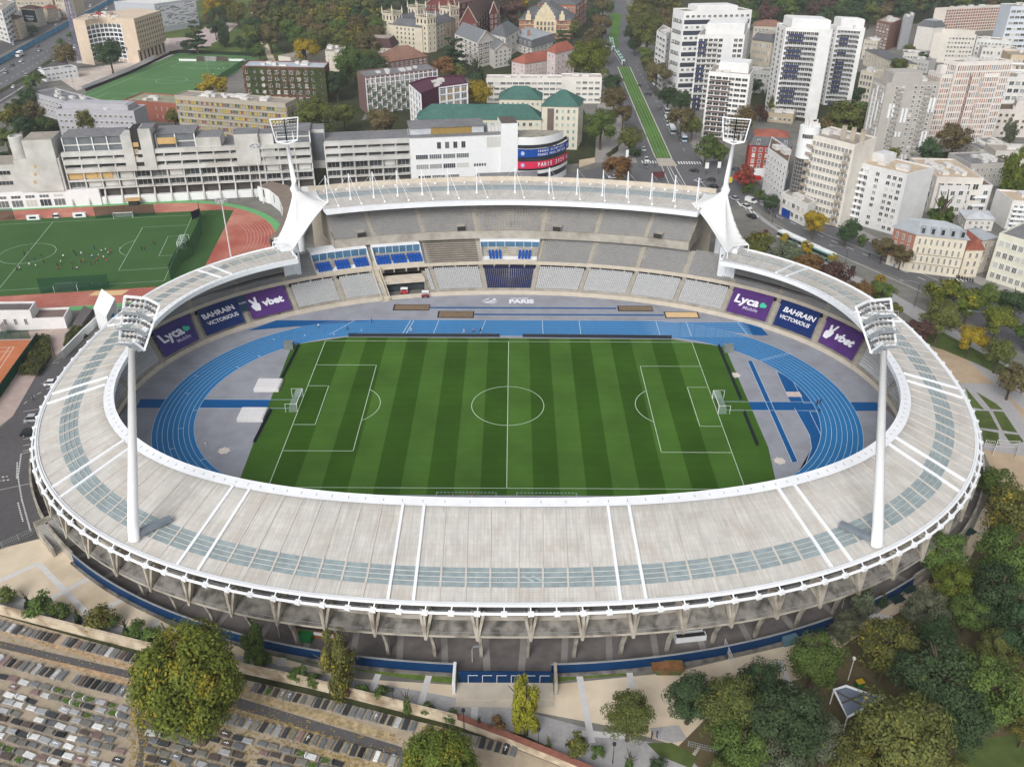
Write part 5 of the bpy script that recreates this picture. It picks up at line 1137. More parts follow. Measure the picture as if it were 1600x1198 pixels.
s = bld('site_cabins', 'stacked white site cabins beside the motorway', (69.5, 113), None, (120, 106), ('L', 72.5, 128.5), (206, 208, 210), 2, 7, 0, depth=9, units=3, hr=.35, deck=DECKG, cat='cabin'); s.o.name = 'site_cabin'
bld('school_building', 'lilac grey school wing angling behind the trees next to the cabins', (50, 146), None, (128, 168), ('L', 58, 178), (172, 171, 176), 4, 13, 3, depth=13, deck=DECKG, wr=.42, hr=.36, pane=PANED, units=6)
bld('school_building', 'lilac grey school wing with setback top floor behind the concrete block', (86, 172.5), None, (209, 176), 13, (174, 173, 178), 4, 15, 0, depth=13, deck=DECKG, wr=.42, hr=.36, pane=PANED, units=2, pent=(.06, .9, .2, .85, 2.6))
bld('gym_hall', 'low red brick hall with planted roof beside the striped slab', (192.5, 158), None, (275, 164), ('R', 262, 192), (150, 96, 82), 2, 9, 0, depth=17, deck=M('planted_deck', sr(150, 148, 128), .95, .2, .3), wr=.14, hr=.4, pane=PANED, units=3, skip1=lambda f, c: c in (0, 3, 4, 8))
s = bld('student_residence', 'concrete slab block with rows of yellow and green window panels', (272.5, 151), None, (446, 164.5), 19, (172, 164, 150), 6, 42, 3, depth=11, wr=.8, hr=.55, pane=PANEY, fr=M('concrete_frame', sr(166, 160, 150), .9), mull=1, units=16, deck=DECK, proud=.35, e0=.3)
bld('student_residence', 'red brick block half covered in ivy left of the white gridded block', (378, 105), (507, 108), (514, 99), ('C', 513, 163), (116, 78, 72), 5, 11, 0, hr=.5, wr=.42, units=8, deck=M('zinc_deck', sr(176, 182, 190), .6), pane=PANE)
iv = MB(); R = random.Random(11)
sB = [o for o in COL.objects if o.get('label', '').startswith('red brick block half')][0]
H, Pq = corners((378, 105), (507, 108), (514, 99), ('C', 513, 163))
for side, (a, c) in enumerate(((Pq[0], Pq[1]),)):
 t = (c - a).normalized(); nn = Vector((t.y, -t.x, 0)); L = (c - a).length
 for _ in range(5200):
  x = R.choice([R.gauss(.13, .05), R.gauss(.9, .05), R.uniform(.1, .97), R.gauss(.95, .03)]) * L; z = R.random() ** .7 * H
  if not 0 < x < L: continue
  fx_ = (x - .6) / ((L - 1.2) / 11) % 1; fz_ = (z - .6) / ((H - 1.2) / 5) % 1
  if .25 < fx_ < .75 and .2 < fz_ < .8: continue
  p = a + t * x + nn * R.uniform(.05, .4) + Vector((0, 0, z)); w = R.uniform(.25, .5); q = (t * R.uniform(-1, 1) + Vector((0, 0, R.uniform(-1, 1)))).normalized() * w; v = q.cross(nn); k = nn * R.uniform(-.2, .2); iv.face([p - q - v, p + q - v + k, p + q + v, p - q + v - k])
part('ivy', iv, M('ivy', sr(66, 74, 44), .9, .3, .6), sB, kind='stuff')
bld('student_residence', 'pale stone residence with rooftop glasshouses in front of the wood', (454, 92), None, (510, 79), ('L', 457, 110), (196, 190, 178), 3, 11, 0, depth=11, wr=.35, hr=.4, units=4)
bld('student_residence', 'pale stone end block joined to the residence before the wood', (508, 82), (537, 84.5), (540.5, 73), ('C', 530, 121), (200, 192, 178), 5, 4, 2, wr=.2, hr=.3, units=4)
bld('college_house', 'cream house with dark brown mansard roof left of the cream palace', (568, 73.5), None, (612, 75), ('L', 574, 92), (206, 200, 184), 3, 6, 4, depth=17, roof='hip', rm=[DTILE, DECK, DTILE], mansard=5.5, rh=.6, wr=.35, hr=.55)
bld('college_house', 'brown brick house with broad hipped tile roof in front of the cream palace', (587, 89), (608, 97), (668.5, 88), ('C', 608, 116), (122, 98, 92), 3, 3, 8, roof='hip', rm=BTILE, rh=6.5, wr=.4, hr=.5)
s = Bld('palace', 'cream stone college palace with four pinnacled towers before the wood', 'palace', tuple(unp(655, 88))); STONE = M('cream_stone', sr(206, 197, 178), .9, .07, .5, var2=.08, sc2=.1)
g = unp(668, 80); Ht = zfor(g.x, g.y, 25); tw = []
for (xl, xc, xr, y) in ((597, 613, 628, 20.5), (649.5, 667, 680.5, 26), (686.5, 703, 717, 13), (637, 652, 665, 11)):
 l, c, r = unp(xl, y - .5, Ht), unp(xc, y + 1.5, Ht), unp(xr, y - .5, Ht); q = [Vector((p.x, p.y, 0)) for p in (l, c, r, l + r - c)]; tw.append(q); b = MB(); b.prism([p[:2] for p in q], 0, Ht); b.prism(inset(ccw(q), -.35), Ht - 5.4, Ht - 5.0); b.prism(inset(ccw(q), -.45), Ht - .6, Ht); tp_ = part('tower', b, STONE, s.o)
 b = MB()
 for i in range(4):
  for f in np.linspace(0, 1, 6)[:-1]: p = q[i] + (q[(i + 1) % 4] - q[i]) * f; b.obox((p.x, p.y), (1, 0), .16, .16, Ht, Ht + 1)
  b.bar(q[i] + Vector((0, 0, Ht + 1.05)), q[(i + 1) % 4] + Vector((0, 0, Ht + 1.05)), .35, .25)
 part('balustrade', b, STONE, tp_)
 for p in q: b = MB(); b.tube([(p.x, p.y, Ht), (p.x, p.y, Ht + 1.6), (p.x, p.y, Ht + 4.6)], [.6, .5, .06], 6); part('pinnacle', b, STONE, tp_)
 for a, c2 in ((q[0], q[1]), (q[1], q[2])):
  s.facade(a, c2, Ht - 4.8, Ht - 1, 1, 3, .4, .7, PANED, STONE, 0); s.facade(a, c2, 1, Ht - 5.5, 5, 2, .2, .5, PANED, STONE, 0)
cs = [poly_ctr(q) for q in tw]; b = MB(); hb = Ht - 7
for i, j in ((0, 1), (1, 2), (2, 3), (3, 0)):
 a, c = cs[i], cs[j]; t = (c - a).normalized(); n_ = Vector((-t.y, t.x, 0)) * 5; b.prism([p[:2] for p in (a - n_, c - n_, c + n_, a + n_)], 0, hb + .01 * i)
 A = [a - n_ * 1.08, c - n_ * 1.08, c + n_ * 1.08, a + n_ * 1.08]; k = MB(); Z0, Z1 = Vector((0, 0, hb)), Vector((0, 0, hb + 4)); k.face([A[0] + Z0, A[1] + Z0, c + Z1, a + Z1]); k.face([A[2] + Z0, A[3] + Z0, a + Z1, c + Z1]); part('roof', k, SLATE, s.o)
 side = (a - n_, c - n_) if (a - n_ - CAM).length < (a + n_ - CAM).length else (c + n_, a + n_); s.facade(side[0], side[1], 1, hb - .5, 5, 5, .3, .5, PANED, STONE, 0, e0=6)
part('wall', b, STONE, s.o); s.done()
def gable_block(s, L, C, R, H, rh, wall, roofm, nf, n1, n2, gm=None):
 _, P = corners(L, C, R, H); b = MB(); b.prism([p[:2] for p in P], 0, H); part('wall', b, wall, s.o); A, B2, Cc, D = P; Z = Vector((0, 0, H)); r1, r2 = (A + B2) / 2 + Vector((0, 0, H + rh)), (D + Cc) / 2 + Vector((0, 0, H + rh)); k = MB(); o_ = (r1 - r2).normalized() * .5
 k.face([B2 + Z + o_, Cc + Z, r2, r1 + o_]); k.face([D + Z, A + Z + o_, r1 + o_, r2]); part('roof', k, roofm, s.o); k = MB(); k.face([A + Z, B2 + Z, r1]); part('gable', k, gm or wall, s.o); k = MB(); k.face([Cc + Z, D + Z, r2]); part('gable', k, gm or wall, s.o)
 k = MB(); k.bar(A + Z + o_, r1 + o_ * 1.2, .5, .4); k.bar(B2 + Z + o_, r1 + o_ * 1.2, .5, .4); part('gable_trim', k, M('pale_trim', sr(196, 184, 170), .8), s.o)
 if n1: s.facade(A, B2, 1, H, nf, n1, .4, .5, PANED)
 if n2: s.facade(B2, Cc, 1, H, nf, n2, .35, .5, PANED)
BRK = M('dark_red_brick', sr(112, 66, 62), .9, .1, .6, var2=.08, sc2=.1); GROOF = M('mauve_tile_roof', sr(108, 88, 84), .9, .14, .7, var2=.1, sc2=.2)
s = Bld('college_building', 'dark red brick gothic college with steep gables behind the cream palace', 'building', tuple(unp(735, 45)))
gable_block(s, (718, 36), (746, 36), (770, 6), 16, 11, BRK, GROOF, 4, 3, 6); gable_block(s, (664, 6), (720, 10), (735, -12), 18, 10, BRK, GROOF, 4, 6, 3); gable_block(s, (700, 2), (712, 8), (745, 0), 20, 8, BRK, GROOF, 4, 2, 4); gable_block(s, (765, 22), (778, 20), (782, -2), 20, 8, BRK, GROOF, 5, 2, 4)
s.done()
WF = M('white_panel_wall', sr(206, 202, 196), .8, .05)
s = Bld('college_house', 'white house with mauve bands and large grey gabled roof', 'building', tuple(unp(735, 108))); gable_block(s, (746, 68), (772, 61), (736, 47), ('L', 0, 0) if False else 15.5, 6.5, WF, M('grey_tile_roof', sr(118, 122, 125), .8, .1, .6), 5, 4, 0)
_, P = corners((746, 68), (772, 61), (736, 47), 15.5); s.facade(P[3], P[0], 1, 15.5, 5, 5, .4, .5, PANED); s.facade(P[0], P[1], 1, 15.5, 5, 3, .7, .4, PANED)
gable_block(s, (772, 80), (799, 75), (776, 59), 11, 4, WF, M('grey_tile_roof', (0, 0, 0)), 4, 4, 0)
for z in (3.4, 6.4, 9.4, 12.4): b = MB(); b.loft([p + Vector((0, 0, z)) for p in (P[3] * 1, P[0], P[1])], [p + Vector((0, 0, z + .5)) for p in (P[3], P[0], P[1])]); [b.v.__setitem__(i, (v[0], v[1] - .12, v[2])) for i, v in enumerate(b.v)]; part('band', b, M('mauve_band', sr(150, 132, 130), .8), s.o)
s.done()
LT = M('light_render', sr(208, 204, 198), .85, .05)
s = bld('college_house', 'white house with slate mansard and brick chimneys before the ornate college', (790, 62), (831, 75), (868, 63), ('C', 829, 88), LT, 2, 6, 6, roof='hip', rm=[SLATE, ZINC, SLATE], mansard=4.5, rh=2.2, wr=.35, hr=.6, done=False)
for u in (.35, .7): q = s.P[0] + (s.P[1] - s.P[0]) * u + (s.P[3] - s.P[0]) * .2; b = MB(); b.obox((q.x, q.y), (1, .2), .9, .5, s.H, s.H + 9); part('chimney', b, BRICKC, s.o)
s.facade(s.P[0], s.P[1], s.H + .4, s.H + 3.6, 1, 6, .3, .8, PANED); s.done()
bld('college_house', 'slate roofed wing standing behind the white mansard house', (765, 52), (790, 58), (812, 46), 14, LT, 3, 4, 3, roof='hip', rm=SLATE, rh=6, wr=.35)
s = bld('college_building', 'ornate red brick and stone college with stepped gable and slate roof', (811, 31.5), (893, 32.5), (903, 14), ('C', 889, 62), M('orange_brick', sr(158, 104, 82), .9, .08, .6), 4, 13, 3, roof='hip', rm=SLATE, rh=9, wr=.42, hr=.6, fr=M('stone_trim', sr(206, 192, 164), .8), done=False, proud=.22)
ST2 = M('stone_trim', (0, 0, 0)); t = (s.P[1] - s.P[0]).normalized(); nn = Vector((t.y, -t.x, 0)); m_ = s.P[0] + (s.P[1] - s.P[0]) * .5 + nn * 1.2; H = s.H
b = MB(); b.obox((m_.x, m_.y), t, 8.5, 1.6, H * .35, H + .4); part('bay', b, ST2, s.o)
b = MB()
for i, (w, z0, z1) in enumerate(((7.6, 0, 3), (6.4, 3, 5), (5.2, 5, 6.8), (3.8, 6.8, 8.6), (2.4, 8.6, 10.2), (.9, 10.2, 11.8))): b.obox((m_.x, m_.y), t, w, 1.2 - i * .02, H + .4 + z0, H + .4 + z1)
part('stepped_gable', b, ST2, s.o)
for u in (.18, .82): q = s.P[0] + (s.P[1] - s.P[0]) * u + nn * .3; b = MB(); b.obox((q.x, q.y), t, 2, 1.5, H, H + 4); b.obox((q.x, q.y), t, .9, 1.4, H + 4, H + 6.5); part('dormer', b, ST2, s.o)
b = MB();
for z in (H * .25, H * .5, H * .75, H - .2): b.loft([s.P[0] + nn * .12 + Vector((0, 0, z)), s.P[1] + nn * .12 + Vector((0, 0, z))], [s.P[0] + nn * .12 + Vector((0, 0, z + .5)), s.P[1] + nn * .12 + Vector((0, 0, z + .5))])
part('string_course', b, ST2, s.o); s.facade(m_ - t * 7 + nn * 1.6, m_ + t * 7 + nn * 1.6, H * .45, H, 2, 5, .5, .7, PANED, ST2); s.done()
bld('college_building', 'red brick and slate wing at the back of the ornate college', (840, 6), (900, 8), (918, -6), 20, M('orange_brick', (0, 0, 0)), 4, 9, 3, roof='hip', rm=SLATE, rh=6)
PINK = M('pink_render', sr(208, 192, 190), .85, .04)
bld('college_house', 'pink house with long red tiled roof left of the big plane tree', (799.5, 95.5), (820, 100), (871, 91), ('C', 821, 123), PINK, 3, 3, 10, roof='hip', rm=RTILE, rh=4.5, wr=.3, hr=.45)
bld('college_house', 'pink house with square red hipped roof touching the big plane tree', (855, 79.5), (868, 83.5), (898, 76), 18, PINK, 5, 2, 4, roof='hip', rm=RTILE, rh=4.5, wr=.3, hr=.4)
bld('college_building', 'long white flat roofed block behind the green roofs', (760, 124), None, (880, 124.5), 13, (218, 214, 206), 4, 12, 0, depth=9, wr=.8, hr=.4, mull=3, units=4, deck=M('stained_deck', sr(196, 188, 184), .9, .2, .3))
bld('college_building', 'white flat roofed end block towards the avenue behind the green roofs', (878, 122.5), None, (940.5, 123), ('R', 942, 162), (220, 216, 208), 4, 6, 2, depth=10, wr=.7, hr=.4, mull=3, units=3, deck=M('stained_deck', (0, 0, 0)), skip1=lambda f, c: c < 2)
s = bld('student_residence', 'brown brick block behind a white concrete grid', (557.5, 113), (571, 122.5), (682.5, 109.5), ('C', 575, 180), (120, 98, 94), 7, 0, 15, wr=.42, hr=.52, units=6, deck=DECKG, fr=FRW, done=False)
t = (s.P[2] - s.P[1]).normalized(); nn = Vector((t.y, -t.x, 0)) * .5; L = (s.P[2] - s.P[1]).length
for i in range(16): p = s.P[1] + t * L * i / 15 + nn * .6; b = MB(); b.obox((p.x, p.y), t, .16, .3, 0, s.H + .3); part('grid_post', b, WHITEP, s.o)
for f in range(8): z = .6 + (s.H - 1.2) * f / 7; b = MB(); b.loft([s.P[1] + nn + Vector((0, 0, z - .2)), s.P[2] + nn + Vector((0, 0, z - .2))], [s.P[1] + nn + Vector((0, 0, z + .25)), s.P[2] + nn + Vector((0, 0, z + .25))]); part('grid_beam', b, WHITEP, s.o)
R = random.Random(2)
for f in range(6):
 for c in range(15):
  if (c + f) % 2 and c < 9: z = .6 + (s.H - 1.2) * f / 7; p = s.P[1] + t * L * (c + .5) / 15 + nn * 1.3; b = MB(); b.obox((p.x, p.y), t, 1.2, .45, z, z + 1.0); part('planter_balcony', b, M('green_balcony', sr(96, 116, 92), .8), s.o)
s.done()
BUR = M('burgundy_cladding', sr(84, 42, 62), .6, .06, .5)
H = 18; pts = [unp(x, y, H) for x, y in ((640, 132), (658, 148), (686, 137), (730, 131), (722, 119), (668, 123))]; s = Bld('student_residence', 'burgundy clad block with rounded shoulder and white gridded fronts', 'building', tuple(poly_ctr(pts)))
b = MB(); b.prism([p[:2] for p in pts], 0, H); part('wall', b, BUR, s.o); roof_flat(s, [Vector((p.x, p.y, 0)) for p in pts], H, BUR, BUR, 5)
for a, c, n_ in ((pts[0], pts[1], 4), (pts[2], pts[3], 4)):
 s.facade(a, c, .5, H - .6, 5, n_, .72, .72, glassmat('amber_pane', [(0, sr(150, 126, 92)), (.5, sr(120, 124, 128)), (.8, sr(90, 94, 100))]), WHITEP, 2, .35)
 t = (c - a); t.z = 0; t.normalize(); nn = Vector((t.y, -t.x, 0)); b = MB(); A, C2 = Vector((a.x, a.y, 0)) + nn * .2, Vector((c.x, c.y, 0)) + nn * .2
 for f in range(6): b.bar(A + Vector((0, 0, f * H / 5.05)), C2 + Vector((0, 0, f * H / 5.05)), .5, .5)
 for i in range(n_ + 1): q = A + (C2 - A) * i / n_; b.bar(q, q + Vector((0, 0, H)), .5, .5)
 part('white_grid', b, WHITEP, s.o)
s.done()
CRM = M('cream_render', sr(210, 204, 186), .85, .04)
bld('college_building', 'long cream wing with green tiled roof behind the white media block', (651.5, 186.5), None, (846, 187), 14, CRM, 4, 19, 0, depth=13, roof='hip', rm=GTILE, rh=5.5, wr=.42, hr=.5, pane=PANEG)
s = bld('college_building', 'cream block with green pyramid roof towards the avenue', (846.5, 166), (904, 167), (912, 155), ('C', 901, 234), CRM, 6, 6, 2, roof='hip', rm=GTILE, rh=6, wr=.36, hr=.5, pane=PANEG, skip1=lambda f, c: c in (0,) )
b = MB(); t = (s.P[1] - s.P[0]).normalized(); nn = Vector((t.y, -t.x, 0)); q = s.P[0] + t * 4.2 + nn * .1; b.obox((q.x, q.y), t, 1.5, .25, 1, s.H - 1); part('stair_window', b, M('brown_glass', sr(112, 100, 94), .4), s.o)
bld('college_building', 'smaller cream wing with green roof at the back of the green roofed college', (780, 155), None, (846, 156), 16, CRM, 5, 8, 0, depth=14, roof='hip', rm=GTILE, rh=5, wr=.36, hr=.4, pane=PANEG)
RB_ = random.Random(6)
G0 = Vector((-169.3, 146.3, 0)); GA = math.radians(9.4); gu = Vector((math.cos(GA), math.sin(GA), 0)); gv = Vector((-gu.y, gu.x, 0))
def px_of(p): d = p - CAM; return 800 + FP * d.dot(RGT) / d.dot(FWD)
def upx(px, z, off=0.0):
 lo, hi = -120.0, 220.0
 for _ in range(40):
  m = (lo + hi) / 2
  if px_of(G0 + gu * m + gv * off + Vector((0, 0, z))) < px: lo = m
  else: hi = m
 return lo
RAW = M('raw_concrete', sr(198, 197, 193), .9, .07, .3, var2=.08, sc2=.07, stain=sr(176, 174, 168), stsc=.12); WTILE = M('white_tile', sr(224, 226, 226), .5, .03, .5)
VOID = M('open_floor', sr(78, 74, 72), .8, .3, .15); OCHRE = M('ochre_board', sr(196, 164, 112), .8, .08); GRILL = M('attic_glass', sr(112, 116, 120), .3, .2, .2)
s = Bld('office_block', 'long raw concrete block with open unfinished floors behind the red training track', 'building', tuple(G0))
def lp(u, v, z=0.0): p = G0 + gu * u + gv * v; return Vector((p.x, p.y, z))
def seg(name, u0, u1, v0, v1, z0, z1, mat, parent=None, top=None):
 b = MB(); b.prism([lp(u, v)[:2] for u, v in ((u0, v0), (u1, v0), (u1, v1), (u0, v1))], z0, z1, 0, 1 if top else None); return part(name, b, [mat, top] if top else mat, parent or s.o)
uA, uB = upx(97, 19), upx(486, 17); uC, uD = upx(508, 17), upx(641, 15)
for a, c in ((uA, uB), (uC, uD)):
 seg('wall', a, c, 1.6, 17, 0, 20.4, VOID, top=DECKG)
 n = max(1, round((c - a) / 6.1)); w = (c - a) / n
 for z0, z1, o_ in ((0, 3.0, 0), (6.3, 6.7, 0), (9.4, 10.0, .0), (12.9, 14.6, -.15), (16.2, 18.0, -.1), (19.3, 20.9, 0)): seg('floor_band', a, c, o_, 2, z0, z1, WTILE if z0 == 0 else RAW)
 for i in range(n + 1):
  u = a + w * i
  b = MB(); b.bar(lp(u, .6, 6.4), lp(u, .6, 20.6), .45, .6); part('pillar', b, RAW, s.o)
  b = MB(); b.bar(lp(u, 1.4, 6.5), lp(u, -1.3, .6), .55, .7); part('raking_pillar', b, RAW, s.o)
 R = random.Random(int(n))
 for i in range(n):
  for z, h in ((6.9, 2.3), (10.2, 2.5), (14.7, 1.3), (18.1, 1.1)):
   s.window(lp(a + w * (i + .5), 1.5, z), GA, w * .8, h, PANED, RAW, 2 if h > 2 else 0, .1)
  if R.random() < .25: seg('blind_panel', a + w * (i + .12), a + w * (i + .88), 1.2, 1.5, R.choice([7, 10.2]), R.choice([9.2, 12.6]) if False else 12.6, RAW)
for px0, px1, z in ((108, 130, 10.3), (131, 152, 10.3), (153, 176, 10.3), (246, 275, 22.6)): seg('ochre_panel', upx(px0, z), upx(px1, z), .9, 1.3, z, z + 2.4, OCHRE)
def attic(p0, p1, z0=20.4, h=5.6, v0=3.0, v1=14):
 a, c = upx(p0, 22), upx(p1, 22); seg('attic', a, c, v0, v1, z0, z0 + h, GRILL); seg('attic_roof', a - .3, c + .3, v0 - .5, v1 + .4, z0 + h, z0 + h + .35, DECKG); n = max(1, round((c - a) / 6))
 for i in range(n + 1):
  u = a + (c - a) * i / n; b = MB(); b.bar(lp(u, v0 - .3, z0), lp(u, v0 - .3, z0 + h), .35); part('attic_post', b, WHITEP, s.o)
 seg('attic_beam', a, c, v0 - .4, v0 - .1, z0 + 2.4, z0 + 2.9, RAW)
attic(97, 190); attic(243, 304); attic(432, 484, 20.4, 4.6)
seg('attic', upx(308, 20), upx(346, 20), .8, 12, 20.4, 24.6, RAW, top=DECKG); seg('shaft', upx(190, 24), upx(206, 24), -.6, 8, 13, 26.8, RAW); seg('shaft', upx(219, 24), upx(238, 24), -.6, 8, 13, 29, RAW); seg('shaft', upx(206, 24), upx(219, 24), .2, 8, 13, 29, DARK); seg('shaft_roof', upx(218, 28), upx(239, 28), 0, 7.5, 29, 29.3, DECKG)
for z in (17, 19.6, 22.2): seg('ochre_panel', upx(207, z), upx(217, z), .0, .2, z, z + 1.7, OCHRE)
seg('blank_block', upx(368, 20), upx(405, 20), -.5, 9, 13.4, 25.6, RAW, top=DECKG); seg('blank_block', upx(405, 20), upx(428, 20), 1.0, 9, 14, 25, RAW, top=DECKG)
seg('tower', upx(40, 22), upx(86, 22), -1.2, 11, 6.6, 26.6, RAW, top=DECK); seg('tower_shoulder', upx(26, 15), upx(97, 15), -.8, 10, 6.6, 19.3, RAW); seg('plinth', -60, upx(97, 5) + 14, -.6, 12, 0, 6.6, WTILE)
for z in (10, 13, 16): seg('ochre_panel', upx(55, z), upx(59, z), -1.3, -1.0, z, z + 1.2, OCHRE)
q = lp(upx(21, 26), 3); b = MB(); b.tube([(q.x, q.y, 12), (q.x, q.y, 27.5)], 2.6, 20, cap=False); b.tube([(q.x, q.y, 12), (q.x, q.y, 27.3)], 2.0, 20, cap=False); b.loft([(q.x + 2.6 * math.cos(a), q.y + 2.6 * math.sin(a), 27.5) for a in np.linspace(0, 6.283, 21)], [(q.x + 2.0 * math.cos(a), q.y + 2.0 * math.sin(a), 27.5) for a in np.linspace(0, 6.283, 21)]); part('concrete_cylinder', b, RAW, s.o, smooth=False)
seg('low_wing', -70, upx(27, 16), 0, 13, 6.6, 17.4, RAW, top=DECK)
for z in (8.4, 12.4):
 for k in range(7): s.window(lp(-66 + k * 6.2 + 3, -.02, z + 1.2), GA, 5.2, 1.5, PANED, RAW, 3, .1)
for z, h in ((.8, 2.6), (4.2, 1.1)):
 for k in range(11): s.window(lp(-60 + k * 5.2, -.64, z), GA, 4 if h > 2 else 3.4, h, PANE, WTILE, 2, .08)
s.done()
seg('link_block', uB, uC, 7, 16, 8.5, 24.4, RAW, top=DECKG); seg('link_glazing', uB + .3, uC - .3, 6.6, 7.1, 12, 23, GRILL)
s = Bld('media_building', 'white tiled block with ribbon windows and curved end wrapped in event banners', 'building', tuple(lp(uD, 0))); Hm = 21.4
uE, uF = upx(786, 21), upx(808, 23); P0 = lp(uD, 0); b = MB(); b.prism([lp(u, v)[:2] for u, v in ((uD, 0), (uE, 0), (uE, 15), (uD, 15))], 0, Hm, 0, 1); part('wall', b, [WTILE, DECKG], s.o)
seg('attic', uD + .5, upx(757, 24), 2.2, 12, Hm, Hm + 3.2, M('attic_cladding', sr(186, 190, 194), .6), s.o); seg('attic_roof', uD, upx(758, 24), 1.6, 13, Hm + 3.2, Hm + 3.6, DECKG, s.o); seg('cornice', uD - .2, upx(786, 22), -.4, 2.4, Hm, Hm + .5, DECKG, s.o)
seg('ochre_glazing', upx(674, 23), upx(738, 23), 2.0, 2.3, Hm + .5, Hm + 3.0, M('ochre_glass', sr(150, 126, 76), .4), s.o)
seg('shaft', uE - 1, uF, -1.8, 9, 0, 26, WTILE, s.o); seg('shaft_cap', uE - .8, uF - .3, -1.4, 8, 26, 26.5, M('brown_cap', sr(96, 88, 84), .8), s.o)
for z, h, x0, x1, n_ in ((3.6, 1.9, 654, 720, 3), (8.3, 1.9, 651, 735, 4), (12.4, 1.8, 650, 735, 4), ):
 for k in range(n_): a, c = upx(x0 + (x1 - x0) * k / n_, z), upx(x0 + (x1 - x0) * (k + .88) / n_, z); s.window(lp((a + c) / 2, -.02, z), GA, c - a, h, PANE, WTILE, 5, .08)
for k in range(4): s.window(lp(upx(686 + 12.7 * k, 17), -.02, 16.6), GA, 1.4, 2.4, PANED, FRG, 1, .08)
for k in range(5): s.window(lp(upx(742 + 4 * k, 8), -.02, 8.6), GA, .6, 1.0, PANED, FRG, 0, .08)
s.window(lp(upx(772, 19), -.02, 16.2), GA, 6.0, 4.2, PANE, FRW, 3, .1)
R = random.Random(4)
for k in range(4): a = upx(764 + 5.5 * k, 24); seg('roof_unit', a, a + 1.3, 3, 6, Hm + .05, Hm + 2.2 + R.random(), UNIT, s.o)
cA, cB = lp(uF, -1.2), unp(886, 230, 12); cB.z = 0; ctrl = unp(862, 252, 11); ctrl.z = 0
arcp = [cA * (1 - f) ** 2 + ctrl * 2 * f * (1 - f) + cB * f * f for f in np.linspace(0, 1, 15)]
def curved(z0, z1, mat, name, out=0.0, lab=None, a0=0, a1=15, top=False):
 b = MB(); cc = lp(uF, 12); Q = [p + (p - cc).normalized() * out for p in arcp[a0:a1]]; b.loft([p + Vector((0, 0, z0)) for p in Q], [p + Vector((0, 0, z1)) for p in Q], 0)
 if top: b.face([p + Vector((0, 0, z1)) for p in Q] + [lp(uF + 7, 9, z1), lp(uF, 9, z1)], 1)
 return part(name, b, [mat, M('terrace_deck', sr(150, 146, 134), .95, .3, .4)], s.o, lab)
curved(0, 2.5, WTILE, 'curved_wall'); curved(2.5, 4.8, GLASS, 'curved_glazing', -.3); curved(4.8, 6.2, WTILE, 'curved_wall', .3); curved(6.2, 7.2, GLASS, 'curved_glazing', -.3); curved(10.2, 12, GLASS, 'curved_glazing', -.3); curved(15.4, 17, GLASS, 'curved_glazing', -.3); curved(17, 20.2, WTILE, 'curved_wall', .2, top=True, a1=13)
RB = M('red_event_banner', sr(206, 48, 84), .6, .03); BB = M('blue_event_banner', sr(22, 72, 152), .6, .03)
r_ = curved(7.2, 10.2, RB, 'banner', .6); bl = curved(12, 15.4, BB, 'banner', .6)
def curved_text(parent, body, z, size, f0, f1, mat, bold, squash=1.0):
 for i, ch in enumerate(body):
  if ch == ' ': continue
  f = f0 + (f1 - f0) * (i + .5) / len(body); k = f * 14; j = min(int(k), 13); p = arcp[j] + (arcp[j + 1] - arcp[j]) * (k - j); t = arcp[j + 1] - arcp[j]; cc = lp(uF, 12); p = p + (p - cc).normalized() * .7 + Vector((0, 0, z)); text_on(ch, parent, p, t, (0, 0, 1), size, mat, bold, name='letter', squash=squash, lift=.12)
curved_text(r_, 'PARIS 2024', 8.7, 2.3, .3, .86, LETT, .025, .8); curved_text(bl, 'FRANCE OLYMPIQUE', 14.4, 1.3, .3, .84, LETT, .015, .85); curved_text(bl, 'FRANCE PARALYMPIQUE', 12.9, 1.3, .3, .88, LETT, .015, .85)
for par, z in ((r_, 8.7), (bl, 13.7)):
 for f in (.07, .93):
  k = f * 14; j = min(int(k), 13); p = arcp[j] + (arcp[j + 1] - arcp[j]) * (k - j); cc = lp(uF, 12); n_ = (p - cc).normalized(); p = p + n_ * .75; t = (arcp[j + 1] - arcp[j]).normalized(); b = MB(); b.face([p + t * (.8 * math.cos(a)) + Vector((0, 0, z + .9 * math.sin(a))) + n_ * .06 for a in np.linspace(0, 6.1, 12)]); part('emblem', b, M('pale_emblem', sr(170, 180, 216) if par is bl else sr(170, 180, 216), .7), par)
s.done()
b = MB(); a, c = upx(735, 6), upx(830, 6); b.prism([lp(u, v)[:2] for u, v in ((a, -12), (c, -14), (c + 2, -4), (a + 2, -3))], 0, 6.5, 0, 1); solo('low_annexe', b, [RAW, DECKG], 'low grey roofed annexe between the main stand and the white media block', 'building', tuple(lp(a, -8)))
rp_ = [unp(x, y, 6) for x, y in ((402, 291), (420, 296), (435, 308), (442, 325), (441, 345), (432, 360), (421, 372))]; b = MB(); b.loft([(p.x, p.y, 0) for p in rp_], [(p.x, p.y, 6) for p in rp_], 0); q_ = [unp(x, y, 6.2) for x, y in ((424, 283), (450, 290), (470, 305), (478, 330), (470, 350), (450, 372), (432, 380))]; b.loft([(p.x, p.y, 6) for p in rp_], [(p.x, p.y, 6.2) for p in q_], 1); b.loft([(p.x, p.y, 0) for p in q_], [(p.x, p.y, 6.2) for p in q_], 0)
for i in range(5): p = rp_[i] + (rp_[i + 1] - rp_[i]) * .5; t = (rp_[i + 1] - rp_[i]).normalized(); n_ = Vector((-t.y, t.x, 0)); b.obox((p.x, p.y), (t.x, t.y), .25, .12, 2.2, 5.2, 2)
solo('ramp_building', b, [WTILE, M('brown_deck', sr(132, 120, 110), .95, .12, .4), GLASS], 'curved white walled walkway with brown deck at the end of the red track', 'building', tuple(rp_[3]))
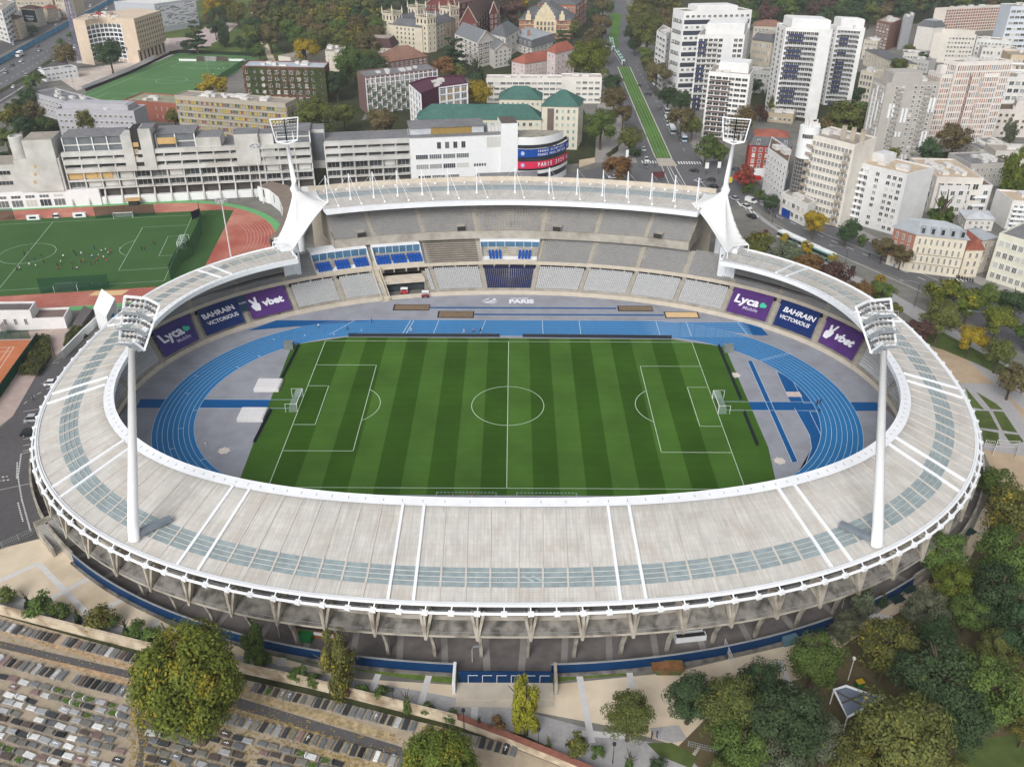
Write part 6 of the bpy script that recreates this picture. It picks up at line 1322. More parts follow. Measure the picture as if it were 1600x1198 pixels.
# ---------------------------------------------------------------- right hand side
NV = M('navy_balcony', sr(62, 68, 98), .7, .06); CRB = M('cream_balcony', sr(196, 194, 188), .7, .05); GB2 = M('pale_grey_balcony', sr(186, 187, 188), .7, .05); BRB = M('brown_balcony', sr(110, 86, 80), .7, .1); SLT = M('dark_band', sr(62, 66, 76), .6, .1, .4)
s = bld('apartment_tower', 'white tower with black window bands beside the avenue', (1052, 15), (1069, 20), (1175, 18), ('C', 1058, 147), WT, 15, 4, 12, hr=.42, wr=.5, units=7, done=False, skip1=lambda f, c: f % 2 == 0, skip2=lambda f, c: f % 2 == 1 and c not in (5, 9), pent=(.1, .9, .2, .8, 3))
for f in range(1, 15, 2):
 z = .6 + (s.H - 1.2) * f / 15; t = (s.P[2] - s.P[1]).normalized(); nn = Vector((t.y, -t.x, 0)) * .12; b = MB(); A, C2 = s.P[1] + nn + t * .5, s.P[1] + nn + (s.P[2] - s.P[1]) * .98; b.loft([A + Vector((0, 0, z + .1)), C2 + Vector((0, 0, z + .1))], [A + Vector((0, 0, z + 2.4)), C2 + Vector((0, 0, z + 2.4))]); part('dark_band', b, SLT, s.o)
 t = (s.P[1] - s.P[0]).normalized(); nn = Vector((t.y, -t.x, 0)) * .02; b = MB(); A, C2 = s.P[0] + nn + t, s.P[0] + nn + (s.P[1] - s.P[0]) * .85; b.loft([A + Vector((0, 0, z + .1)), C2 + Vector((0, 0, z + .1))], [A + Vector((0, 0, z + 2.2)), C2 + Vector((0, 0, z + 2.2))]); part('dark_band', b, SLT, s.o)
s.done()
b = MB(); p = unp(1052, 143, 4); b.obox((p.x, p.y), (.2, 1), 7, 1.6, 3.2, 4.2); solo('awning', b, M('red_awning', sr(150, 44, 46), .8), 'red shop awning at the foot of the white and black tower', 'awning', tuple(p))
bld('apartment_block', 'lower white wing with rounded terraces left of the black banded tower', (1026, 50), (1041, 58), (1051, 48), 30, WT, 9, 3, 2, hr=.4, wr=.75, units=3)
s = bld('apartment_tower', 'white tower with navy balconies between the banded tower and the planted terrace tower', (1090, 57), (1164, 57), (1171, 46), ('L', 1080, 172), WT, 14, 9, 3, hr=.56, wr=.7, pane=PANED, units=4, balc1=[(0, 1.6, 1.3, .95), (1.6, 4, 1.0, .9)], bm=CRB, pent=(.14, .96, .15, .9, 5.4), skip1=lambda f, c: c in (5, 6))
for o in [c for c in s.o.children if c.name.startswith('balcony')][::2]: o.data.materials[0] = GB2 if RB_.random() < .4 else NV
s = bld('apartment_tower', 'white tower with planted roof terrace standing by the floodlight', (1107, 114), (1172, 119.5), (1180, 107), ('L', 1096, 214), WT, 12, 6, 3, hr=.5, wr=.82, pane=PANED, units=3, balc1=[(.2, 3.4, 1.1, .35)], bm=BRB, pent=(.2, .92, .25, .9, 4.2))
R = random.Random(8)
bld('apartment_block', 'old cream apartment house with mansard behind the white towers', (1176, 62), (1207, 66), (1222, 60), 22, (188, 178, 160), 5, 8, 3, roof='hip', rm=[SLATE, DECK, SLATE], mansard=4, rh=.8, wr=.4)
bld('apartment_block', 'old brown roofed house beyond the cream mansard house', (1178, 40), None, (1226, 42), 22, (182, 172, 158), 5, 8, depth=14, roof='hip', rm=BTILE, rh=3)
s = bld('apartment_tower', 'tall white tower with navy and cream balconies and blank white fin', (1214, 38), (1228, 45), (1301, 48.5), ('R', 1279, 186), WT, 17, 2, 11, hr=.58, wr=.4, wr2=.84, pane=PANED, units=6, bm=GB2, balc2=[(0.6, 4.4, 1.3, .9), (4.4, 7.6, 1.1, .85)], skip2=lambda f, c: c > 7, pent=(.05, .95, .12, .95, 4.6))
for o in [c for c in s.o.children if c.name.startswith('balcony')][::2]: o.data.materials[0] = GB2 if RB_.random() < .4 else NV
t = (s.P[2] - s.P[1]).normalized(); nn = Vector((t.y, -t.x, 0)); q = s.P[1] + (s.P[2] - s.P[1]) * .86; b = MB(); b.obox(tuple((q + nn * .9)[:2]), t, (s.P[2] - s.P[1]).length * .13, 1.2, -.1, s.H + .6); part('blank_fin', b, s.wm, s.o)
s = bld('apartment_tower', 'second white tower with navy balconies right of the blank white fin', (1296, 40), (1308, 43.5), (1352, 46), ('C', 1289, 164), WT, 16, 2, 8, hr=.58, wr=.4, wr2=.84, pane=PANED, units=5, bm=GB2, balc2=[(1, 3.8, 1.3, .9), (3.8, 6.6, 1.0, .85)], pent=(.05, .95, .12, .95, 4.6), skip2=lambda f, c: c == 7)
for o in [c for c in s.o.children if c.name.startswith('balcony')][::2]: o.data.materials[0] = GB2 if RB_.random() < .4 else NV
OB = M('brown_brick', sr(128, 96, 84), .9, .1, .6)
bld('apartment_block', 'brown brick house with tan gable behind the towers', (1370, 33), (1392, 38.5), (1411, 31), ('C', 1384, 80), OB, 8, 4, 0, hr=.5, wr=.5, units=8, mansard=None)
bld('apartment_block', 'tall blank grey gable wall next to the brown brick house', (1411, 27), (1413, 28), (1429, 23), ('C', 1404, 79), (186, 188, 190), 8, 0, 0, units=3)
bld('apartment_block', 'white house with slate mansard right of the blank grey gable', (1434, 40), (1452, 39), (1477, 42), ('C', 1451, 75), LT, 6, 4, 5, roof='hip', rm=[SLATE, ZINC, SLATE], mansard=4, rh=1, wr=.35, hr=.55)
bld('apartment_block', 'cream block with blank gable and planted terrace left of a glass stair', (1460, 53), (1482, 55), (1526, 56), ('L', 1452, 96), (208, 202, 192), 6, 0, 8, hr=.45, wr=.55, units=5, pent=(.1, .95, .2, .95, 3))
s = bld('apartment_slab', 'long slab of brick panels in a cream grid at the upper right', (1461, 14), (1479, 14), (1580, 9), ('C', 1487, 52), (206, 198, 188), 8, 0, 26, hr=.66, wr=.76, pane=glassmat('brick_pane', [(0, sr(140, 88, 78)), (.6, sr(96, 90, 90)), (.8, sr(152, 100, 88))]), fr=M('cream_frame', sr(208, 200, 190), .8), mull=0, units=14, e0=.4)
bld('apartment_block', 'white and blue striped block at the right of the brick panel slab', (1580, 12), None, (1640, 12), 34, (200, 206, 214), 9, 7, depth=14, wr=.85, hr=.4)
bld('apartment_house', 'long cream house with slate roof between the twin towers and the grey tower', (1352, 78), (1396, 96), (1433, 101), ('C', 1389, 120), (206, 196, 176), 5, 11, 4, roof='hip', rm=SLATE, rh=2.6, wr=.35, hr=.55)
bld('apartment_block', 'small cream gridded block beside the twin towers', (1345, 112), None, (1366, 116), 18, (196, 188, 170), 5, 4, depth=10, wr=.7, hr=.6, pane=PANED)
s = bld('apartment_tower', 'grey concrete tower with white framed window strips', (1365, 122), (1386, 132), (1469, 130), ('R', 1443, 248), (172, 168, 162), 16, 5, 8, hr=.5, wr=.4, units=4, pent=(.25, .95, .1, .65, 4.4), skip1=lambda f, c: c in (0, 2) and f % 3, skip2=lambda f, c: c in (0, 3), done=False)
t = (s.P[2] - s.P[1]).normalized(); nn = Vector((t.y, -t.x, 0)); L = (s.P[2] - s.P[1]).length; R = random.Random(9)
for u, f0, f1 in ((.18, 9, 12), (.44, 8, 11), (.93, 10, 13), (.40, 5, 6), (.92, 2, 6), (.63, 0, 1)):
 for e in (-.9, .9): q = s.P[1] + t * (L * u + e) + nn * .15; b = MB(); b.obox((q.x, q.y), t, .45, .3, f0 * s.H / 16, f1 * s.H / 16); part('white_strip', b, WHITEP, s.o)
t1 = (s.P[1] - s.P[0]).normalized(); n1 = Vector((t1.y, -t1.x, 0)); L1_ = (s.P[1] - s.P[0]).length
for u, f0, f1 in ((.2, 4, 14), (.45, 6, 15), (.45, 1, 4), (.68, 8, 12), (.9, 3, 7), (.9, 12, 14)): q = s.P[0] + t1 * (L1_ * u) + n1 * .1; b = MB(); b.obox((q.x, q.y), t1, .4, .2, f0 * s.H / 16, f1 * s.H / 16); part('white_strip', b, WHITEP, s.o)
for k, u in enumerate((.27, .8)):
 for f in range(1, 16): q = s.P[1] + t * (L * u) + nn * .25; b = MB(); z = .6 + (s.H - 1.2) * f / 16; b.obox((q.x, q.y), t, 1.5, .45, z, z + .9); part('balcony', b, M('grey_balcony', sr(158, 154, 148), .8), s.o)
s.done()
OF = M('pale_frame', sr(212, 206, 200), .8)
s = bld('apartment_slab', 'slab with orange and grey panels in a white grid right of the grey tower', (1451, 112.5), (1472, 119), (1562, 117.5), ('L', 1451, 229), (212, 207, 201), 14, 7, 25, hr=.7, wr=.54, pane=PANEO, fr=OF, mull=0, units=9, e0=.3, pent=(.3, .6, .05, .4, 3.5))
t = (s.P[2] - s.P[1]).normalized(); nn = Vector((t.y, -t.x, 0)); q = s.P[1] + (s.P[2] - s.P[1]) * .5 + nn * .1; b = MB(); b.obox((q.x, q.y), t, .6, .3, 0, s.H); part('brown_strip', b, M('maroon_strip', sr(124, 82, 76), .8), s.o)
bld('apartment_slab', 'rear slab with orange and grey panels behind the front panel slab', (1476, 95), (1497, 99.5), (1583, 97), 40, (212, 207, 201), 13, 7, 24, hr=.7, wr=.54, pane=PANEO, fr=OF, mull=0, units=9, e0=.3)
bld('apartment_block', 'tan apartment house with balconies at the right edge behind the slabs', (1580, 88), None, (1650, 90), 28, (196, 178, 150), 8, 8, depth=14, wr=.5, balc1=[(0, 8, 1, .8)])
bld('apartment_block', 'white block with glass corner at the right edge below the tan house', (1566, 122), None, (1650, 124), 20, (214, 212, 208), 5, 8, depth=14, wr=.7, hr=.5)
bld('office_building', 'white building with scattered square windows and brown planted roof', (1548, 163), (1549, 173), (1640, 174), ('C', 1541, 214), (206, 200, 194), 4, 0, 9, hr=.42, wr=.42, pane=glassmat('bronze_pane', [(0, sr(92, 82, 66)), (.6, sr(116, 106, 88))]), fr=M('sand_frame', sr(188, 178, 160), .8), mull=0, deck=DECKB, units=4, pent=(.15, .95, .4, .98, 4), skip2=lambda f, c: (f * 3 + c) % 4 == 1)
bld('housing_block', 'low grey block with dark roof and white window strips, upper of two', (1495, 218), (1531, 236), (1591, 234), ('L', 1490, 239), (182, 180, 176), 3, 5, 8, hr=.5, wr=.4, units=9, deck=DECKG)
bld('housing_block', 'low grey block with dark roof and white window strips, lower of two', (1482, 241), (1517, 259), (1577, 257), 9, (172, 168, 162), 3, 5, 8, hr=.5, wr=.4, units=9, deck=DECKG)
s = bld('apartment_block', 'beige roofed block stepping down to planted terraces', (1421, 249), (1464, 279), (1537, 281), 14, (206, 200, 192), 3, 3, 5, hr=.5, wr=.6, units=12, deck=M('beige_deck', sr(188, 170, 148), .95, .1, .4))
bld('apartment_block', 'white lower terrace house with curved balcony and rooftop plants', (1455, 282), (1469, 293), (1551, 292), 11, (206, 204, 202), 3, 2, 6, hr=.5, wr=.5, units=0, balc2=[(4, 5.6, 1.6, .9)], deck=DECKB)
s = bld('apartment_block', 'cream block with rows of windows and round white corner tower', (1264, 212), (1336, 229.5), (1369.5, 217), ('C', 1306, 356), (214, 209, 199), 10, 12, 0, hr=.5, wr=.68, mull=2, units=5, deck=DECK, balc1=[(0, 1.5, 1.6, .9), (10.2, 11.7, 1.2, .9)], bm=M('tan_balcony', sr(160, 148, 134), .8), done=False, pane=PANED)
for k, u in enumerate((.55, .75, .95)): q = s.P[0] + (s.P[1] - s.P[0]) * u + (s.P[3] - s.P[0]) * .4; b = MB(); b.obox((q.x, q.y), (1, -.4), .8, 1.4, s.H, s.H + 4.5); part('chimney', b, M('chimney_render', sr(164, 154, 140), .9), s.o)
H = s.H; q = s.P[0] + (s.P[0] - s.P[1]).normalized() * 1.2 + (s.P[0] - s.P[3]).normalized() * -2; b = MB(); r = 3.7; b.tube([(q.x, q.y, H * .72), (q.x, q.y, H + 3)], r, 24); part('corner_tower', b, WTILE, s.o); b = MB(); b.tube([(q.x, q.y, 4), (q.x, q.y, H * .72)], r - .3, 24); cg = part('glazed_drum', b, M('drum_glass', sr(74, 72, 70), .4, .3, .8), s.o)
for k in range(12): a = math.pi * (.9 + k * .1); b = MB(); x, y = q.x + (r - .2) * math.cos(a), q.y + (r - .2) * math.sin(a); b.bar((x, y, 4), (x, y, H * .72), .12); part('mullion', b, FRG, cg)
for k in range(1, 12): b = MB(); z = 4 + (H * .72 - 4) * k / 12; b.loft([(q.x + r * .98 * math.cos(a), q.y + r * .98 * math.sin(a), z - .12) for a in np.linspace(0, 6.283, 25)], [(q.x + r * .98 * math.cos(a), q.y + r * .98 * math.sin(a), z + .12) for a in np.linspace(0, 6.283, 25)]); part('drum_ring', b, FRG, cg)
for a in (3.9, 4.1, 4.3, 4.5, 4.7, 4.9, 5.1): s.window((q.x + r * math.cos(a), q.y + r * math.sin(a), H - .8), a + math.pi / 2, .9, 1.3, PANED, FRG, 0, .06)
R = random.Random(12)
for k in range(14): a, d_ = R.uniform(0, 6.28), R.uniform(0, 3.1); b = MB(); x, y = q.x + d_ * math.cos(a), q.y + d_ * math.sin(a); h = R.uniform(.8, 3.4); b.obox((x, y), (1, 0), R.uniform(.15, .7), .3, H + 3, H + 3 + h); part('antenna', b, UNIT, s.o)
s.done()
s = bld('shop_building', 'low white shop with blue doors at the foot of the round corner tower', (1222, 303), (1262, 322), (1275, 316), 8, (214, 212, 206), 2, 5, 0, hr=.5, wr=.6, units=2, deck=DECK)
t = (s.P[1] - s.P[0]).normalized(); nn = Vector((t.y, -t.x, 0)) * .12
for u in (.2, .34): q = s.P[0] + (s.P[1] - s.P[0]) * u + nn; b = MB(); b.obox((q.x, q.y), t, 1.3, .1, .1, 3.2); part('door', b, M('blue_door', sr(30, 70, 150), .5), s.o)
s = bld('apartment_block', 'white slab with bowed balconies and grey window strips on the boulevard', (1331, 254), (1418, 275), (1460, 264), ('C', 1394, 367), (206, 206, 206), 9, 9, 0, hr=.55, wr=.6, units=8, deck=M('beige_deck', (0, 0, 0)), balc1=[(1, 2.6, 1.3, .9)], e0=1, skip1=lambda f, c: c in (3, 5), pent=(.1, .35, .45, .9, 3))
s = bld('hotel_building', 'white hotel with small square windows and rounded corner left of the cream block', (1200, 234), (1231.5, 256), (1236, 236), ('L', 1190, 297), (216, 216, 216), 6, 6, 0, hr=.36, wr=.34, pane=PANED, mull=0, units=3, deck=DECKB, skip1=lambda f, c: f == 0)
s = bld('apartment_house', 'red brick house with slate mansard and red roof behind the red awning', (1172, 226.5), None, (1238, 230), ('L', 1166, 275), M('bright_brick', sr(156, 72, 66), .9, .08, .6), 5, 6, 0, depth=14, roof='hip', rm=[SLATE, RTILE, SLATE], mansard=3.4, rh=2, wr=.4, hr=.6, fr=FRW, done=False)
s.facade(s.P[0] + Vector((.4, -.5, 0)), s.P[1] + Vector((-.4, -.5, 0)), s.H + .3, s.H + 3, 1, 3, .2, .7); b = MB(); t = (s.P[1] - s.P[0]).normalized(); nn = Vector((t.y, -t.x, 0)) * .15; b.loft([s.P[0] + nn, s.P[1] + nn], [s.P[0] + nn + Vector((0, 0, 3.8)), s.P[1] + nn + Vector((0, 0, 3.8))]); part('shopfront', b, WHITEP, s.o); s.done()
b = MB(); p = unp(1168, 277, 3.2); b.obox((p.x, p.y), (1, -.15), 5.5, 1.8, 2.8, 3.6); solo('awning', b, M('scarlet_awning', sr(186, 40, 44), .8), 'scarlet cafe awning on the corner below the red brick house', 'awning', tuple(p))
s = bld('apartment_house', 'rounded cream corner house with zinc mansard and red brick flank', (1397.5, 355), (1432, 366), (1512, 375), ('R', 1497, 434), (206, 198, 180), 4, 3, 8, roof='hip', rm=[ZINC, ZINC, ZINC], mansard=3.8, rh=.9, wr=.26, hr=.62, pane=PANED, done=False)
t0_ = (s.P[1] - s.P[0]).normalized(); n0 = Vector((t0_.y, -t0_.x, 0)) * .12; b = MB(); b.loft([s.P[0] + n0 + Vector((0, 0, 3.4)), s.P[1] + n0 + Vector((0, 0, 3.4))], [s.P[0] + n0 + Vector((0, 0, s.H - .3)), s.P[1] + n0 + Vector((0, 0, s.H - .3))]); part('brick_flank', b, M('rosy_brick', sr(156, 112, 98), .9, .1, .8), s.o); s.w = [((Vector(w[0]) + n0 * 1.2) if abs(w[1] - math.atan2(t0_.y, t0_.x)) < .01 else w[0], *w[1:]) for w in s.w]
t = (s.P[2] - s.P[1]).normalized(); nn = Vector((t.y, -t.x, 0)); b = MB()
for z in (s.H * .25, s.H * .5, s.H - .1): b.loft([s.P[1] + nn * .2 + Vector((0, 0, z)), s.P[2] + nn * .2 + Vector((0, 0, z))], [s.P[1] + nn * .2 + Vector((0, 0, z + .3)), s.P[2] + nn * .2 + Vector((0, 0, z + .3))])
part('string_course', b, M('grey_stone', sr(160, 150, 138), .9), s.o)
for k in range(5): q = s.P[1] + (s.P[2] - s.P[1]) * (k + .6) / 5.2 + nn * -.5; b = MB(); b.obox((q.x, q.y), t, .75, .9, s.H + .5, s.H + 2.9, 0); b.obox(tuple((q + nn * .95)[:2]), t, .45, .05, s.H + .8, s.H + 2.5, 1); part('dormer', b, [ZINC, PANED], s.r)
s.done()
bld('small_house', 'narrow cream house with red tiled roof right of the rounded corner house', (1510, 390), None, (1537, 390), ('L', 1499, 433), (206, 196, 176), 3, 2, 0, depth=7, roof='hip', rm=RTILE, rh=4, gable=True, wr=.3, hr=.6, pane=PANED)
bld('small_house', 'grey rendered house with zinc roof left of the cream office', (1536, 375), None, (1560, 371), ('L', 1528, 428), (186, 178, 166), 4, 2, 0, depth=9, roof='hip', rm=ZINC, rh=1.5, wr=.35, hr=.6)
bld('small_house', 'white house with pale zinc roof and brick chimneys behind the corner house', (1500, 328), (1510, 342), (1554, 343), ('C', 1508, 360), LT, 2, 2, 4, roof='hip', rm=M('pale_zinc', sr(190, 194, 198), .6), rh=1.4, wr=.35, hr=.6)
s = bld('office_building', 'cream office with wide shuttered windows at the right edge', (1561, 367), None, (1660, 396), ('L', 1540, 437), (208, 206, 190), 4, 9, 0, depth=18, wr=.62, hr=.5, units=4, deck=DECKG, mull=2, pane=glassmat('roller_pane', [(0, sr(120, 122, 122)), (.4, sr(176, 178, 174)), (.7, sr(70, 74, 76))]))
bld('apartment_block', 'white building with tall blank gable above the cream office', (1556, 298), (1582, 316), (1660, 322), ('C', 1571, 358), (212, 210, 206), 5, 0, 8, hr=.5, wr=.5, units=4, deck=M('beige_deck', (0, 0, 0)), balc2=[(0, 3, 1.2, .8)])
bld('housing_block', 'pale block half hidden at the right edge under the yellow tree', (1556, 238), None, (1640, 240), 9, (192, 188, 180), 3, 8, depth=12, units=3)
# ---------------------------------------------------------------- left edge buildings near the tennis court
s = bld('club_house', 'white club house with dark flat roof beside the tennis court', (-40, 489), (47.5, 488), (56.5, 474), ('C', 52, 515), (214, 212, 210), 1, 5, 0, hr=.4, wr=.25, units=0, deck=M('slate_deck', sr(104, 98, 98), .9, .1, .4), pane=PANED)
bld('club_house', 'lower white wing with railed brown terrace beside the club house', (50, 501), (101, 499), (110, 483), ('C', 104, 513), (214, 212, 210), 1, 0, 0, units=0, deck=M('brown_terrace', sr(124, 108, 102), .9, .1, .6))
bld('club_house', 'small white block with brown roof at the left edge by the court', (-20, 514), (0, 512), (6, 505), ('C', 1, 528), (210, 206, 202), 1, 0, 0, units=0, deck=DECKB)
ms = [unp(x, y, 8) for x, y in ((144, 474), (164, 487), (181, 471), (160, 456))]; g = [unp(155, 497), unp(164, 500), unp(184, 492), unp(172, 478)]; b = MB(); gg = [Vector((p.x, p.y, 0)) for p in ms]
tops = [gg[0] + Vector((0, 0, 6.5)), gg[1] + Vector((0, 0, 6.5)), gg[2] + Vector((0, 0, 9)), gg[3] + Vector((0, 0, 9))]; b.face(tops); b.loft(gg, tops, closed=True); o = solo('ticket_tower', b, [WTILE], 'white wedge shaped tower with sloping roof beside the stadium rim', 'tower', tuple(gg[0]));
q = (gg[1] + gg[2]) / 2; b = MB(); t = (gg[2] - gg[1]).normalized(); nn = Vector((t.y, -t.x, 0)) * .05; b.obox(tuple((q + nn)[:2]), t, 1.2, .1, 0, 2.6); part('door', b, DARK, o); b = MB(); b.obox(tuple((q + nn * 2 + t * -.2)[:2]), t, .8, .1, 4.6, 5.6); part('blue_sign', b, M('cyan_sign', sr(50, 140, 190), .6), o)
wl = [unp(x, y, 2.5) for x, y in ((155, 492), (130, 515), (97, 548))]; b = MB(); b.loft([(p.x, p.y, 0) for p in wl], [(p.x, p.y, 2.6) for p in wl]); b.loft([(p.x - .4, p.y + .3, 0) for p in wl], [(p.x - .4, p.y + .3, 2.6) for p in wl]); b.loft([(p.x, p.y, 2.6) for p in wl], [(p.x - .4, p.y + .3, 2.6) for p in wl]); solo('ramp_wall', b, WTILE, 'white wall beside the planted wedge above the car park', 'wall', tuple(wl[1]))
b = MB(); w2 = [unp(x, y, 1.6) for x, y in ((131, 477), (144, 484), (128, 506), (114, 505))]; b.face(w2); b.loft([Vector((p.x, p.y, 0)) for p in w2], w2, closed=True); solo('sunken_roof', b, M('slate_deck', (0, 0, 0)), 'dark slate wedge roof between the club house and the white tower', 'roof', tuple(w2[0]))
for L_, R_2, H_, w_, f_, n_, lb in (((1412, 84), (1448, 86), 9, (196, 192, 186), 3, 7, 'low pale workshop below the blank grey gable'), ((1425, 93), (1452, 97), 7, (176, 174, 170), 2, 5, 'small grey flat roofed house before the low pale workshop'), ((1526, 62), (1580, 66), 14, (208, 208, 206), 4, 9, 'white terraced block right of the planted terrace block'), ((1535, 76), (1590, 79), 12, (200, 198, 192), 3, 9, 'pale terraced block in front of the white terraced block'), ((1350, 64), (1372, 66), 12, (186, 178, 164), 4, 4, 'cream backyard house beside the second white tower'), ((1176, 112), (1206, 114), 12, (190, 190, 188), 4, 5, 'grey framed annexe right of the planted terrace tower'), ((1200, 178), (1240, 182), 4, (178, 164, 140), 1, 5, 'low sandy pavilion before the tall twin tower'), ((1500, 300), (1545, 302), 7, (204, 202, 198), 2, 5, 'low white backyard house behind the pale zinc roof')): bld('small_house', lb, L_, None, R_2, H_, w_, f_, n_, 0, depth=11, units=4, deck=DECKG if H_ % 2 else None)
# ---------------------------------------------------------------- trees
def foliage(name):
 m = bpy.data.materials.new(name); m.use_nodes = True; n, l = m.node_tree.nodes, m.node_tree.links; b = n['Principled BSDF']; b.inputs['Roughness'].default_value = .85; b.inputs['Specular IOR Level'].default_value = .1
 oi, ge, tc = n.new('ShaderNodeObjectInfo'), n.new('ShaderNodeNewGeometry'), n.new('ShaderNodeTexCoord')
 def mth(op, a, c, d=None):
  q = n.new('ShaderNodeMath'); q.operation = op
  for i, v in enumerate((a, c, d)):
   if v is None: continue
   if isinstance(v, (int, float)): q.inputs[i].default_value = v
   else: l.new(v, q.inputs[i])
  return q.outputs[0]
 ad = n.new('ShaderNodeVectorMath'); ad.operation = 'ADD'; l.new(tc.outputs['Object'], ad.inputs[0]); l.new(oi.outputs['Location'], ad.inputs[1])
 nz = n.new('ShaderNodeTexNoise'); nz.inputs['Scale'].default_value = 2.2; nz.inputs['Detail'].default_value = 3; l.new(ad.outputs[0], nz.inputs['Vector'])
 nz2 = n.new('ShaderNodeTexNoise'); nz2.inputs['Scale'].default_value = 3.3; nz2.inputs['Detail'].default_value = 2; l.new(ad.outputs[0], nz2.inputs['Vector'])
 thr = mth('ADD', mth('MULTIPLY', mth('SUBTRACT', nz.outputs['Fac'], .5), 1.6), mth('ADD', mth('MULTIPLY', mth('SUBTRACT', ge.outputs['Random Per Island'], .5), .45), mth('SUBTRACT', .5, oi.outputs['Alpha'])))
 fac = mth('MULTIPLY', thr, 4.0); cl = n.new('ShaderNodeClamp'); l.new(mth('ADD', fac, .2), cl.inputs[0])
 mx = n.new('ShaderNodeMix'); mx.data_type = 'RGBA'; l.new(cl.outputs[0], mx.inputs[0]); l.new(oi.outputs['Color'], mx.inputs[6]); mx.inputs[7].default_value = (.30, .24, .03, 1)
 br = mth('MULTIPLY', mth('ADD', .74, mth('MULTIPLY', ge.outputs['Random Per Island'], .5)), mth('ADD', .6, mth('MULTIPLY', nz2.outputs['Fac'], .8)))
 m2 = n.new('ShaderNodeMix'); m2.data_type = 'RGBA'; m2.blend_type = 'MULTIPLY'; m2.inputs[0].default_value = 1; l.new(mx.outputs[2], m2.inputs[6]); l.new(br, m2.inputs[7]); l.new(m2.outputs[2], b.inputs['Base Color'])
 tr = n.new('ShaderNodeBsdfTranslucent'); l.new(m2.outputs[2], tr.inputs[0]); ms = n.new('ShaderNodeMixShader'); ms.inputs[0].default_value = .22; l.new(b.outputs[0], ms.inputs[1]); l.new(tr.outputs[0], ms.inputs[2]); l.new(ms.outputs[0], n['Material Output'].inputs[0]); return m
FOL = foliage('foliage'); BARK = M('bark', sr(84, 74, 64), .95, .2, 2)
def crown_mesh(seed, nclump, nleaf, leaf, shape='round', clump=.42):
 r = np.random.default_rng(seed); C = []
 while len(C) < nclump:
  p = r.uniform(-1, 1, 3)
  if shape == 'column': ok = p[0] ** 2 + p[1] ** 2 < (1 - .35 * abs(p[2])) ** 2 * .7
  elif shape == 'egg': d = np.linalg.norm(p * [1, 1, 1]) / (1 if p[2] > -.3 else 1 - .25 * (-.3 - p[2])); ok = .5 < d < .8
  elif shape == 'cone': w = (1 - (p[2] + 1) / 2) * .85 + .08; ok = p[0] ** 2 + p[1] ** 2 < w * w
  elif shape == 'cedar': k = round((p[2] + 1) * 2.5) / 2.5 - 1; p[2] = k + r.uniform(-.06, .06); w = .95 - .5 * (p[2] + 1) / 2; ok = p[0] ** 2 + p[1] ** 2 < w * w
  else: d = np.linalg.norm(p * [1, 1, 1.05]); ok = .35 < d < .82 + r.uniform(0, .12) and p[2] > -.72
  if ok: C.append(p)
 C = np.array(C); k = r.integers(0, nclump, nleaf); cs = clump * r.uniform(.55, 1.15, nclump)
 if shape == 'cone': cs = cs * (.35 + .65 * (1 - (C[:, 2] + 1) / 2))
 d = r.normal(size=(nleaf, 3)); d /= np.linalg.norm(d, axis=1)[:, None]; d[:, 2] = np.where(r.random(nleaf) < .35, np.abs(d[:, 2]), d[:, 2])
 rad = cs[k] * (r.random(nleaf) ** .4); sq = np.array([1, 1, .35]) if shape == 'cedar' else np.array([1, 1, .85]) if shape == 'round' else np.array([.8, .8, 1])
 P = C[k] + d * rad[:, None] * sq
 nrm = d * .8 + P / (np.linalg.norm(P, axis=1)[:, None] + .1) * .7 + r.normal(size=(nleaf, 3)) * .45 + [0, 0, .35]; nrm /= np.linalg.norm(nrm, axis=1)[:, None]
 a = np.cross(nrm, r.normal(size=(nleaf, 3))); a /= np.linalg.norm(a, axis=1)[:, None]; b = np.cross(nrm, a); s = leaf * r.uniform(.6, 1.4, nleaf)[:, None]
 V = np.stack([P - a * s, P - b * s * .6, P + a * s, P + b * s * .6], 1).reshape(-1, 3)
 me = bpy.data.meshes.new('crown'); me.vertices.add(nleaf * 4); me.vertices.foreach_set('co', V.ravel()); me.loops.add(nleaf * 4); me.loops.foreach_set('vertex_index', np.arange(nleaf * 4)); me.polygons.add(nleaf); me.polygons.foreach_set('loop_start', np.arange(nleaf) * 4); me.polygons.foreach_set('loop_total', np.full(nleaf, 4)); me.materials.append(FOL); me.update(); me.validate(); return me
PROTO = {'round': [crown_mesh(i, 28, 4200, .066) for i in range(5)], 'big': [crown_mesh(20, 170, 42000, .026, 'egg', .27), crown_mesh(21, 160, 38000, .027, 'egg', .27)], 'park': [crown_mesh(30 + i, 40, 12000, .04, clump=.36) for i in range(4)],
         'column': [crown_mesh(40 + i, 34, 7000, .06, 'column', .38) for i in range(2)], 'cone': [crown_mesh(50, 34, 3000, .09, 'cone', .36)], 'cedar': [crown_mesh(60 + i, 36, 5000, .06, 'cedar', .34) for i in range(2)], 'shrub': [crown_mesh(70 + i, 14, 1400, .1, clump=.5) for i in range(3)], 'far': [crown_mesh(80 + i, 22, 1900, .095) for i in range(4)]}
def trunk_mesh(seed):
 r = random.Random(seed); b = MB(); b.tube([(0, 0, -.02), (.01, .01, .35), (-.02, .02, .72), (.0, .0, 1)], [.05, .036, .03, .012], 7)
 for _ in range(6):
  z = r.uniform(.42, .75); a = r.uniform(0, 6.28); q = r.uniform(.18, .3); b.tube([(0, 0, z), (q * .5 * math.cos(a), q * .5 * math.sin(a), z + .14), (q * math.cos(a), q * math.sin(a), z + .3)], [.022, .014, .005], 5)
 return b.mesh('trunk', BARK)
TRK_ = [trunk_mesh(i) for i in range(3)]
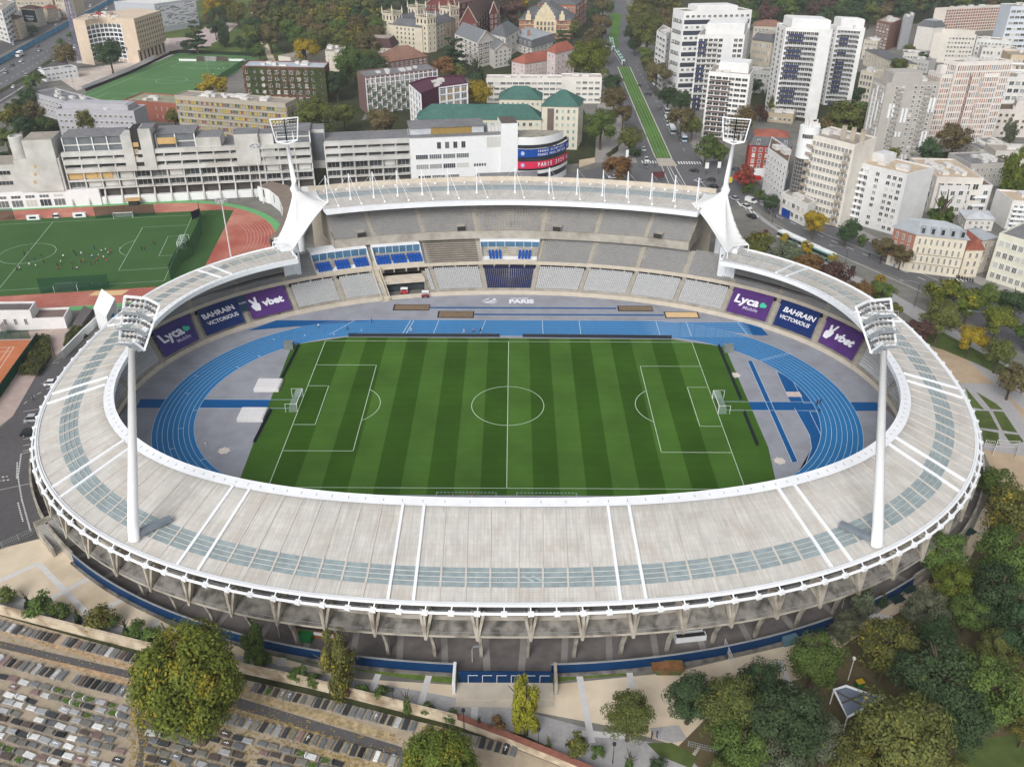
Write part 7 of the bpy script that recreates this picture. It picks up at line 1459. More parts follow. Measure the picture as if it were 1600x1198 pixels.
KIND = {'r': ('round', 1.15, .85), 'b': ('big', 1.3, 1.16), 'p': ('park', 1.2, .95), 'c': ('column', 2.1, 1.95), 'y': ('cone', 3.4, 3.2), 'd': ('cedar', 1.15, .9), 's': ('shrub', .95, .9), 'f': ('far', 1.1, .9), 'k': ('column', 1.5, 1.35), 'n': ('cone', 1.7, 1.6)}
HUE = {'green': ((.07, .105, .028), .97), 'dark green': ((.038, .062, .028), 1.0), 'grey green': ((.085, .098, .06), 1.0), 'olive': ((.09, .105, .032), .87), 'yellow green': ((.082, .104, .02), .72), 'lime': ((.20, .20, .025), .7), 'golden': ((.30, .20, .02), .4), 'brown': ((.105, .085, .04), .92), 'orange brown': ((.15, .085, .035), .85), 'dark red': ((.085, .05, .042), 1.0), 'red': ((.19, .05, .035), 1.0), 'mixed': ((.085, .09, .028), .68)}
_ti = 0
def tree(px, py, w, kind, hue, label, cat='tree', group=None, z0=0.0):
 global _ti
 _ti += 1; pk, hr_, cr = KIND[kind]; R0 = random.Random(_ti); zc = 4.0
 for _ in range(4):
  P = unp(px, py, zc + z0); R = w * dist(P) / FP / 2; ht = 2 * R * hr_; ch = R * cr; zc = ht - ch * .93
 name = {'tree': 'tree', 'shrub': 'shrub', 'cypress': 'cypress_tree'}.get(cat, cat + '_tree')
 o = thing(name, label, cat, (P.x, P.y, z0), group); o.rotation_euler = (0, 0, R0.uniform(0, 6.28)); c, a = HUE[hue]; k = R0.uniform(.85, 1.15); k *= 1.5; c = (c[0] * k * R0.uniform(.93, 1.07), c[1] * k, c[2] * k)
 cr_o = ob('crown', R0.choice(PROTO[pk]), o, (0, 0, zc), (*c, min(1, max(0, a + R0.uniform(-.04, .03))))); cr_o.scale = (R * R0.uniform(.93, 1.04), R * R0.uniform(.93, 1.04), ch)
 t = ob('trunk', R0.choice(TRK_), o); t.scale = (max(ht * .8, R), max(ht * .8, R), ht * .93); return o
for a in (
 (291, 1062, 196, 'b', 'yellow green', 'huge green and yellow tree overhanging the cemetery rows'), (688, 1206, 150, 'b', 'yellow green', 'bright yellow green tree crown rising from the bottom edge of the cemetery'),
 (822, 1102, 58, 'c', 'lime', 'slender yellow green poplar on the sand in front of the gate'), (984, 1116, 82, 'p', 'olive', 'round olive tree with brown tips on the sand beside the gravel path'),
 (526, 1034, 66, 'c', 'mixed', 'tall two stemmed columnar tree in front of the blue fence'), (394, 1008, 44, 'c', 'green', 'narrow green columnar tree touching the huge cemetery tree'),
 (1555, 752, 56, 'r', 'green', 'lone sparse green tree on the sand beyond the roof edge'), (1470, 862, 84, 'p', 'green', 'green tree leaning against the stadium rim on the park side'),
 (747, 143, 44, 'r', 'golden', 'golden tree behind the long green roof'), (920, 95, 68, 'p', 'yellow green', 'big yellow green plane tree beside the pink house'), (940, 192, 56, 'p', 'green', 'large green tree in the corner garden by the avenue'),
 (304, 55, 40, 'd', 'dark green', 'spreading blue green cedar in front of the lattice building'), (170, 82, 46, 'r', 'dark green', 'very dark round tree in front of the hollowed office block'), (101, 84, 38, 'r', 'brown', 'brown tree between the motorway and the crane'),
 (135, 186, 38, 'r', 'mixed', 'brownish tree in front of the lilac school'), (332, 136, 46, 's', 'golden', 'low golden tree beside the far pitch'), (430, 186, 28, 's', 'green', 'green tree in front of the multicoloured slab'), (272, 182, 30, 's', 'mixed', 'yellowish tree between brick hall and multicoloured slab'),
 (490, 180, 62, 'p', 'olive', 'broad olive and yellow tree right of the multicoloured slab'), (537, 178, 38, 'r', 'olive', 'olive tree between the broad olive tree and the white gridded block'), (598, 188, 52, 'r', 'brown', 'brown green tree in front of the white gridded block'),
 (708, 76, 46, 'd', 'dark green', 'dark cedar between the hipped house and the grey gabled house'), (694, 102, 34, 'r', 'orange brown', 'orange brown tree below the dark cedar'), (745, 106, 34, 'n', 'dark green', 'dark pointed conifer in front of the grey gabled house'), (715, 112, 26, 's', 'olive', 'small olive tree between the orange brown tree and the dark conifer'),
 (476, 77, 40, 'r', 'golden', 'golden orange tree at the near edge of the wood'), (534, 60, 24, 'r', 'golden', 'small golden tree left of the dark mansard house'), (525, 128, 40, 'p', 'dark green', 'dark green tree behind the white gridded block'), (562, 96, 46, 'p', 'green', 'tall green tree left of the hipped brick house'), (610, 66, 10, 'y', 'golden', 'narrow golden tree in front of the dark mansard house'), (639, 62, 16, 'k', 'golden', 'golden tree left of the front palace tower'), (692, 52, 22, 'k', 'golden', 'golden tree right of the front palace tower'),
 (797, 14, 44, 'f', 'dark red', 'dark purple beech behind the gothic college'), (818, 3, 20, 'f', 'golden', 'golden tree next to the dark purple beech'), (896, 44, 24, 'f', 'olive', 'olive tree right of the ornate college'), (880, 60, 36, 'd', 'dark green', 'dark conifer at the foot of the ornate college'), (861, 133, 24, 's', 'olive', 'small olive tree before the white end block'), (805, 96, 24, 's', 'dark green', 'dark shrub like tree left of the pink house'),
 (1275, 344, 42, 'r', 'golden', 'mustard yellow tree in front of the cream block on the boulevard'), (1325, 359, 40, 'r', 'dark green', 'dark round tree below the bowed balconies'), (1382, 384, 40, 'r', 'brown', 'brown tree left of the two in front of the corner house'), (1410, 396, 36, 'r', 'brown', 'brown tree right of the two in front of the corner house'), (1349, 375, 20, 's', 'green', 'thin green tree between the dark round tree and the brown pair'),
 (1165, 274, 38, 'r', 'red', 'rusty red tree beside the scarlet awning'), (1170, 293, 20, 's', 'green', 'first small green tree below the rusty red tree'), (1188, 304, 20, 's', 'green', 'second small green tree below the rusty red tree'), (1205, 315, 28, 'r', 'dark green', 'round dark green tree before the shop with blue doors'),
 (1475, 324, 46, 'n', 'green', 'tall bright green tree behind the rounded corner house'), (1462, 336, 28, 'r', 'green', 'green tree leaning left of the tall bright green one'), (1578, 206, 28, 'k', 'grey green', 'grey green poplar before the building with scattered windows'), (1588, 270, 52, 'k', 'yellow green', 'yellow weeping tree at the right edge'), (1565, 262, 40, 's', 'brown', 'brown shrubby tree left of the yellow weeping tree'), (1555, 226, 12, 'n', 'green', 'slim young tree beside the low grey blocks'),
 (1492, 214, 54, 'r', 'brown', 'brown tree at the foot of the orange panelled slab'), (1455, 234, 42, 'r', 'dark green', 'dark green tree between the grey tower and the low blocks'), (1396, 240, 24, 's', 'yellow green', 'yellow green tree behind the white slab roof'), (1405, 102, 28, 'r', 'olive', 'olive tree beside the cream house with blank gable'), (1325, 182, 62, 'r', 'olive', 'olive tree between twin towers and grey tower'), (1300, 196, 40, 'r', 'brown', 'brown tree at the foot of the white fin'), (1345, 172, 40, 'r', 'green', 'green tree right of the second white tower'), (1158, 186, 46, 'r', 'brown', 'brown tree behind the planted terrace tower'), (1188, 176, 28, 's', 'dark red', 'dark reddish tree left of the tall twin tower'), (1200, 148, 26, 'r', 'dark green', 'dark tree between the white towers'), (1178, 92, 22, 'r', 'dark green', 'dark tree before the old mansard house'),
 (1450, 380, 1, 's', 'green', '') ):
 if a[5]: tree(*a)
def grove(lst, kind, anchor, group, k_=1.0):
 seen = {}
 for q in lst:
  x, y, w, hue = q[:4]; k = q[4] if len(q) > 4 else kind; seen[hue] = seen.get(hue, 0) + 1; n = sum(1 for z in lst if z[3] == hue)
  lab = (hue + ' tree ' if n == 1 else ordinal(seen[hue] - 1) + ' ' + hue + ' tree ') + anchor
  tree(x, y, w * k_, k, hue, lab, group=group)
grove([(1475, 454, 50, 'yellow green'), (1517, 470, 48, 'yellow green'), (1472, 492, 56, 'olive', 'p'), (1560, 500, 46, 'yellow green'), (1518, 528, 40, 'golden'), (1563, 549, 44, 'olive'), (1584, 590, 46, 'brown'), (1548, 462, 40, 'green'), (1585, 470, 44, 'dark green'), (1608, 520, 36, 'green')], 'r', 'of the plaza row from the boulevard outwards', 'plaza trees by the boulevard', 1.16)
grove([(1188, 383, 44, 'mixed'), (1226, 397, 46, 'grey green'), (1265, 414, 42, 'orange brown'), (1306, 433, 48, 'dark red'), (1343, 455, 38, 'orange brown'), (1378, 454, 38, 'green'), (1392, 486, 34, 'mixed'), (1438, 516, 38, 'dark red'), (1225, 371, 14, 'golden', 's'), (1261, 386, 18, 'golden', 's'), (1301, 402, 14, 'golden', 's'), (1376, 437, 16, 'golden', 's'), (1356, 412, 1, 'green')][:-1], 'r', 'between boulevard and stadium roof, counted from the tent', 'trees between boulevard and stadium', 1.14)
grove([(966, 262, 42, 'orange brown'), (985, 214, 34, 'olive'), (990, 236, 18, 'dark green', 's'), (974, 178, 30, 'brown'), (960, 152, 36, 'brown'), (958, 130, 28, 'dark green'), (942, 76, 30, 'olive'), (932, 52, 30, 'brown'), (938, 36, 28, 'brown'), (928, 22, 26, 'dark green'), (942, 8, 26, 'brown'), (954, 8, 12, 'green', 'k'), (915, 70, 26, 'brown')], 'r', 'on the college side of the avenue from the crossing', 'trees on the college side of the avenue', 1.14)
grove([(1126, 236, 30, 'green'), (1104, 229, 38, 'green'), (1066, 186, 42, 'brown'), (1082, 196, 30, 'olive'), (1066, 156, 32, 'dark green'), (1044, 150, 32, 'dark green'), (1026, 114, 36, 'brown'), (1014, 99, 26, 'olive'), (1010, 84, 26, 'green'), (993, 68, 22, 'dark green'), (986, 50, 22, 'dark green'), (1012, 42, 54, 'olive', 'p'), (998, 20, 40, 'mixed', 'p'), (1035, 30, 36, 'brown', 'p'), (1010, 6, 40, 'olive', 'p'), (1045, 8, 36, 'mixed')], 'r', 'on the tower side of the avenue from the crossing', 'trees on the tower side of the avenue', 1.14)
grove([(1080, 1085, 78, 'dark green'), (1146, 1106, 92, 'olive'), (1188, 1062, 70, 'dark green'), (1276, 1026, 82, 'green'), (1322, 975, 48, 'grey green'), (1352, 934, 44, 'grey green', 'k'), (1380, 932, 18, 'dark green', 'n'), (1390, 1008, 92, 'mixed'), (1492, 908, 66, 'yellow green'), (1448, 952, 66, 'grey green'), (1462, 992, 60, 'dark green'), (1516, 955, 60, 'green'), (1590, 800, 90, 'mixed'), (1578, 868, 90, 'green'), (1560, 926, 92, 'dark green'), (1610, 985, 90, 'dark green')], 'p', 'in the lower park, counted from the gravel path', 'park trees', 1.14)
grove([(1470, 1060, 120, 'dark green'), (1540, 1070, 110, 'green'), (1232, 1128, 112, 'dark green'), (1160, 1165, 88, 'green'), (1290, 1160, 74, 'grey green'), (1412, 1150, 140, 'olive'), (1500, 1125, 90, 'dark green'), (1340, 1195, 80, 'mixed'), (1600, 1080, 80, 'orange brown'), (1605, 1140, 50, 'mixed'), (1215, 1190, 80, 'grey green'), (1130, 1215, 60, 'olive'), (1500, 1200, 30, 'olive'), (1560, 1010, 60, 'olive')], 'p', 'near the bottom right corner beyond the white canopy', 'park corner trees', 1.14)
tree(1548, 1013, 30, 's', 'red', 'rust red shrub on the park slope', 'shrub'); tree(1348, 1140, 22, 's', 'red', 'small rust red shrub beside the white canopy', 'shrub'); tree(1443, 1020, 24, 's', 'yellow green', 'bright lime shrub amid the dark park trees', 'shrub')
grove([(20, 182, 44, 'mixed'), (52, 176, 38, 'brown'), (8, 214, 36, 'green'), (36, 196, 36, 'dark green'), (68, 194, 30, 'green'), (44, 152, 36, 'dark green'), (60, 122, 20, 'green', 's'), (46, 128, 24, 'green', 's'), (4, 246, 20, 'dark green', 's'), (82, 200, 24, 'dark green', 's'), (24, 168, 30, 'dark green'), (112, 55, 14, 'green', 's'), (50, 48, 18, 'dark green', 's'), (95, 66, 14, 'green', 's')], 'r', 'between motorway and concrete cylinder', 'trees by the motorway')
grove([(348, 50, 26, 'dark green', 'k'), (335, 42, 26, 'dark green'), (392, 70, 26, 'dark green'), (376, 66, 22, 'dark green'), (405, 78, 24, 'green'), (350, 62, 16, 'green', 's'), (288, 70, 14, 'dark green', 's'), (330, 12, 32, 'golden'), (350, 6, 34, 'mixed'), (370, 18, 34, 'mixed'), (342, 22, 30, 'dark green'), (326, 28, 20, 'brown')], 'r', 'on the lawn above the far pitch', 'lawn trees above the far pitch')
R = random.Random(21); n_ = 0; hs_ = ['dark green', 'green', 'olive', 'brown', 'olive', 'mixed', 'green', 'brown']
pts = []
for _ in range(2500):
 x, y = R.uniform(396, 600), R.uniform(-6, 122)
 if y > 60 + (x - 400) * .1 and not (515 < x < 590 and y < 112): continue
 if y > 84 and x < 540: continue
 if x > 588 and y > 45: continue
 m_ = 15 + (y + 10) * .09
 if all(abs(x - a) > m_ or abs(y - b_) > m_ * .55 for a, b_ in pts): pts.append((x, y))
for x, y in sorted(pts, key=lambda q: q[1]):
 h = R.choice(hs_); tree(x, y, 30 + (y + 6) * .14 + R.uniform(-5, 7), 'f' if y < 40 else 'r', h, '%s tree in the autumn wood left of the cream palace' % h, group='trees of the autumn wood')
pts = []
for _ in range(900):
 x, y = R.uniform(1165, 1610), R.uniform(-8, 26)
 if 1205 < x < 1300 and y > 20: continue
 if x > 1430 and y > 6: continue
 if all(abs(x - a) > 17 or abs(y - b_) > 8 for a, b_ in pts): pts.append((x, y))
for x, y in sorted(pts, key=lambda q: q[1]): h = R.choice(['dark green', 'dark green', 'green', 'dark red', 'olive', 'brown', 'dark green']); tree(x, y, R.uniform(26, 40), 'f', h, '%s tree in the distant park along the top edge' % h, group='trees of the distant park')
for x, y, w in ((770, -6, 30), (735, -8, 26), (690, -6, 26), (640, 4, 30), (625, -4, 24), (600, 8, 30), (860, -8, 26), (910, 5, 22), (925, -4, 20)): tree(x, y, w, 'f', 'dark green', 'dark green tree behind the college roofs at the top edge', group='trees behind the college roofs')
for i, (x, y, w) in enumerate(((1150, 95, 20), (1215, 120, 22), (1180, 132, 26), (1210, 160, 24), (1340, 145, 26), (1350, 185, 30), (1285, 206, 30), (1318, 206, 34), (1440, 90, 22), (1420, 78, 20))): tree(x, y, w, 'r', ('dark green', 'olive')[i % 2], '%s tree in the courtyards between the apartment towers' % ('dark green', 'olive')[i % 2], group='courtyard trees')
WS = [(8, 930, 26, 's', 'olive'), (40, 936, 9, 'y', 'dark green'), (60, 944, 40, 's', 'green'), (93, 955, 28, 's', 'green'), (119, 958, 9, 'y', 'dark green'), (152, 965, 40, 's', 'mixed'), (175, 968, 22, 's', 'green'), (194, 978, 9, 'y', 'dark green'), (210, 984, 30, 's', 'green'), (236, 990, 28, 's', 'green'), (410, 1030, 26, 's', 'green'), (466, 1050, 28, 's', 'green'), (491, 1062, 24, 's', 'green'), (540, 1075, 24, 's', 'dark red'), (564, 1078, 20, 's', 'green'), (597, 1085, 26, 's', 'green'), (635, 1094, 12, 'y', 'green'), (669, 1106, 20, 's', 'green'), (704, 1118, 20, 's', 'green'), (749, 1126, 8, 'y', 'dark green'), (777, 1132, 26, 's', 'orange brown'), (857, 1158, 8, 'y', 'green'), (899, 1162, 36, 's', 'mixed'), (932, 1175, 22, 's', 'green'), (984, 1186, 12, 'y', 'green'), (1028, 1194, 24, 's', 'dark green'), (1130, 1190, 30, 's', 'green')]
ns = {'s': 0, 'y': 0}
for x, y, w, k, h in WS:
 ns[k] += 1; tree(x, y, w * (1.15 if k == 's' else 1.35), k, h, '%s %s %s from the left along the cemetery wall' % (ordinal(ns[k] - 1), h, 'cypress' if k == 'y' else 'shrub'), 'cypress' if k == 'y' else 'shrub', 'shrubs and cypresses along the cemetery wall')
def hedge(pts, h, w, label, hue=(.075, .085, .035, .75), n=5000, seed=1):
 P = [unp(*q) for q in pts]; P = [Vector((p.x, p.y, 0)) for p in P]; r = np.random.default_rng(seed); c = sum(P, Vector()) / len(P); b = MB(); poly = [(p.x, p.y) for p in P]
 x0, x1, y0, y1 = min(p[0] for p in poly), max(p[0] for p in poly), min(p[1] for p in poly), max(p[1] for p in poly)
 def inside(x, y):
  k = False
  for i in range(len(poly)):
   (xa, ya), (xb, yb) = poly[i], poly[i - 1]
   if (ya > y) != (yb > y) and x < (xb - xa) * (y - ya) / (yb - ya) + xa: k = not k
  return k
 m = 0
 while m < n:
  x, y = r.uniform(x0, x1), r.uniform(y0, y1)
  if not inside(x, y): continue
  m += 1; z = h * r.random() ** .35 * (.8 + .25 * math.sin(x * .9) * math.cos(y * .8)); s = w; a = Vector(r.normal(size=3)).normalized(); nn = Vector((r.normal() * .5, r.normal() * .5, 1)).normalized(); t = nn.cross(a).normalized() * s * r.uniform(.6, 1.3); u = nn.cross(t) * .6; p = Vector((x, y, z)); b.face([p - t, p - u, p + t, p + u])
 o = solo('hedge', b, FOL, label, 'hedge', tuple(c)); o.color = hue; return o
hedge([(60, 530), (78, 528), (82, 560), (60, 590), (30, 588)], 1.8, .32, 'trimmed olive hedge between the tennis fence and the car park'); hedge([(115, 512), (130, 505), (128, 490), (148, 488), (120, 530), (100, 545), (103, 528)], 1.2, .28, 'wild shrubs growing in the wedge above the ramp wall', n=2500, seed=2)
hedge([(948, 243), (964, 232), (966, 236), (950, 247)], 1.4, .3, 'clipped hedge round the corner garden by the avenue', n=1200, seed=3); hedge([(1458, 287), (1535, 286), (1545, 291), (1470, 292)], 12.6, .45, 'rooftop plants along the white terrace house', n=1, seed=4) if False else None
# ---------------------------------------------------------------- cemetery
STONEO = M('grave_stone', (1, 1, 1), .45, .12, 1.5, objcol=True, spec=.25); BED = M('grave_kerb', sr(150, 144, 136), .9, .15, 1.5); PLNT = M('grave_plants', sr(82, 112, 44), .95, .3, 2)
def gm(fn):
 b = MB(); fn(b); return b
gbase = MB(); gbase.box(-.55, -1.1, 0, .55, 1.1, .16); gbase = gbase.mesh('grave', BED)
def sl1(b): b.box(-.46, -1.0, .16, .46, .7, .38); b.box(-.4, -.94, .38, .4, .62, .44)
def sl2(b):
 k = len(b.v); b.v += [(-.46, -1, .16), (.46, -1, .16), (.46, 1, .16), (-.46, 1, .16), (-.4, -.94, .5), (.4, -.94, .5), (.4, .94, .62), (-.4, .94, .62)]
 for f in ((0, 1, 5, 4), (1, 2, 6, 5), (2, 3, 7, 6), (3, 0, 4, 7), (4, 5, 6, 7)): b.f.append(tuple(k + i for i in f)); b.m.append(0)
def hd1(b):
 P = [(-.45, .16), (.45, .16), (.45, .85), (.25, 1.02), (-.25, 1.02), (-.45, .85)]; b.face([(x, .72, z) for x, z in P]); b.face([(x, .9, z) for x, z in P][::-1]); b.loft([(x, .72, z) for x, z in P], [(x, .9, z) for x, z in P], closed=True)
def hd2(b): b.box(-.07, .62, .5, .07, .76, 1.15); b.box(-.28, .62, .82, .28, .76, .96)
def hd3(b): b.box(-.05, -.5, .6, .05, .55, .68); b.box(-.25, .1, .6, .25, .2, .68)
def pl1(b):
 r = random.Random(3)
 for _ in range(60): x, y = r.uniform(-.4, .4), r.uniform(-.9, .5); s = r.uniform(.06, .16); z = r.uniform(.2, .5); b.face([(x - s, y - s, z), (x + s, y - s * .4, z + r.uniform(-.1, .1)), (x + s, y + s, z), (x - s * .5, y + s, z + .05)])
GP = [[('slab', sl1, STONEO), ('headstone', hd1, STONEO)], [('slab', sl2, STONEO)], [('slab', sl2, STONEO), ('cross', hd3, WHITEP)], [('slab', sl1, STONEO), ('cross', hd2, STONEO)], [('plants', pl1, PLNT), ('headstone', hd1, STONEO)]]
GD = ['with headstone', 'with plain sloping slab', 'with lying cross', 'with standing cross', 'with planted bed']
GM = [[(n, gm(f).mesh(n, m)) for n, f, m in q] for q in GP]
GC = [('dark grey', (.045, .047, .05)), ('grey', (.16, .165, .17)), ('pale grey', (.38, .385, .39)), ('white', (.62, .62, .61)), ('brown', (.09, .07, .06)), ('pinkish', (.22, .15, .14)), ('black', (.02, .021, .024)), ('weathered', (.2, .19, .165))]
GR_ = random.Random(17); ngr = 0; XG = []
def grave(p, ang, row, i, w=(3, 4, 3, 1, 2, 1, 1, 3), types=(4, 5, 1, 1, 1)):
 global ngr
 if ngr >= 298: XG.append((p.copy(), ang)); return
 k = GR_.choices(range(5), types)[0]; c = GR_.choices(GC, w)[0]; ngr += 1; f = GR_.uniform(.8, 1.2); col = tuple(v * f for v in c[1])
 o = ob('grave', gbase, None, (p.x, p.y, 0), col); o.rotation_euler = (0, 0, ang + GR_.uniform(-.07, .07)); s = GR_.uniform(.84, 1.04); o.scale = (s * GR_.uniform(.92, 1.05), s * .95, s * .72)
 setp(o, '%s grave %s, %s %s' % (c[0], GD[k], ordinal(i), row), 'grave', 'graves of the cemetery')
 for n, me in GM[k]: ob(n, me, o, color=col)
wa, wb = unp(0, 962), unp(700, 1131); wd_ = (wb - wa).normalized(); wn = Vector((wd_.y, -wd_.x, 0)); WAN = math.atan2(wd_.y, wd_.x)
def hid(p): q = p - CAM; x, y = 800 + FP * q.dot(RGT) / q.dot(FWD), prow(p); return not (-12 < x < 1000 and y < 1212) or (215 < x < 360 and 1010 < y < 1130 and (x - 290) ** 2 / 75 ** 2 + (y - 1060) ** 2 / 75 ** 2 < .7)
def rowof(d0, s0, s1, step, row, ang, gap=.06, **kw):
 s, i = s0, 0
 while s < s1:
  p = wa + wd_ * s + wn * d0; p.z = 0
  if not hid(p) and GR_.random() > gap: grave(p, ang, row, i, **kw); i += 1
  s += step
rowof(2.0, -2, 98, 1.28, 'in the row below the cemetery wall', WAN, w=(5, 4, 1.5, .5, 2, .5, 1, 2), types=(2, 6, 1, 1, .3)); rowof(8.6, -8, 96, 1.3, 'in the row below the asphalt path', WAN, w=(4, 4, 2, 1, 2, 1, 1, 2), types=(2, 6, 1, 1, .3))
for blk, (s0, s1, nm) in enumerate(((-8, 34.5, 'left'), (38.5, 74, 'right'))):
 r = 0; d = 11.4
 while d < 27:
  sh = (d - 8.6) * .6; s, i = s0 + (r % 2) * .3 + sh, 0
  while s < s1 + sh:
   p = wa + wd_ * s + wn * d; p.z = 0
   p = p + wd_ * GR_.uniform(-.22, .22) + wn * GR_.uniform(-.12, .12)
   if not hid(p) and GR_.random() > .09: grave(p, WAN - math.pi / 2 + (0 if r % 2 else math.pi), 'in row %s of the %s block' % (['one', 'two', 'three', 'four', 'five', 'six', 'seven', 'eight', 'nine', 'ten', 'eleven', 'twelve', 'thirteen'][r], nm), i, **(dict(w=(1.5, 2.5, 5, 6, 1, 2, .5, 4)) if blk == 0 else dict(w=(4, 4, 2, .3, 2, .5, 1, 3)))); i += 1
   s += 2.15
  d += 1.3 if r % 2 == 0 else 1.55; r += 1
print('graves', ngr, len(XG)); b = MB()
for p, a in XG: t = (math.cos(a), math.sin(a)); b.obox((p.x, p.y), t, .5, 1.0, 0, .12, 0); b.obox((p.x, p.y), t, .38, .85, .12, .3, GR_.choice([1, 1, 2, 3]))
o = solo('smaller_graves', b, [BED, M('grave_grey', sr(112, 112, 112), .6, .2), M('grave_pale', sr(176, 176, 174), .6, .1), M('grave_dark', sr(66, 66, 68), .5, .1)], 'further grey graves of the last rows at the bottom edge', 'graves'); o['kind'] = 'stuff'
WALLM = M('old_wall_render', sr(196, 182, 160), .95, .1, .5, var2=.12, sc2=.2, stain=sr(140, 122, 100), stsc=.35); COP = M('red_brick_coping', sr(138, 92, 80), .9, .15, 1.5)
W1 = [unp(*q) for q in ((-60, 946), (0, 960), (230, 1019), (480, 1074), (715, 1134))]; W2 = [unp(*q) for q in ((715, 1134), (800, 1166), (870, 1194), (1000, 1250))]
for P, h, tm, lb in ((W1, 2.3, WALLM, 'long weathered beige wall between cemetery and esplanade'), (W2, 1.7, COP, 'lower pale wall with red brick top at the right end of the cemetery')):
 b = MB(); P = [Vector((p.x, p.y, 0)) for p in P]
 Z = Vector((0, 0, h)); off = [Vector((-.08, .32, 0))] * len(P); b.loft(P, [p + Z for p in P], 0); b.loft([p + o_ for p, o_ in zip(P, off)], [p + o_ + Z for p, o_ in zip(P, off)], 0); b.loft([p + Z + Vector((.04, -.1, 0)) for p in P], [p + o_ * (1.3 if tm is WALLM else 4) + Z + Vector((0, 0, .05)) for p, o_ in zip(P, off)], 1); b.face([P[0], P[0] + Z, P[0] + Z + off[0], P[0] + off[0]])
 solo('cemetery_wall', b, [WALLM, tm], lb, 'wall', tuple(P[1]))
r = np.random.default_rng(5); LV = []; b = MB()
def scatter(poly, n, s0=.10, s1=.2):
 P = [unp(*q) for q in poly]; x0, x1, y0, y1 = min(p.x for p in P), max(p.x for p in P), min(p.y for p in P), max(p.y for p in P); m = 0
 while m < n:
  x, y = r.uniform(x0, x1), r.uniform(y0, y1); k = False
  for i in range(len(P)):
   a, c = P[i], P[i - 1]
   if (a.y > y) != (c.y > y) and x < (c.x - a.x) * (y - a.y) / (c.y - a.y) + a.x: k = not k
  m += 1
  if not k: continue
  s, a, z = r.uniform(s0, s1), r.uniform(0, 6.28), r.uniform(.015, .05); b.face([(x + s * math.cos(a + q), y + s * math.sin(a + q), z + r.uniform(0, .03)) for q in (0, 1.7, 3.1, 4.6)])
scatter([(0, 980), (205, 1036), (305, 1058), (620, 1148), (720, 1190), (700, 1215), (600, 1172), (300, 1090), (205, 1075), (0, 1012)], 4200); scatter([(260, 1070), (330, 1090), (600, 1173), (760, 1240), (560, 1240), (240, 1200)], 6500); scatter([(205, 1065), (280, 1080), (255, 1210), (200, 1210)], 1600)
o = solo('fallen_leaves', b, FOL, 'yellow leaves lying along the cemetery paths', 'leaves'); o['kind'] = 'stuff'; o.color = (.34, .25, .09, .75)
# ---------------------------------------------------------------- vehicles
PAINT = M('car_paint', (1, 1, 1), .3, .02, objcol=True, spec=.5); TYRE = M('tyre', sr(36, 36, 38), .9, .1); AUTOG = M('car_window', sr(40, 46, 52), .15, .1, spec=.6)
def car_parts(L=4.3, Wd=1.75, h=1.45, van=False):
 hl, hw = L / 2, Wd / 2; b = MB()
 prof = [(-hl, .32), (hl, .32), (hl, .66), (hl - .15, .78), (hl * .48, .9), (-hl + .1, .92), (-hl, .75)] if not van else [(-hl, .35), (hl, .35), (hl, .8), (hl - .2, 1.0), (hl * .62, 1.15), (-hl, 1.15)]
 for w0, w1 in ((hw, hw),): b.loft([(x, -w0, z) for x, z in prof], [(x, w1, z) for x, z in prof], 0, True); b.face([(x, -hw, z) for x, z in prof]); b.face([(x, hw, z) for x, z in prof][::-1])
 g0, g1 = ([(hl * .5, .9), (-hl * .92, .92)], [(hl * .12, h), (-hl * .62, h)]) if not van else ([(hl * .66, 1.15), (-hl, 1.15)], [(hl * .36, h + .55), (-hl + .05, h + .55)])
 rf = MB(); zt = g1[0][1]; tw = hw - .2 if not van else hw - .08
 A = [(g0[0][0], -hw + .06, g0[0][1]), (g0[0][0], hw - .06, g0[0][1]), (g0[1][0], hw - .06, g0[1][1]), (g0[1][0], -hw + .06, g0[1][1])]; B2 = [(g1[0][0], -tw, zt), (g1[0][0], tw, zt), (g1[1][0], tw, zt), (g1[1][0], -tw, zt)]
 gl = MB(); gl.loft(A, B2, 0, True); b.face([(x, y, z + .01) for x, y, z in B2], 0); b.loft([(x, y, z - .05) for x, y, z in B2], [(x, y, z + .01) for x, y, z in B2], 0, True)
 if van: b.face([(-hl, -hw - .005, 1.15), (hl * .3, -hw - .005, 1.15), (hl * .3, -tw - .06, zt), (-hl, -tw - .06, zt)]); b.face([(-hl, hw + .005, 1.15), (hl * .3, hw + .005, 1.15), (hl * .3, tw + .06, zt), (-hl, tw + .06, zt)])
 wm = MB(); wm.tube([(0, -.1, 0), (0, .1, 0)], .32, 12); wm.tube([(0, -.11, 0), (0, .11, 0)], .18, 8, 1)
 li = MB(); li.box(-.04, -.16, -.07, .04, .16, .07)
 return b.mesh('body', PAINT), gl.mesh('window', AUTOG), wm.mesh('wheel', [TYRE, STEEL]), li.mesh('headlight', M('lamp_lens', sr(220, 222, 222), .3)), li.mesh('tail_light', M('tail_lens', sr(150, 30, 30), .4)), hl, hw
CARS = {'car': car_parts(), 'van': car_parts(4.9, 1.9, 1.5, True), 'suv': car_parts(4.5, 1.85, 1.62)}
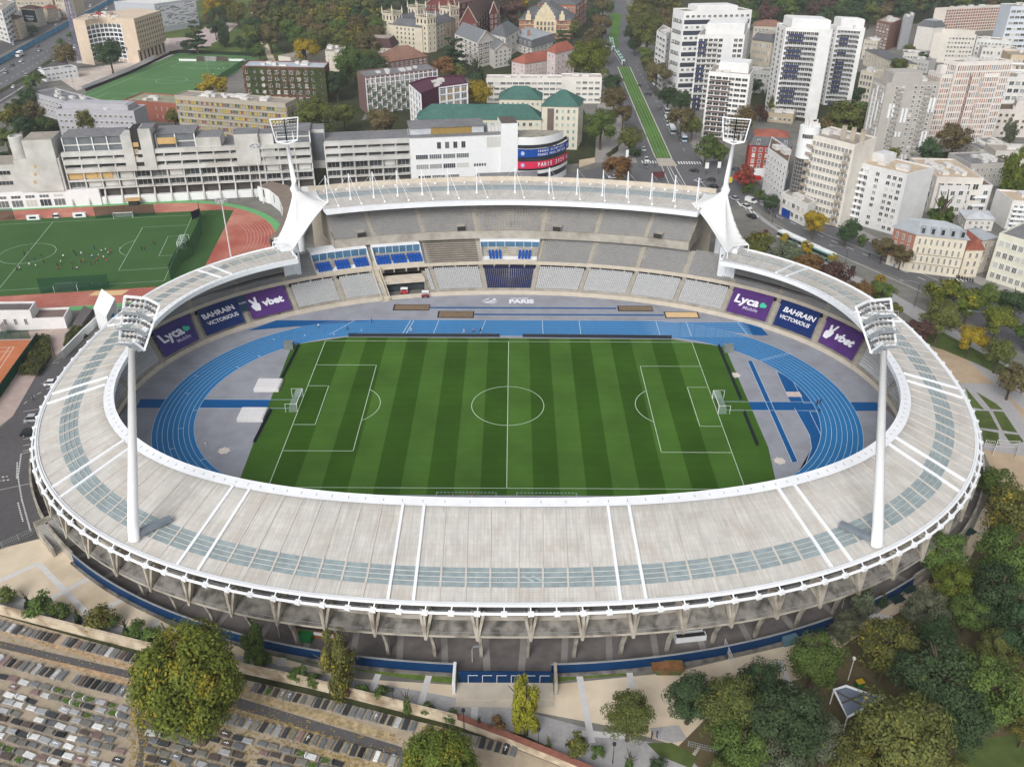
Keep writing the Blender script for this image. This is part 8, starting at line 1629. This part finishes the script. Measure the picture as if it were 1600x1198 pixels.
def car(q, head, col, label, kind='car', group='cars on the streets', z=.0):
 p = unp(*q); bd, gl, wm, hl_, tl_, hl, hw = CARS[kind]; o = thing('parked_car' if group == 'cars in the stadium car park' else kind if kind == 'van' else 'car', label, 'van' if kind == 'van' else 'car', (p.x, p.y, z), group)
 if isinstance(head, tuple): d = unp(*head) - p; head = math.atan2(d.y, d.x)
 o.rotation_euler = (0, 0, head); ob('body', bd, o, color=col); ob('window', gl, o)
 for sx in (-1, 1):
  for sy in (-1, 1): ob('wheel', wm, o, (sx * hl * .62, sy * (hw - .08), .32))
 for sy in (-1, 1): ob('headlight', hl_, o, (hl - .02, sy * hw * .7, .66)); ob('tail_light', tl_, o, (-hl + .02, sy * hw * .72, .76))
SIL, DGR, BKC, WHC, BLC, RDC = (.42, .43, .45), (.06, .065, .07), (.012, .012, .014), (.72, .72, .72), (.03, .06, .15), (.3, .03, .03)
mwa = ((0, 120), (100, 62)); hd = lambda a: math.atan2((unp(*a[1]) - unp(*a[0])).y, (unp(*a[1]) - unp(*a[0])).x); HM, HA, HB = hd(mwa), math.pi / 2, hd(((1200, 330), (1300, 376)))
for q, h, c, k, lb in (((59.5, 73), HM, DGR, 'car', 'dark car on the motorway nearest the crane'), ((62, 80), HM, SIL, 'car', 'silver car at the grassy median of the motorway'), ((33.5, 97), HM + 3.14, WHC, 'car', 'white car just behind the white truck'), ((19, 103.5), HM + 3.14, DGR, 'car', 'dark car below the white truck on the motorway'), ((9.5, 115), HM + 3.14, SIL, 'suv', 'silver car near the left edge of the motorway'), ((64, 110.5), HM, WHC, 'van', 'white van on the slip road beside the site cabins'), ((42, 119), HM, WHC, 'suv', 'white car on the slip road left of the white van'), ((85.5, 96), HM, (.2, .2, .18), 'suv', 'grey green car on the slip road below the brown tree'), ((22, 137), HM, WHC, 'car', 'white car lowest on the slip road'), ((118, 75), HM, WHC, 'van', 'white van on the slip road beside the sandstone block'), ((167, 15), HM, WHC, 'van', 'white van on the far stretch of the motorway'), ((150, 19.5), HM + 3.14, WHC, 'car', 'white car left of the far white van'), ((158, 19.5), HM + 3.14, BLC, 'car', 'dark blue car between far white car and far white van'), ((142, 11), HM, WHC, 'van', 'white van parked in the street behind the blue fence'), ((88.5, 40), HM, SIL, 'car', 'pale car in the old street behind the blue fence'), ((22, 70), HM, SIL, 'car', 'grey car parked before the cream corner house'),
 ((1005.5, 235), -HA, WHC, 'car', 'white car nearer the bus shelter on the avenue'), ((1010, 251.5), -HA, WHC, 'suv', 'white car waiting at the zebra crossing'), ((1009, 261.5), -HA, (.1, .12, .12), 'car', 'dark green car on the crossing behind the white car'), ((999.5, 135), HA, DGR, 'car', 'dark car driving up the avenue beside the tram lawn'), ((1012, 149), 2.4, DGR, 'car', 'dark car turning across the avenue towards the towers'), ((948, 30.5), HA, WHC, 'car', 'small white car farthest up the college side of the avenue'), ((941, 65), HA, WHC, 'car', 'white car parked on the college side below the farthest one'), ((946.5, 77), HA, WHC, 'van', 'white van beside the tram stop'), ((1084, 268.5), 2.7, BKC, 'car', 'black car on the crossroads nearest the tower side pavement'), ((1110, 283), 2.4, DGR, 'suv', 'dark grey car leaving the crossroads towards the boulevard'), ((1114, 293), 2.4, BKC, 'car', 'black car behind the slim floodlight on the crossroads'), ((1092, 285), 2.4, SIL, 'car', 'silver car beside the last roof mast'), ((958, 279), 3.1, WHC, 'car', 'white car hidden behind the roof masts left of the crossroads'), ((1146.5, 312), HB + 3.14, SIL, 'suv', 'silver car beside the membrane tent on the boulevard'), ((1173, 316.5), HB + .2, WHC, 'van', 'white van parked on the boulevard pavement below the rusty tree'), ((1166.5, 325.5), HB, WHC, 'suv', 'white car on the boulevard between silver and black cars'), ((1174, 340), HB + 3.14, BKC, 'suv', 'black car on the boulevard hatched area'), ((1148, 266), 2.6, DGR, 'car', 'dark car under the tree by the scarlet awning'), ((280, 68.5), .2, WHC, 'car', 'white car under the lattice building')):
 car(q, h, c, lb, k, z=-.0)
for q, h, c, k, lb in (((84, 601), .15, WHC, 'car', 'white parked car half under the roof rim nearest the motorbikes'), ((55, 657), .12, SIL, 'suv', 'silver parked car in the stadium car park'), ((49, 679), .12, BKC, 'suv', 'black parked car in the stadium car park')): car(q, h, c, lb, k, 'cars in the stadium car park')
def bus(q, q2, label, L=12, col=(.62, .68, .66), roofc='white', group='city buses'):
 p = unp(*q); d = unp(*q2) - p; o = thing('bus', label, 'bus', (p.x, p.y, 0), group); o.rotation_euler = (0, 0, math.atan2(d.y, d.x)); hl, hw = L / 2, 1.27
 b = MB(); P = [(-hl, -hw), (hl - .2, -hw), (hl, -hw + .3), (hl, hw - .3), (hl - .2, hw), (-hl, hw)]; b.prism(P, .35, 1.15, 0); b.prism(P, 2.35, 2.85, 0); ob('body', b.mesh('body', PAINT), o, color=col)
 b = MB(); P2 = [(x * .995, y * .97) for x, y in P]; b.prism(P2, 1.15, 2.35); ob('window', b.mesh('window', AUTOG), o)
 b = MB(); b.prism([(x * .97, y * .9) for x, y in P], 2.85, 3.0); b.box(-hl * .7, -.7, 3.0, -hl * .2, .7, 3.3); b.box(hl * .2, -.6, 3.0, hl * .5, .6, 3.25); ob('roof', b.mesh('roof', WHITEP), o)
 for x in (-hl * .55, hl * .62):
  for s in (-1, 1): w = MB(); w.tube([(x, s * (hw - .25), .48), (x, s * (hw + .02), .48)], .48, 12); ob('wheel', w.mesh('wheel', TYRE), o)
 return o
bus((1050, 206), (1057, 222), 'white and green bus parked behind the front pair at the kerb'); bus((1043, 193), (1036, 178), 'white topped bus parked second from the front at the kerb'); bus((1067, 218), (1073, 229), 'blue fronted bus leading the parked line at the kerb', 11, (.35, .5, .62)); bus((1041, 175), (1035, 163), 'dark fronted bus last in the parked line at the kerb', 10, (.55, .58, .6)); bus((1236, 379), (1252, 386), 'white roofed bus on the boulevard beside the small yellow tree', 12, (.5, .6, .58)); bus((1282, 401), (1298, 408), 'green sided bus on the boulevard in front of the other bus', 12, (.2, .42, .36))
def tram(q, q2, label):
 p = unp(*q); d = unp(*q2) - p; d.z = 0; d.normalize(); o = thing('tram', label, 'tram', (p.x, p.y, 0), 'trams'); o.rotation_euler = (0, 0, math.atan2(d.y, d.x))
 for k in range(4):
  x = -15 + k * 10; b = MB(); b.prism([(x - 4.7, -1.2), (x + 4.7, -1.2), (x + 4.7, 1.2), (x - 4.7, 1.2)], .3, 1.1, 0); b.prism([(x - 4.7, -1.15), (x + 4.7, -1.15), (x + 4.7, 1.15), (x - 4.7, 1.15)], 1.1, 2.5, 1); b.prism([(x - 4.7, -1.2), (x + 4.7, -1.2), (x + 4.7, 1.2), (x - 4.7, 1.2)], 2.5, 3.1, 0); b.box(x - 2.5, -.8, 3.1, x + 2.5, .8, 3.5, 2); ob('carriage', b.mesh('carriage', [PAINT, AUTOG, M('tram_green', sr(70, 128, 112), .5)]), o, color=(.6, .66, .64))
 for s in (-1, 1): b = MB(); b.loft([(s * 19.7, -1.2, .4), (s * 19.7, 1.2, .4), (s * 19.7, 1.2, 3), (s * 19.7, -1.2, 3)], [(s * 21, -.7, .5), (s * 21, .7, .5), (s * 20.3, .7, 2.8), (s * 20.3, -.7, 2.8)], 0, True); b.face([(s * 21, -.7, .5), (s * 21, .7, .5), (s * 20.3, .7, 2.8), (s * 20.3, -.7, 2.8)], 1); ob('cab', b.mesh('cab', [PAINT, AUTOG]), o, color=(.6, .66, .64))
tram((968, 93), (975, 104), 'white and green tram arriving at the crossing, nearer of the two'); tram((956, 72), (959, 84), 'white and green tram at the stop, farther of the two')
p = unp(31, 89); o = thing('truck', 'white truck with box body on the motorway', 'truck', (p.x, p.y, 0)); o.rotation_euler = (0, 0, HM + 3.14); b = MB(); b.box(-4.5, -1.25, .9, 1.6, 1.25, 3.5); ob('box_body', b.mesh('box_body', WHITEP), o); b = MB(); b.box(1.8, -1.2, .6, 3.8, 1.2, 2.2, 0); b.box(1.8, -1.15, 2.2, 3.6, 1.15, 3.0, 1); ob('cab', b.mesh('cab', [PAINT, AUTOG]), o, color=WHC)
for x in (-3.4, -2.2, 2.8):
 for s in (-1, 1): w = MB(); w.tube([(x, s * .95, .5), (x, s * 1.22, .5)], .5, 10); ob('wheel', w.mesh('wheel', TYRE), o)
def moto(q, rz, label, group):
 p = unp(*q); o = thing('motorbike', label, 'motorbike', (p.x, p.y, 0), group); o.rotation_euler = (0, 0, rz); b = MB(); b.tube([(-.7, 0, .75), (-.3, 0, .8), (.15, 0, .9), (.45, 0, .8)], [.12, .16, .18, .08], 6); b.tube([(.45, 0, .95), (.7, 0, .35)], .05, 5); b.tube([(.42, -.35, 1.05), (.42, .35, 1.05)], .03, 4); ob('body', b.mesh('body', DARK), o)
 for x in (-.6, .7): w = MB(); w.tube([(x, -.06, .32), (x, .06, .32)], .32, 10); ob('wheel', w.mesh('wheel', TYRE), o)
for i in range(7): moto((114 + i * 3.1, 540 - i * 2.1), 1.0, '%s dark motorbike from the car park end along the white ramp wall' % ordinal(i), 'motorbikes by the ramp wall')
for i in range(7): moto((1494 + i * 4.2, 434 + i * 1.1), 1.3, '%s motorbike from the corner house in the row before the red roof house' % ordinal(i), 'motorbikes by the corner house')
# ---------------------------------------------------------------- masts, lamps, signs, fences
GALV = M('grey_pole', sr(142, 146, 146), .6, .05); BLKM = M('black_pole', sr(52, 52, 54), .6, .05); GRNF = M('green_fence', sr(34, 78, 62), .8, .15, 1)
def pole_lamp(q, h, label, arm=None, m=BLKM, ring=False, group='street lamps', r=.1):
 p = unp(*q); o = thing('street_lamp' if not ring else 'floodlight_pole', label, 'lamp' if not ring else 'floodlight', (p.x, p.y, 0), group); b = MB(); b.tube([(p.x, p.y, 0), (p.x, p.y, h)], [r, r * .6], 8); part('pole', b, m, o); T = Vector((p.x, p.y, h))
 if ring:
  b = MB(); b.tube([T + Vector((1.9 * math.cos(a), 1.9 * math.sin(a), 0)) for a in np.linspace(0, 6.283, 13)[:-1]], .1, 5, closed=True); b.tube([T + Vector((1.9 * math.cos(a), 1.9 * math.sin(a), .9)) for a in np.linspace(0, 6.283, 13)[:-1]], .05, 4, closed=True)
  for a in np.linspace(0, 6.283, 7)[:-1]: b.bar(T, T + Vector((1.9 * math.cos(a), 1.9 * math.sin(a), 0)), .12)
  part('head_frame', b, m, o)
  for a in np.linspace(0, 6.283, 9)[:-1]: b = MB(); c = T + Vector((1.9 * math.cos(a), 1.9 * math.sin(a), .25)); b.obox((c.x, c.y), (math.cos(a), math.sin(a)), .25, .35, c.z - .25, c.z + .3); part('lamp', b, STEEL, o)
 elif arm:
  d = Vector((*arm, 0)); b = MB(); b.tube([T, T + d * .4 + Vector((0, 0, .5)), T + d + Vector((0, 0, .6))], .05, 5); part('arm', b, GALV, o); c = T + d + Vector((0, 0, .55)); b = MB(); t = d.normalized(); b.obox((c.x, c.y), (t.x, t.y), .5, .16, c.z - .06, c.z + .1); part('lamp_head', b, GALV, o)
 else: b = MB(); b.tube([T, T + Vector((0, 0, .1)), T + Vector((0, 0, .45)), T + Vector((0, 0, .55))], [.1, .28, .3, .05], 8); part('lamp_head', b, m, o)
WPOLE = M('white_pole', sr(216, 214, 210), .6, .04)
pole_lamp((362, 407), 21, 'white floodlight pole with ring head rising behind the low roof', m=WPOLE, ring=True, group='training ground floodlights', r=.28); p = unp(411, 314); pole_lamp((412, 318), zfor(p.x, p.y, 226), 'slim white floodlight pole before the raw concrete block', m=WPOLE, ring=True, group='training ground floodlights', r=.24)
for q, top, lb in (((170, 104), 71, 'pole before the hollowed office block'), ((116, 138), 89, 'pole above the site cabins'), ((123, 112), 86, 'pole beside the crane foot'), ((208, 98), 57, 'pole at the corner of the sandstone facade'), ((328, 128), 93, 'pole at the end line side of the far pitch'), ((186, 60), 50, 'pole')):
 if lb != 'pole': p = unp(*q); pole_lamp(q, zfor(p.x, p.y, top), 'thin grey floodlight ' + lb, arm=(.9, .1), m=GALV, group='thin floodlight poles', r=.16)
for q, h, arm, lb in (((1318, 423), 8, (-5.5, 1.2), 'street lamp with long arm behind the dark red tree'), ((1428, 480), 8, (-5.5, 1.2), 'street lamp with long arm beside the plaza trees'), ((1535, 530), 8, (-5.5, 1.2), 'street lamp with long arm among the yellow plaza trees'), ((1206, 350), 8, (-5, 1.5), 'street lamp with long arm at the yellow roadside saplings'), ((1023, 262), 7, (1.2, .2), 'street lamp at the zebra crossing'), ((993, 182), 8, (2.5, 0), 'street lamp on the college side of the avenue'), ((86, 556), 6, None, 'lamp post on the path beside the ramp wall'), ((59, 581), 6, None, 'lamp post inside the trimmed olive hedge')):
 pole_lamp(q, h, lb, arm, BLKM)
for q, lb in (((616, 1107), 'black lamp post left of the cypress on the gravel path'), ((725, 1139), 'black lamp post beside the last wall cypress'), ((841, 1169), 'black lamp post by the slender poplar'), ((957, 1192), 'black lamp post below the round olive tree')): pole_lamp(q, 4.3, lb, None, BLKM, group='esplanade lamp posts', r=.07)
for q, lb in (((437, 996), 'small white camera post near the green bin under the roof'), ((738, 1034), 'small white camera post left of the gate'), ((1315, 950), 'small white camera post near the park trees')): pole_lamp(q, 3.2, lb, (.7, .1), WPOLE, group='white camera posts', r=.06)
p = unp(1325, 1062); pole_lamp((1325, 1062), 5, 'white disc lamp beside the white edged canopy', None, WPOLE, group=None, r=.09)
p = unp(129, 98); o = thing('tower_crane', 'blue grey lattice tower crane beside the sandstone block', 'crane', (p.x, p.y, 0)); b = MB(); hw = 1.6; top = 62
for sx in (-1, 1):
 for sy in (-1, 1): b.bar((p.x + sx * hw, p.y + sy * hw, 0), (p.x + sx * hw, p.y + sy * hw, top), .35)
z = 0
while z < top:
 for (a, c), (d, e) in (((-1, -1), (1, -1)), ((1, -1), (1, 1)), ((1, 1), (-1, 1)), ((-1, 1), (-1, -1))): b.bar((p.x + a * hw, p.y + c * hw, z), (p.x + d * hw, p.y + e * hw, z + 3), .18); b.bar((p.x + d * hw, p.y + e * hw, z), (p.x + a * hw, p.y + c * hw, z + 3), .14); b.bar((p.x + a * hw, p.y + c * hw, z), (p.x + d * hw, p.y + e * hw, z), .16)
 z += 3
part('lattice_tower', b, M('crane_steel', sr(126, 124, 150), .6, .15, .4), o); b = MB(); b.box(p.x - 3, p.y - 3, 0, p.x + 3, p.y + 3, 1.2); part('base_block', b, RAW, o)
def fence(px, h, m, label, posts=3.0, panel=True, name='fence', pm=None, cat='fence', alpha=None, z0=0):
 P = [unp(*q) for q in px]; P = [Vector((q.x, q.y, z0)) for q in P]; o = thing(name, label, cat, tuple(P[0])); Z = Vector((0, 0, h)); b = MB()
 for A, C in zip(P, P[1:]):
  t = (C - A).normalized(); nn = Vector((-t.y, t.x, 0)) * .04
  if panel: b.face([A - nn, C - nn, C + Z - nn, A + Z - nn]); b.face([A + nn, C + nn, C + Z + nn, A + Z + nn])
  else:
   L = (C - A).length; n_ = int(L / .35)
   for f in (.12, .55, .97): b.bar(A + Z * f, C + Z * f, .05)
   for i in range(n_ + 1): q = A + (C - A) * i / max(n_, 1); b.bar(q, q + Z, .04)
 part('panel', b, alpha or m, o); k = 0
 for A, C in zip(P, P[1:]):
  n_ = max(1, int((C - A).length / posts))
  for i in range(n_):
   if k < 95: q = A + (C - A) * i / n_; pb = MB(); pb.bar(q, q + Z * 1.03, .1); part('post', pb, pm or m, o); k += 1
 return o
MESHG = M('green_wire_mesh', sr(30, 70, 54), .9, 0); nn_, ll_ = MESHG.node_tree.nodes, MESHG.node_tree.links; tr = nn_.new('ShaderNodeBsdfTransparent'); mxs = nn_.new('ShaderNodeMixShader'); mxs.inputs[0].default_value = .42; ll_.new(tr.outputs[0], mxs.inputs[1]); ll_.new(nn_['Principled BSDF'].outputs[0], mxs.inputs[2]); ll_.new(mxs.outputs[0], nn_['Material Output'].inputs[0])
fence([(268, 441), (283, 411), (301, 400), (316, 366), (313, 336)], 6, GRNF, 'tall green mesh fence behind the goal of the training pitch', 3.5, alpha=MESHG); fence([(60, 428), (90, 457), (120, 455), (172, 446)], 4.5, GRNF, 'green mesh fence at the near side of the training pitch', 5, alpha=MESHG) if False else None
fence([(64, 458), (172, 451)], 5, GRNF, 'green mesh fence behind the small near goal', 5, alpha=MESHG); fence([(150, 341), (243, 336)], 4.5, GRNF, 'green mesh fence behind the small far goal', 5, alpha=MESHG); fence([(0, 344), (24, 343)], 4.5, GRNF, 'short green mesh fence at the left edge of the training pitch', 4, alpha=MESHG)
fence([(-30, 655), (2, 618), (30, 578), (62, 533)], 2.8, GRNF, 'dark green screened fence along the tennis court', 2.5); fence([(-40, 531), (48, 529)], 2.6, GRNF, 'green wire fence at the far side of the tennis court', 2.5, alpha=MESHG)
s_ = fence([(-10, 106), (0, 101), (40, 78), (80, 56), (111, 38)], 3.4, M('blue_hoarding', sr(84, 146, 182), .7, .12, .3), 'long blue hoarding along the motorway left of the crane', 11, pm=WPOLE); fence([(121, 34), (150, 18), (182, 0), (200, -10)], 3.4, M('blue_hoarding', (0, 0, 0)), 'blue hoarding along the motorway beyond the crane', 11, pm=WPOLE)
fence([(134, 143), (200, 117), (265, 86)], 1.6, M('black_windbreak', sr(48, 48, 54), .9), 'black windbreak fence along the far pitch', 6); fence([(265, 86), (280, 83), (400, 88)], 2.2, M('dark_green_screen', sr(44, 56, 44), .9), 'dark green screen fence behind the far goal', 6); fence([(128, 140), (196, 113), (262, 80)], 1.8, WTILE, 'white site hoarding beside the far pitch', 4)
fence([(386, 100), (345, 127), (305, 150)], 4, GRNF, 'green mesh fence along the far pitch beside the ivy clad block', 5, alpha=MESHG)
b = MB()
for x0, x1, m_ in ((280, 307, 0), (308, 319, 1), (320, 338, 2), (339, 356, 1), (357, 384, 0)): A, C = unp(x0, 95.5), unp(x1, 96); b.face([(A.x, A.y, 0), (C.x, C.y, 0), (C.x, C.y, 1.4 if m_ == 0 else 3), (A.x, A.y, 1.4 if m_ == 0 else 3)], m_)
solo('end_boards', b, [WTILE, M('brown_board', sr(88, 76, 72), .8), M('grey_board', sr(146, 144, 144), .8)], 'row of white, brown and grey boards at the end of the far pitch', 'boards', tuple(unp(330, 96))).name = 'end_board'
fence([(1551, 711), (1556, 698), (1590, 700), (1586, 716)], 2.0, WPOLE, 'white barred gate beside the lawn beds', 4, panel=False, name='barred_gate', cat='gate'); fence([(1538, 698), (1552, 700)], 2, WPOLE, 'short white barred fence beside the lawn beds', 4, panel=False); fence([(-20, 868), (55, 834)], 1.7, GALV, 'grey railing between car park and sand', 3, panel=False); fence([(1131, 1012), (1145, 1045)], 2.2, WPOLE, 'white barred fence set across the sand near the rusty skip', 4, panel=False)
fence([(1075, 1165), (1180, 1190), (1260, 1210)], 1.2, GALV, 'low grey fence under the park trees', 3, panel=False)
fence([(947, 245), (962, 240), (968, 226)], 1.6, BLKM, 'dark railing round the corner garden by the avenue', 2, panel=False)
o = thing('entrance_steps', 'concrete stair between side walls joining car park and sand', 'stair', tuple(unp(85, 860))); A, C = unp(62, 838), unp(88, 872); d = (C - A).normalized(); r_ = Vector((d.y, -d.x, 0)); r_ = -r_ if r_.x < 0 else r_; b = MB()
for k in range(14): q = A + d * (k * .55 + .3) + r_ * 3; b.obox((q.x, q.y), (d.x, d.y), .28, 2.9, 0, 2.6 - k * .18)
part('step', b, M('grey_step', sr(166, 164, 160), .9, .1, 1), o)
for e, h in ((0, .4), (6.3, 2.6)): b = MB(); q = A + d * 4 + r_ * e; b.obox((q.x, q.y), (d.x, d.y), 4.4, .25, 0, 2.8 if e else 2.0); part('side_wall', b, CONCP, o)
b = MB(); q = A - d * .5 + r_ * 3.2; b.obox((q.x, q.y), (d.x, d.y), .25, 3.4, 0, 3.4); part('head_wall', b, CONCP, o)
def boxy(name, q, size, z, ang, m, label, cat, group=None, extra=None):
 p = unp(*q); b = MB(); t = (math.cos(ang), math.sin(ang)); b.obox((p.x, p.y), t, size[0] / 2, size[1] / 2, z[0], z[1])
 if extra: extra(b, p, t)
 return solo(name, b, m, label, cat, (p.x, p.y, 0), group)
GB = M('green_bin', sr(34, 112, 58), .6, .06)
boxy('recycling_bin', (479, 999), (2.4, 1.6), (.15, 1.5), -.2, [GB, DARK], 'green wheeled bin under the roof edge beside the wooden kiosk', 'bin', extra=lambda b, p, t: (b.obox((p.x, p.y), t, 1.3, .95, 1.5, 1.65, 0), b.obox((p.x, p.y), t, 1.1, .7, 0, .15, 1)))
boxy('kiosk', (497, 993), (7, 1.2), (0, 2.2), -.18, [M('orange_wood', sr(150, 96, 58), .8, .1, 1), WTILE, M('dark_kiosk', sr(74, 68, 64), .8)], 'long wooden kiosk with white band under the roof edge', 'kiosk', extra=lambda b, p, t: (b.obox((p.x, p.y - .72), t, 3.2, .1, 1.0, 1.6, 1), b.obox((p.x, p.y + .4), t, 3.5, 1.4, 2.2, 2.4, 2)))
for q, lb in (((1072, 990), 'white crate with open top under the roof edge, upper of two'), ((1078, 999), 'white crate with open top under the roof edge, lower of two')): boxy('crate', q, (5.6, 1.1), (0, 1.2), .14, [WHITEP, DARK], lb, 'crate', 'white crates', extra=lambda b, p, t: (b.obox((p.x, p.y), t, 2.6, .42, 1.2, 1.22, 1)))
p = unp(1043, 1048); o = thing('skip', 'rusty green skip filled with earth beside the blue fence', 'skip', (p.x, p.y, 0)); b = MB(); A = [Vector((p.x + x, p.y + y, 0)) for x, y in ((-2, -.9), (2, -.9), (2, .9), (-2, .9))]; T_ = [Vector((p.x + x, p.y + y, 1.5)) for x, y in ((-2.9, -1.1), (2.6, -1.1), (2.6, 1.1), (-2.9, 1.1))]; b.loft(A, T_, 0, True); part('shell', b, M('rusty_green', sr(84, 96, 58), .8, .2, 1, stain=sr(130, 90, 60), stsc=.6), o); b = MB(); b.face([q * 1.0 + Vector((0, 0, -.25)) for q in T_]); part('load', b, M('earth_load', sr(130, 92, 62), .95, .25, 1), o)
for q, lb in (((1420, 924), 'dark green table tennis table, farther one by the blue fence'), ((1401, 940), 'dark green table tennis table, nearer one by the blue fence'), ((1513, 835), 'small dark green table beside the stadium wall'), ((1278, 988), 'dark green table behind the green park tree')):
 p = unp(*q); o = thing('game_table', lb, 'table', (p.x, p.y, 0), 'green park tables'); b = MB(); b.obox((p.x, p.y), (.9, .42), 1.4, .8, .7, .82); part('table_top', b, M('dark_green', (0, 0, 0)), o)
 for s in (-.8, .8): b = MB(); b.obox((p.x + s * .9, p.y + s * .42), (.9, .42), .12, .6, 0, .7); part('leg', b, CONCP, o)
boxy('storage_box', (1232, 1003), (2.6, 1.6), (0, 1.5), .3, [M('teal_box', sr(92, 122, 132), .6, .08), RTILE], 'teal storage box beside the blue fence left of the park trees', 'box', extra=lambda b, p, t: b.obox((p.x, p.y), t, 1.4, .9, 1.5, 1.62, 0))
boxy('bench', (1088, 1175), (1.8, .5), (.35, .5), .9, [CONCP], 'pale stone bench at the edge of the park', 'bench', extra=lambda b, p, t: (b.obox((p.x, p.y), t, .15, .22, 0, .35)))
boxy('waste_bin', (1342, 1072), (1.2, .9), (0, 1.2), .3, [GB, M('yellow_lid', sr(206, 170, 50), .6)], 'green bin with yellow lid behind the white canopy', 'bin', extra=lambda b, p, t: b.obox((p.x, p.y), t, .65, .5, 1.2, 1.3, 1))
cz = 3.4; cp = [unp(x, y, cz) for x, y in ((1303, 1077), (1322, 1071), (1352, 1082), (1383, 1088), (1324, 1120))]; o = thing('canopy', 'white edged triangular canopy with slate blue roof among the park trees', 'canopy', tuple(unp(1335, 1100))); b = MB(); b.face([p - Vector((0, 0, .2)) for p in cp]); b.face([p - Vector((0, 0, .35)) for p in cp][::-1]); part('roof', b, M('slate_blue_roof', sr(112, 122, 136), .6, .08, .5), o); b = MB(); b.tube(cp, .22, 6, closed=True); part('rim', b, WHITE, o)
for i in (0, 3, 4): b = MB(); b.tube([(cp[i].x, cp[i].y, 0), tuple(cp[i] - Vector((0, 0, .2)))], .12, 6); part('post', b, WPOLE, o)
b = MB(); b.bar(cp[0] - Vector((0, 0, .1)), (cp[3] + cp[4]) / 2 - Vector((0, 0, .1)), .25, .1); b.bar(cp[2] - Vector((0, 0, .1)), (cp[4] + cp[0]) / 2 - Vector((0, 0, .1)), .25, .1); part('beam', b, M('brown_beam', sr(92, 84, 80), .8), o)
def board(q, w, h, z, m, label, name='sign', cat='sign', ang=0.0):
 p = unp(*q); o = thing(name, label, cat, (p.x, p.y, 0)); t = (math.cos(ang), math.sin(ang)); b = MB(); b.obox((p.x, p.y), t, w / 2, .1, z, z + h); part('panel', b, m, o); b = MB(); b.bar((p.x, p.y, 0), (p.x, p.y, z), .14); part('post', b, BLKM, o)
board((1028, 285), 5, 2.6, 2, M('maroon_board', sr(96, 58, 60), .7), 'maroon notice board behind the roof masts on the crossroads'); board((1140, 289), 1.6, 2.4, 1, M('yellow_board', sr(226, 196, 40), .6), 'bright yellow post box beside the slim floodlight', 'post_box', 'box'); board((1103, 274), 1.6, 2.6, 3, WHITEP, 'white direction sign under the crossroads trees'); board((1122, 273), 1.4, 2.6, 3, WHITEP, 'second white direction sign right of the first under the crossroads trees'); board((979, 255), 1.2, 4, 2, WHITEP, 'tall white sign on the college side corner'); board((1330, 432), 1.6, 3.2, .6, BLKM, 'black advertising panel beside the dark red tree'); board((1195, 372), 1.4, 2.6, .6, M('maroon_board', (0, 0, 0)), 'dark advertising panel beside the membrane tent on the boulevard')
board((308, 345), 4.5, 3, 1.2, M('black_sign', (0, 0, 0)), 'black and white banner hung on the green fence behind the goal', ang=1.1)
p = unp(993, 244); o = thing('bus_shelter', 'dark glazed bus shelter under the trees at the crossing', 'shelter', (p.x, p.y, 0)); b = MB(); b.box(p.x - 2.5, p.y - .8, 2.4, p.x + 2.5, p.y + .8, 2.55); part('roof', b, BLKM, o); b = MB(); b.box(p.x - 2.4, p.y + .65, .2, p.x + 2.4, p.y + .72, 2.4); part('glass', b, AUTOG, o)
for i, (x, y) in enumerate(((53, 343), (89, 340), (125, 339))): boxy('team_shelter', (x, y), (4.6 if i != 1 else 1.6, 1.2), (0, 1.7), TA, [WHITEP, AUTOG], ('white team shelter left of the halfway line', 'small white cabin at the halfway line', 'white team shelter right of the halfway line')[i] + ' at the far edge of the training pitch', 'shelter', extra=lambda b, p, t: b.obox((p.x, p.y - .62), t, 1.2, .04, .5, 1.3, 1))
boxy('haystack_cover', (210, 320), (5.4, 3), (2, 2.5), TA, [M('tan_tarpaulin', sr(198, 166, 120), .9, .1), DARK], 'tan tarpaulin shelter on the edge of the red training track', 'shelter', extra=lambda b, p, t: (b.obox((p.x, p.y), t, 1.8, 1.2, 0, 2, 1))).name = 'tarpaulin_shelter'
sheet('long_jump_sand', [(138, 462), (150, 455), (202, 453), (190, 461)], .012, M('pit_sand', (0, 0, 0)))
for i, (x, y, c) in enumerate(((140, 448, (.3, .05, .05)), (146, 447, WHT), (152, 447.5, BLU), (158, 446.5, WHT), (163, 447, BLK), (169, 446, NVY))): person('%s seated helper from the left beside the small near goal' % ordinal(i), unp(x, y), 'bend', i, c, trs['b'], 'people resting beside the near goal')
b = MB(); b.box(-1400, -600, -1.2, 1400, 1600, 126); hz = bpy.data.materials.new('haze'); hz.use_nodes = True; hn, hl = hz.node_tree.nodes, hz.node_tree.links; hn.remove(hn['Principled BSDF']); pv = hn.new('ShaderNodeVolumePrincipled'); pv.inputs['Color'].default_value = (.9, .93, .97, 1); pv.inputs['Density'].default_value = .00014; pv.inputs['Anisotropy'].default_value = .2; hl.new(pv.outputs[0], hn['Material Output'].inputs['Volume'])
struct('haze', b, hz, 'stuff')
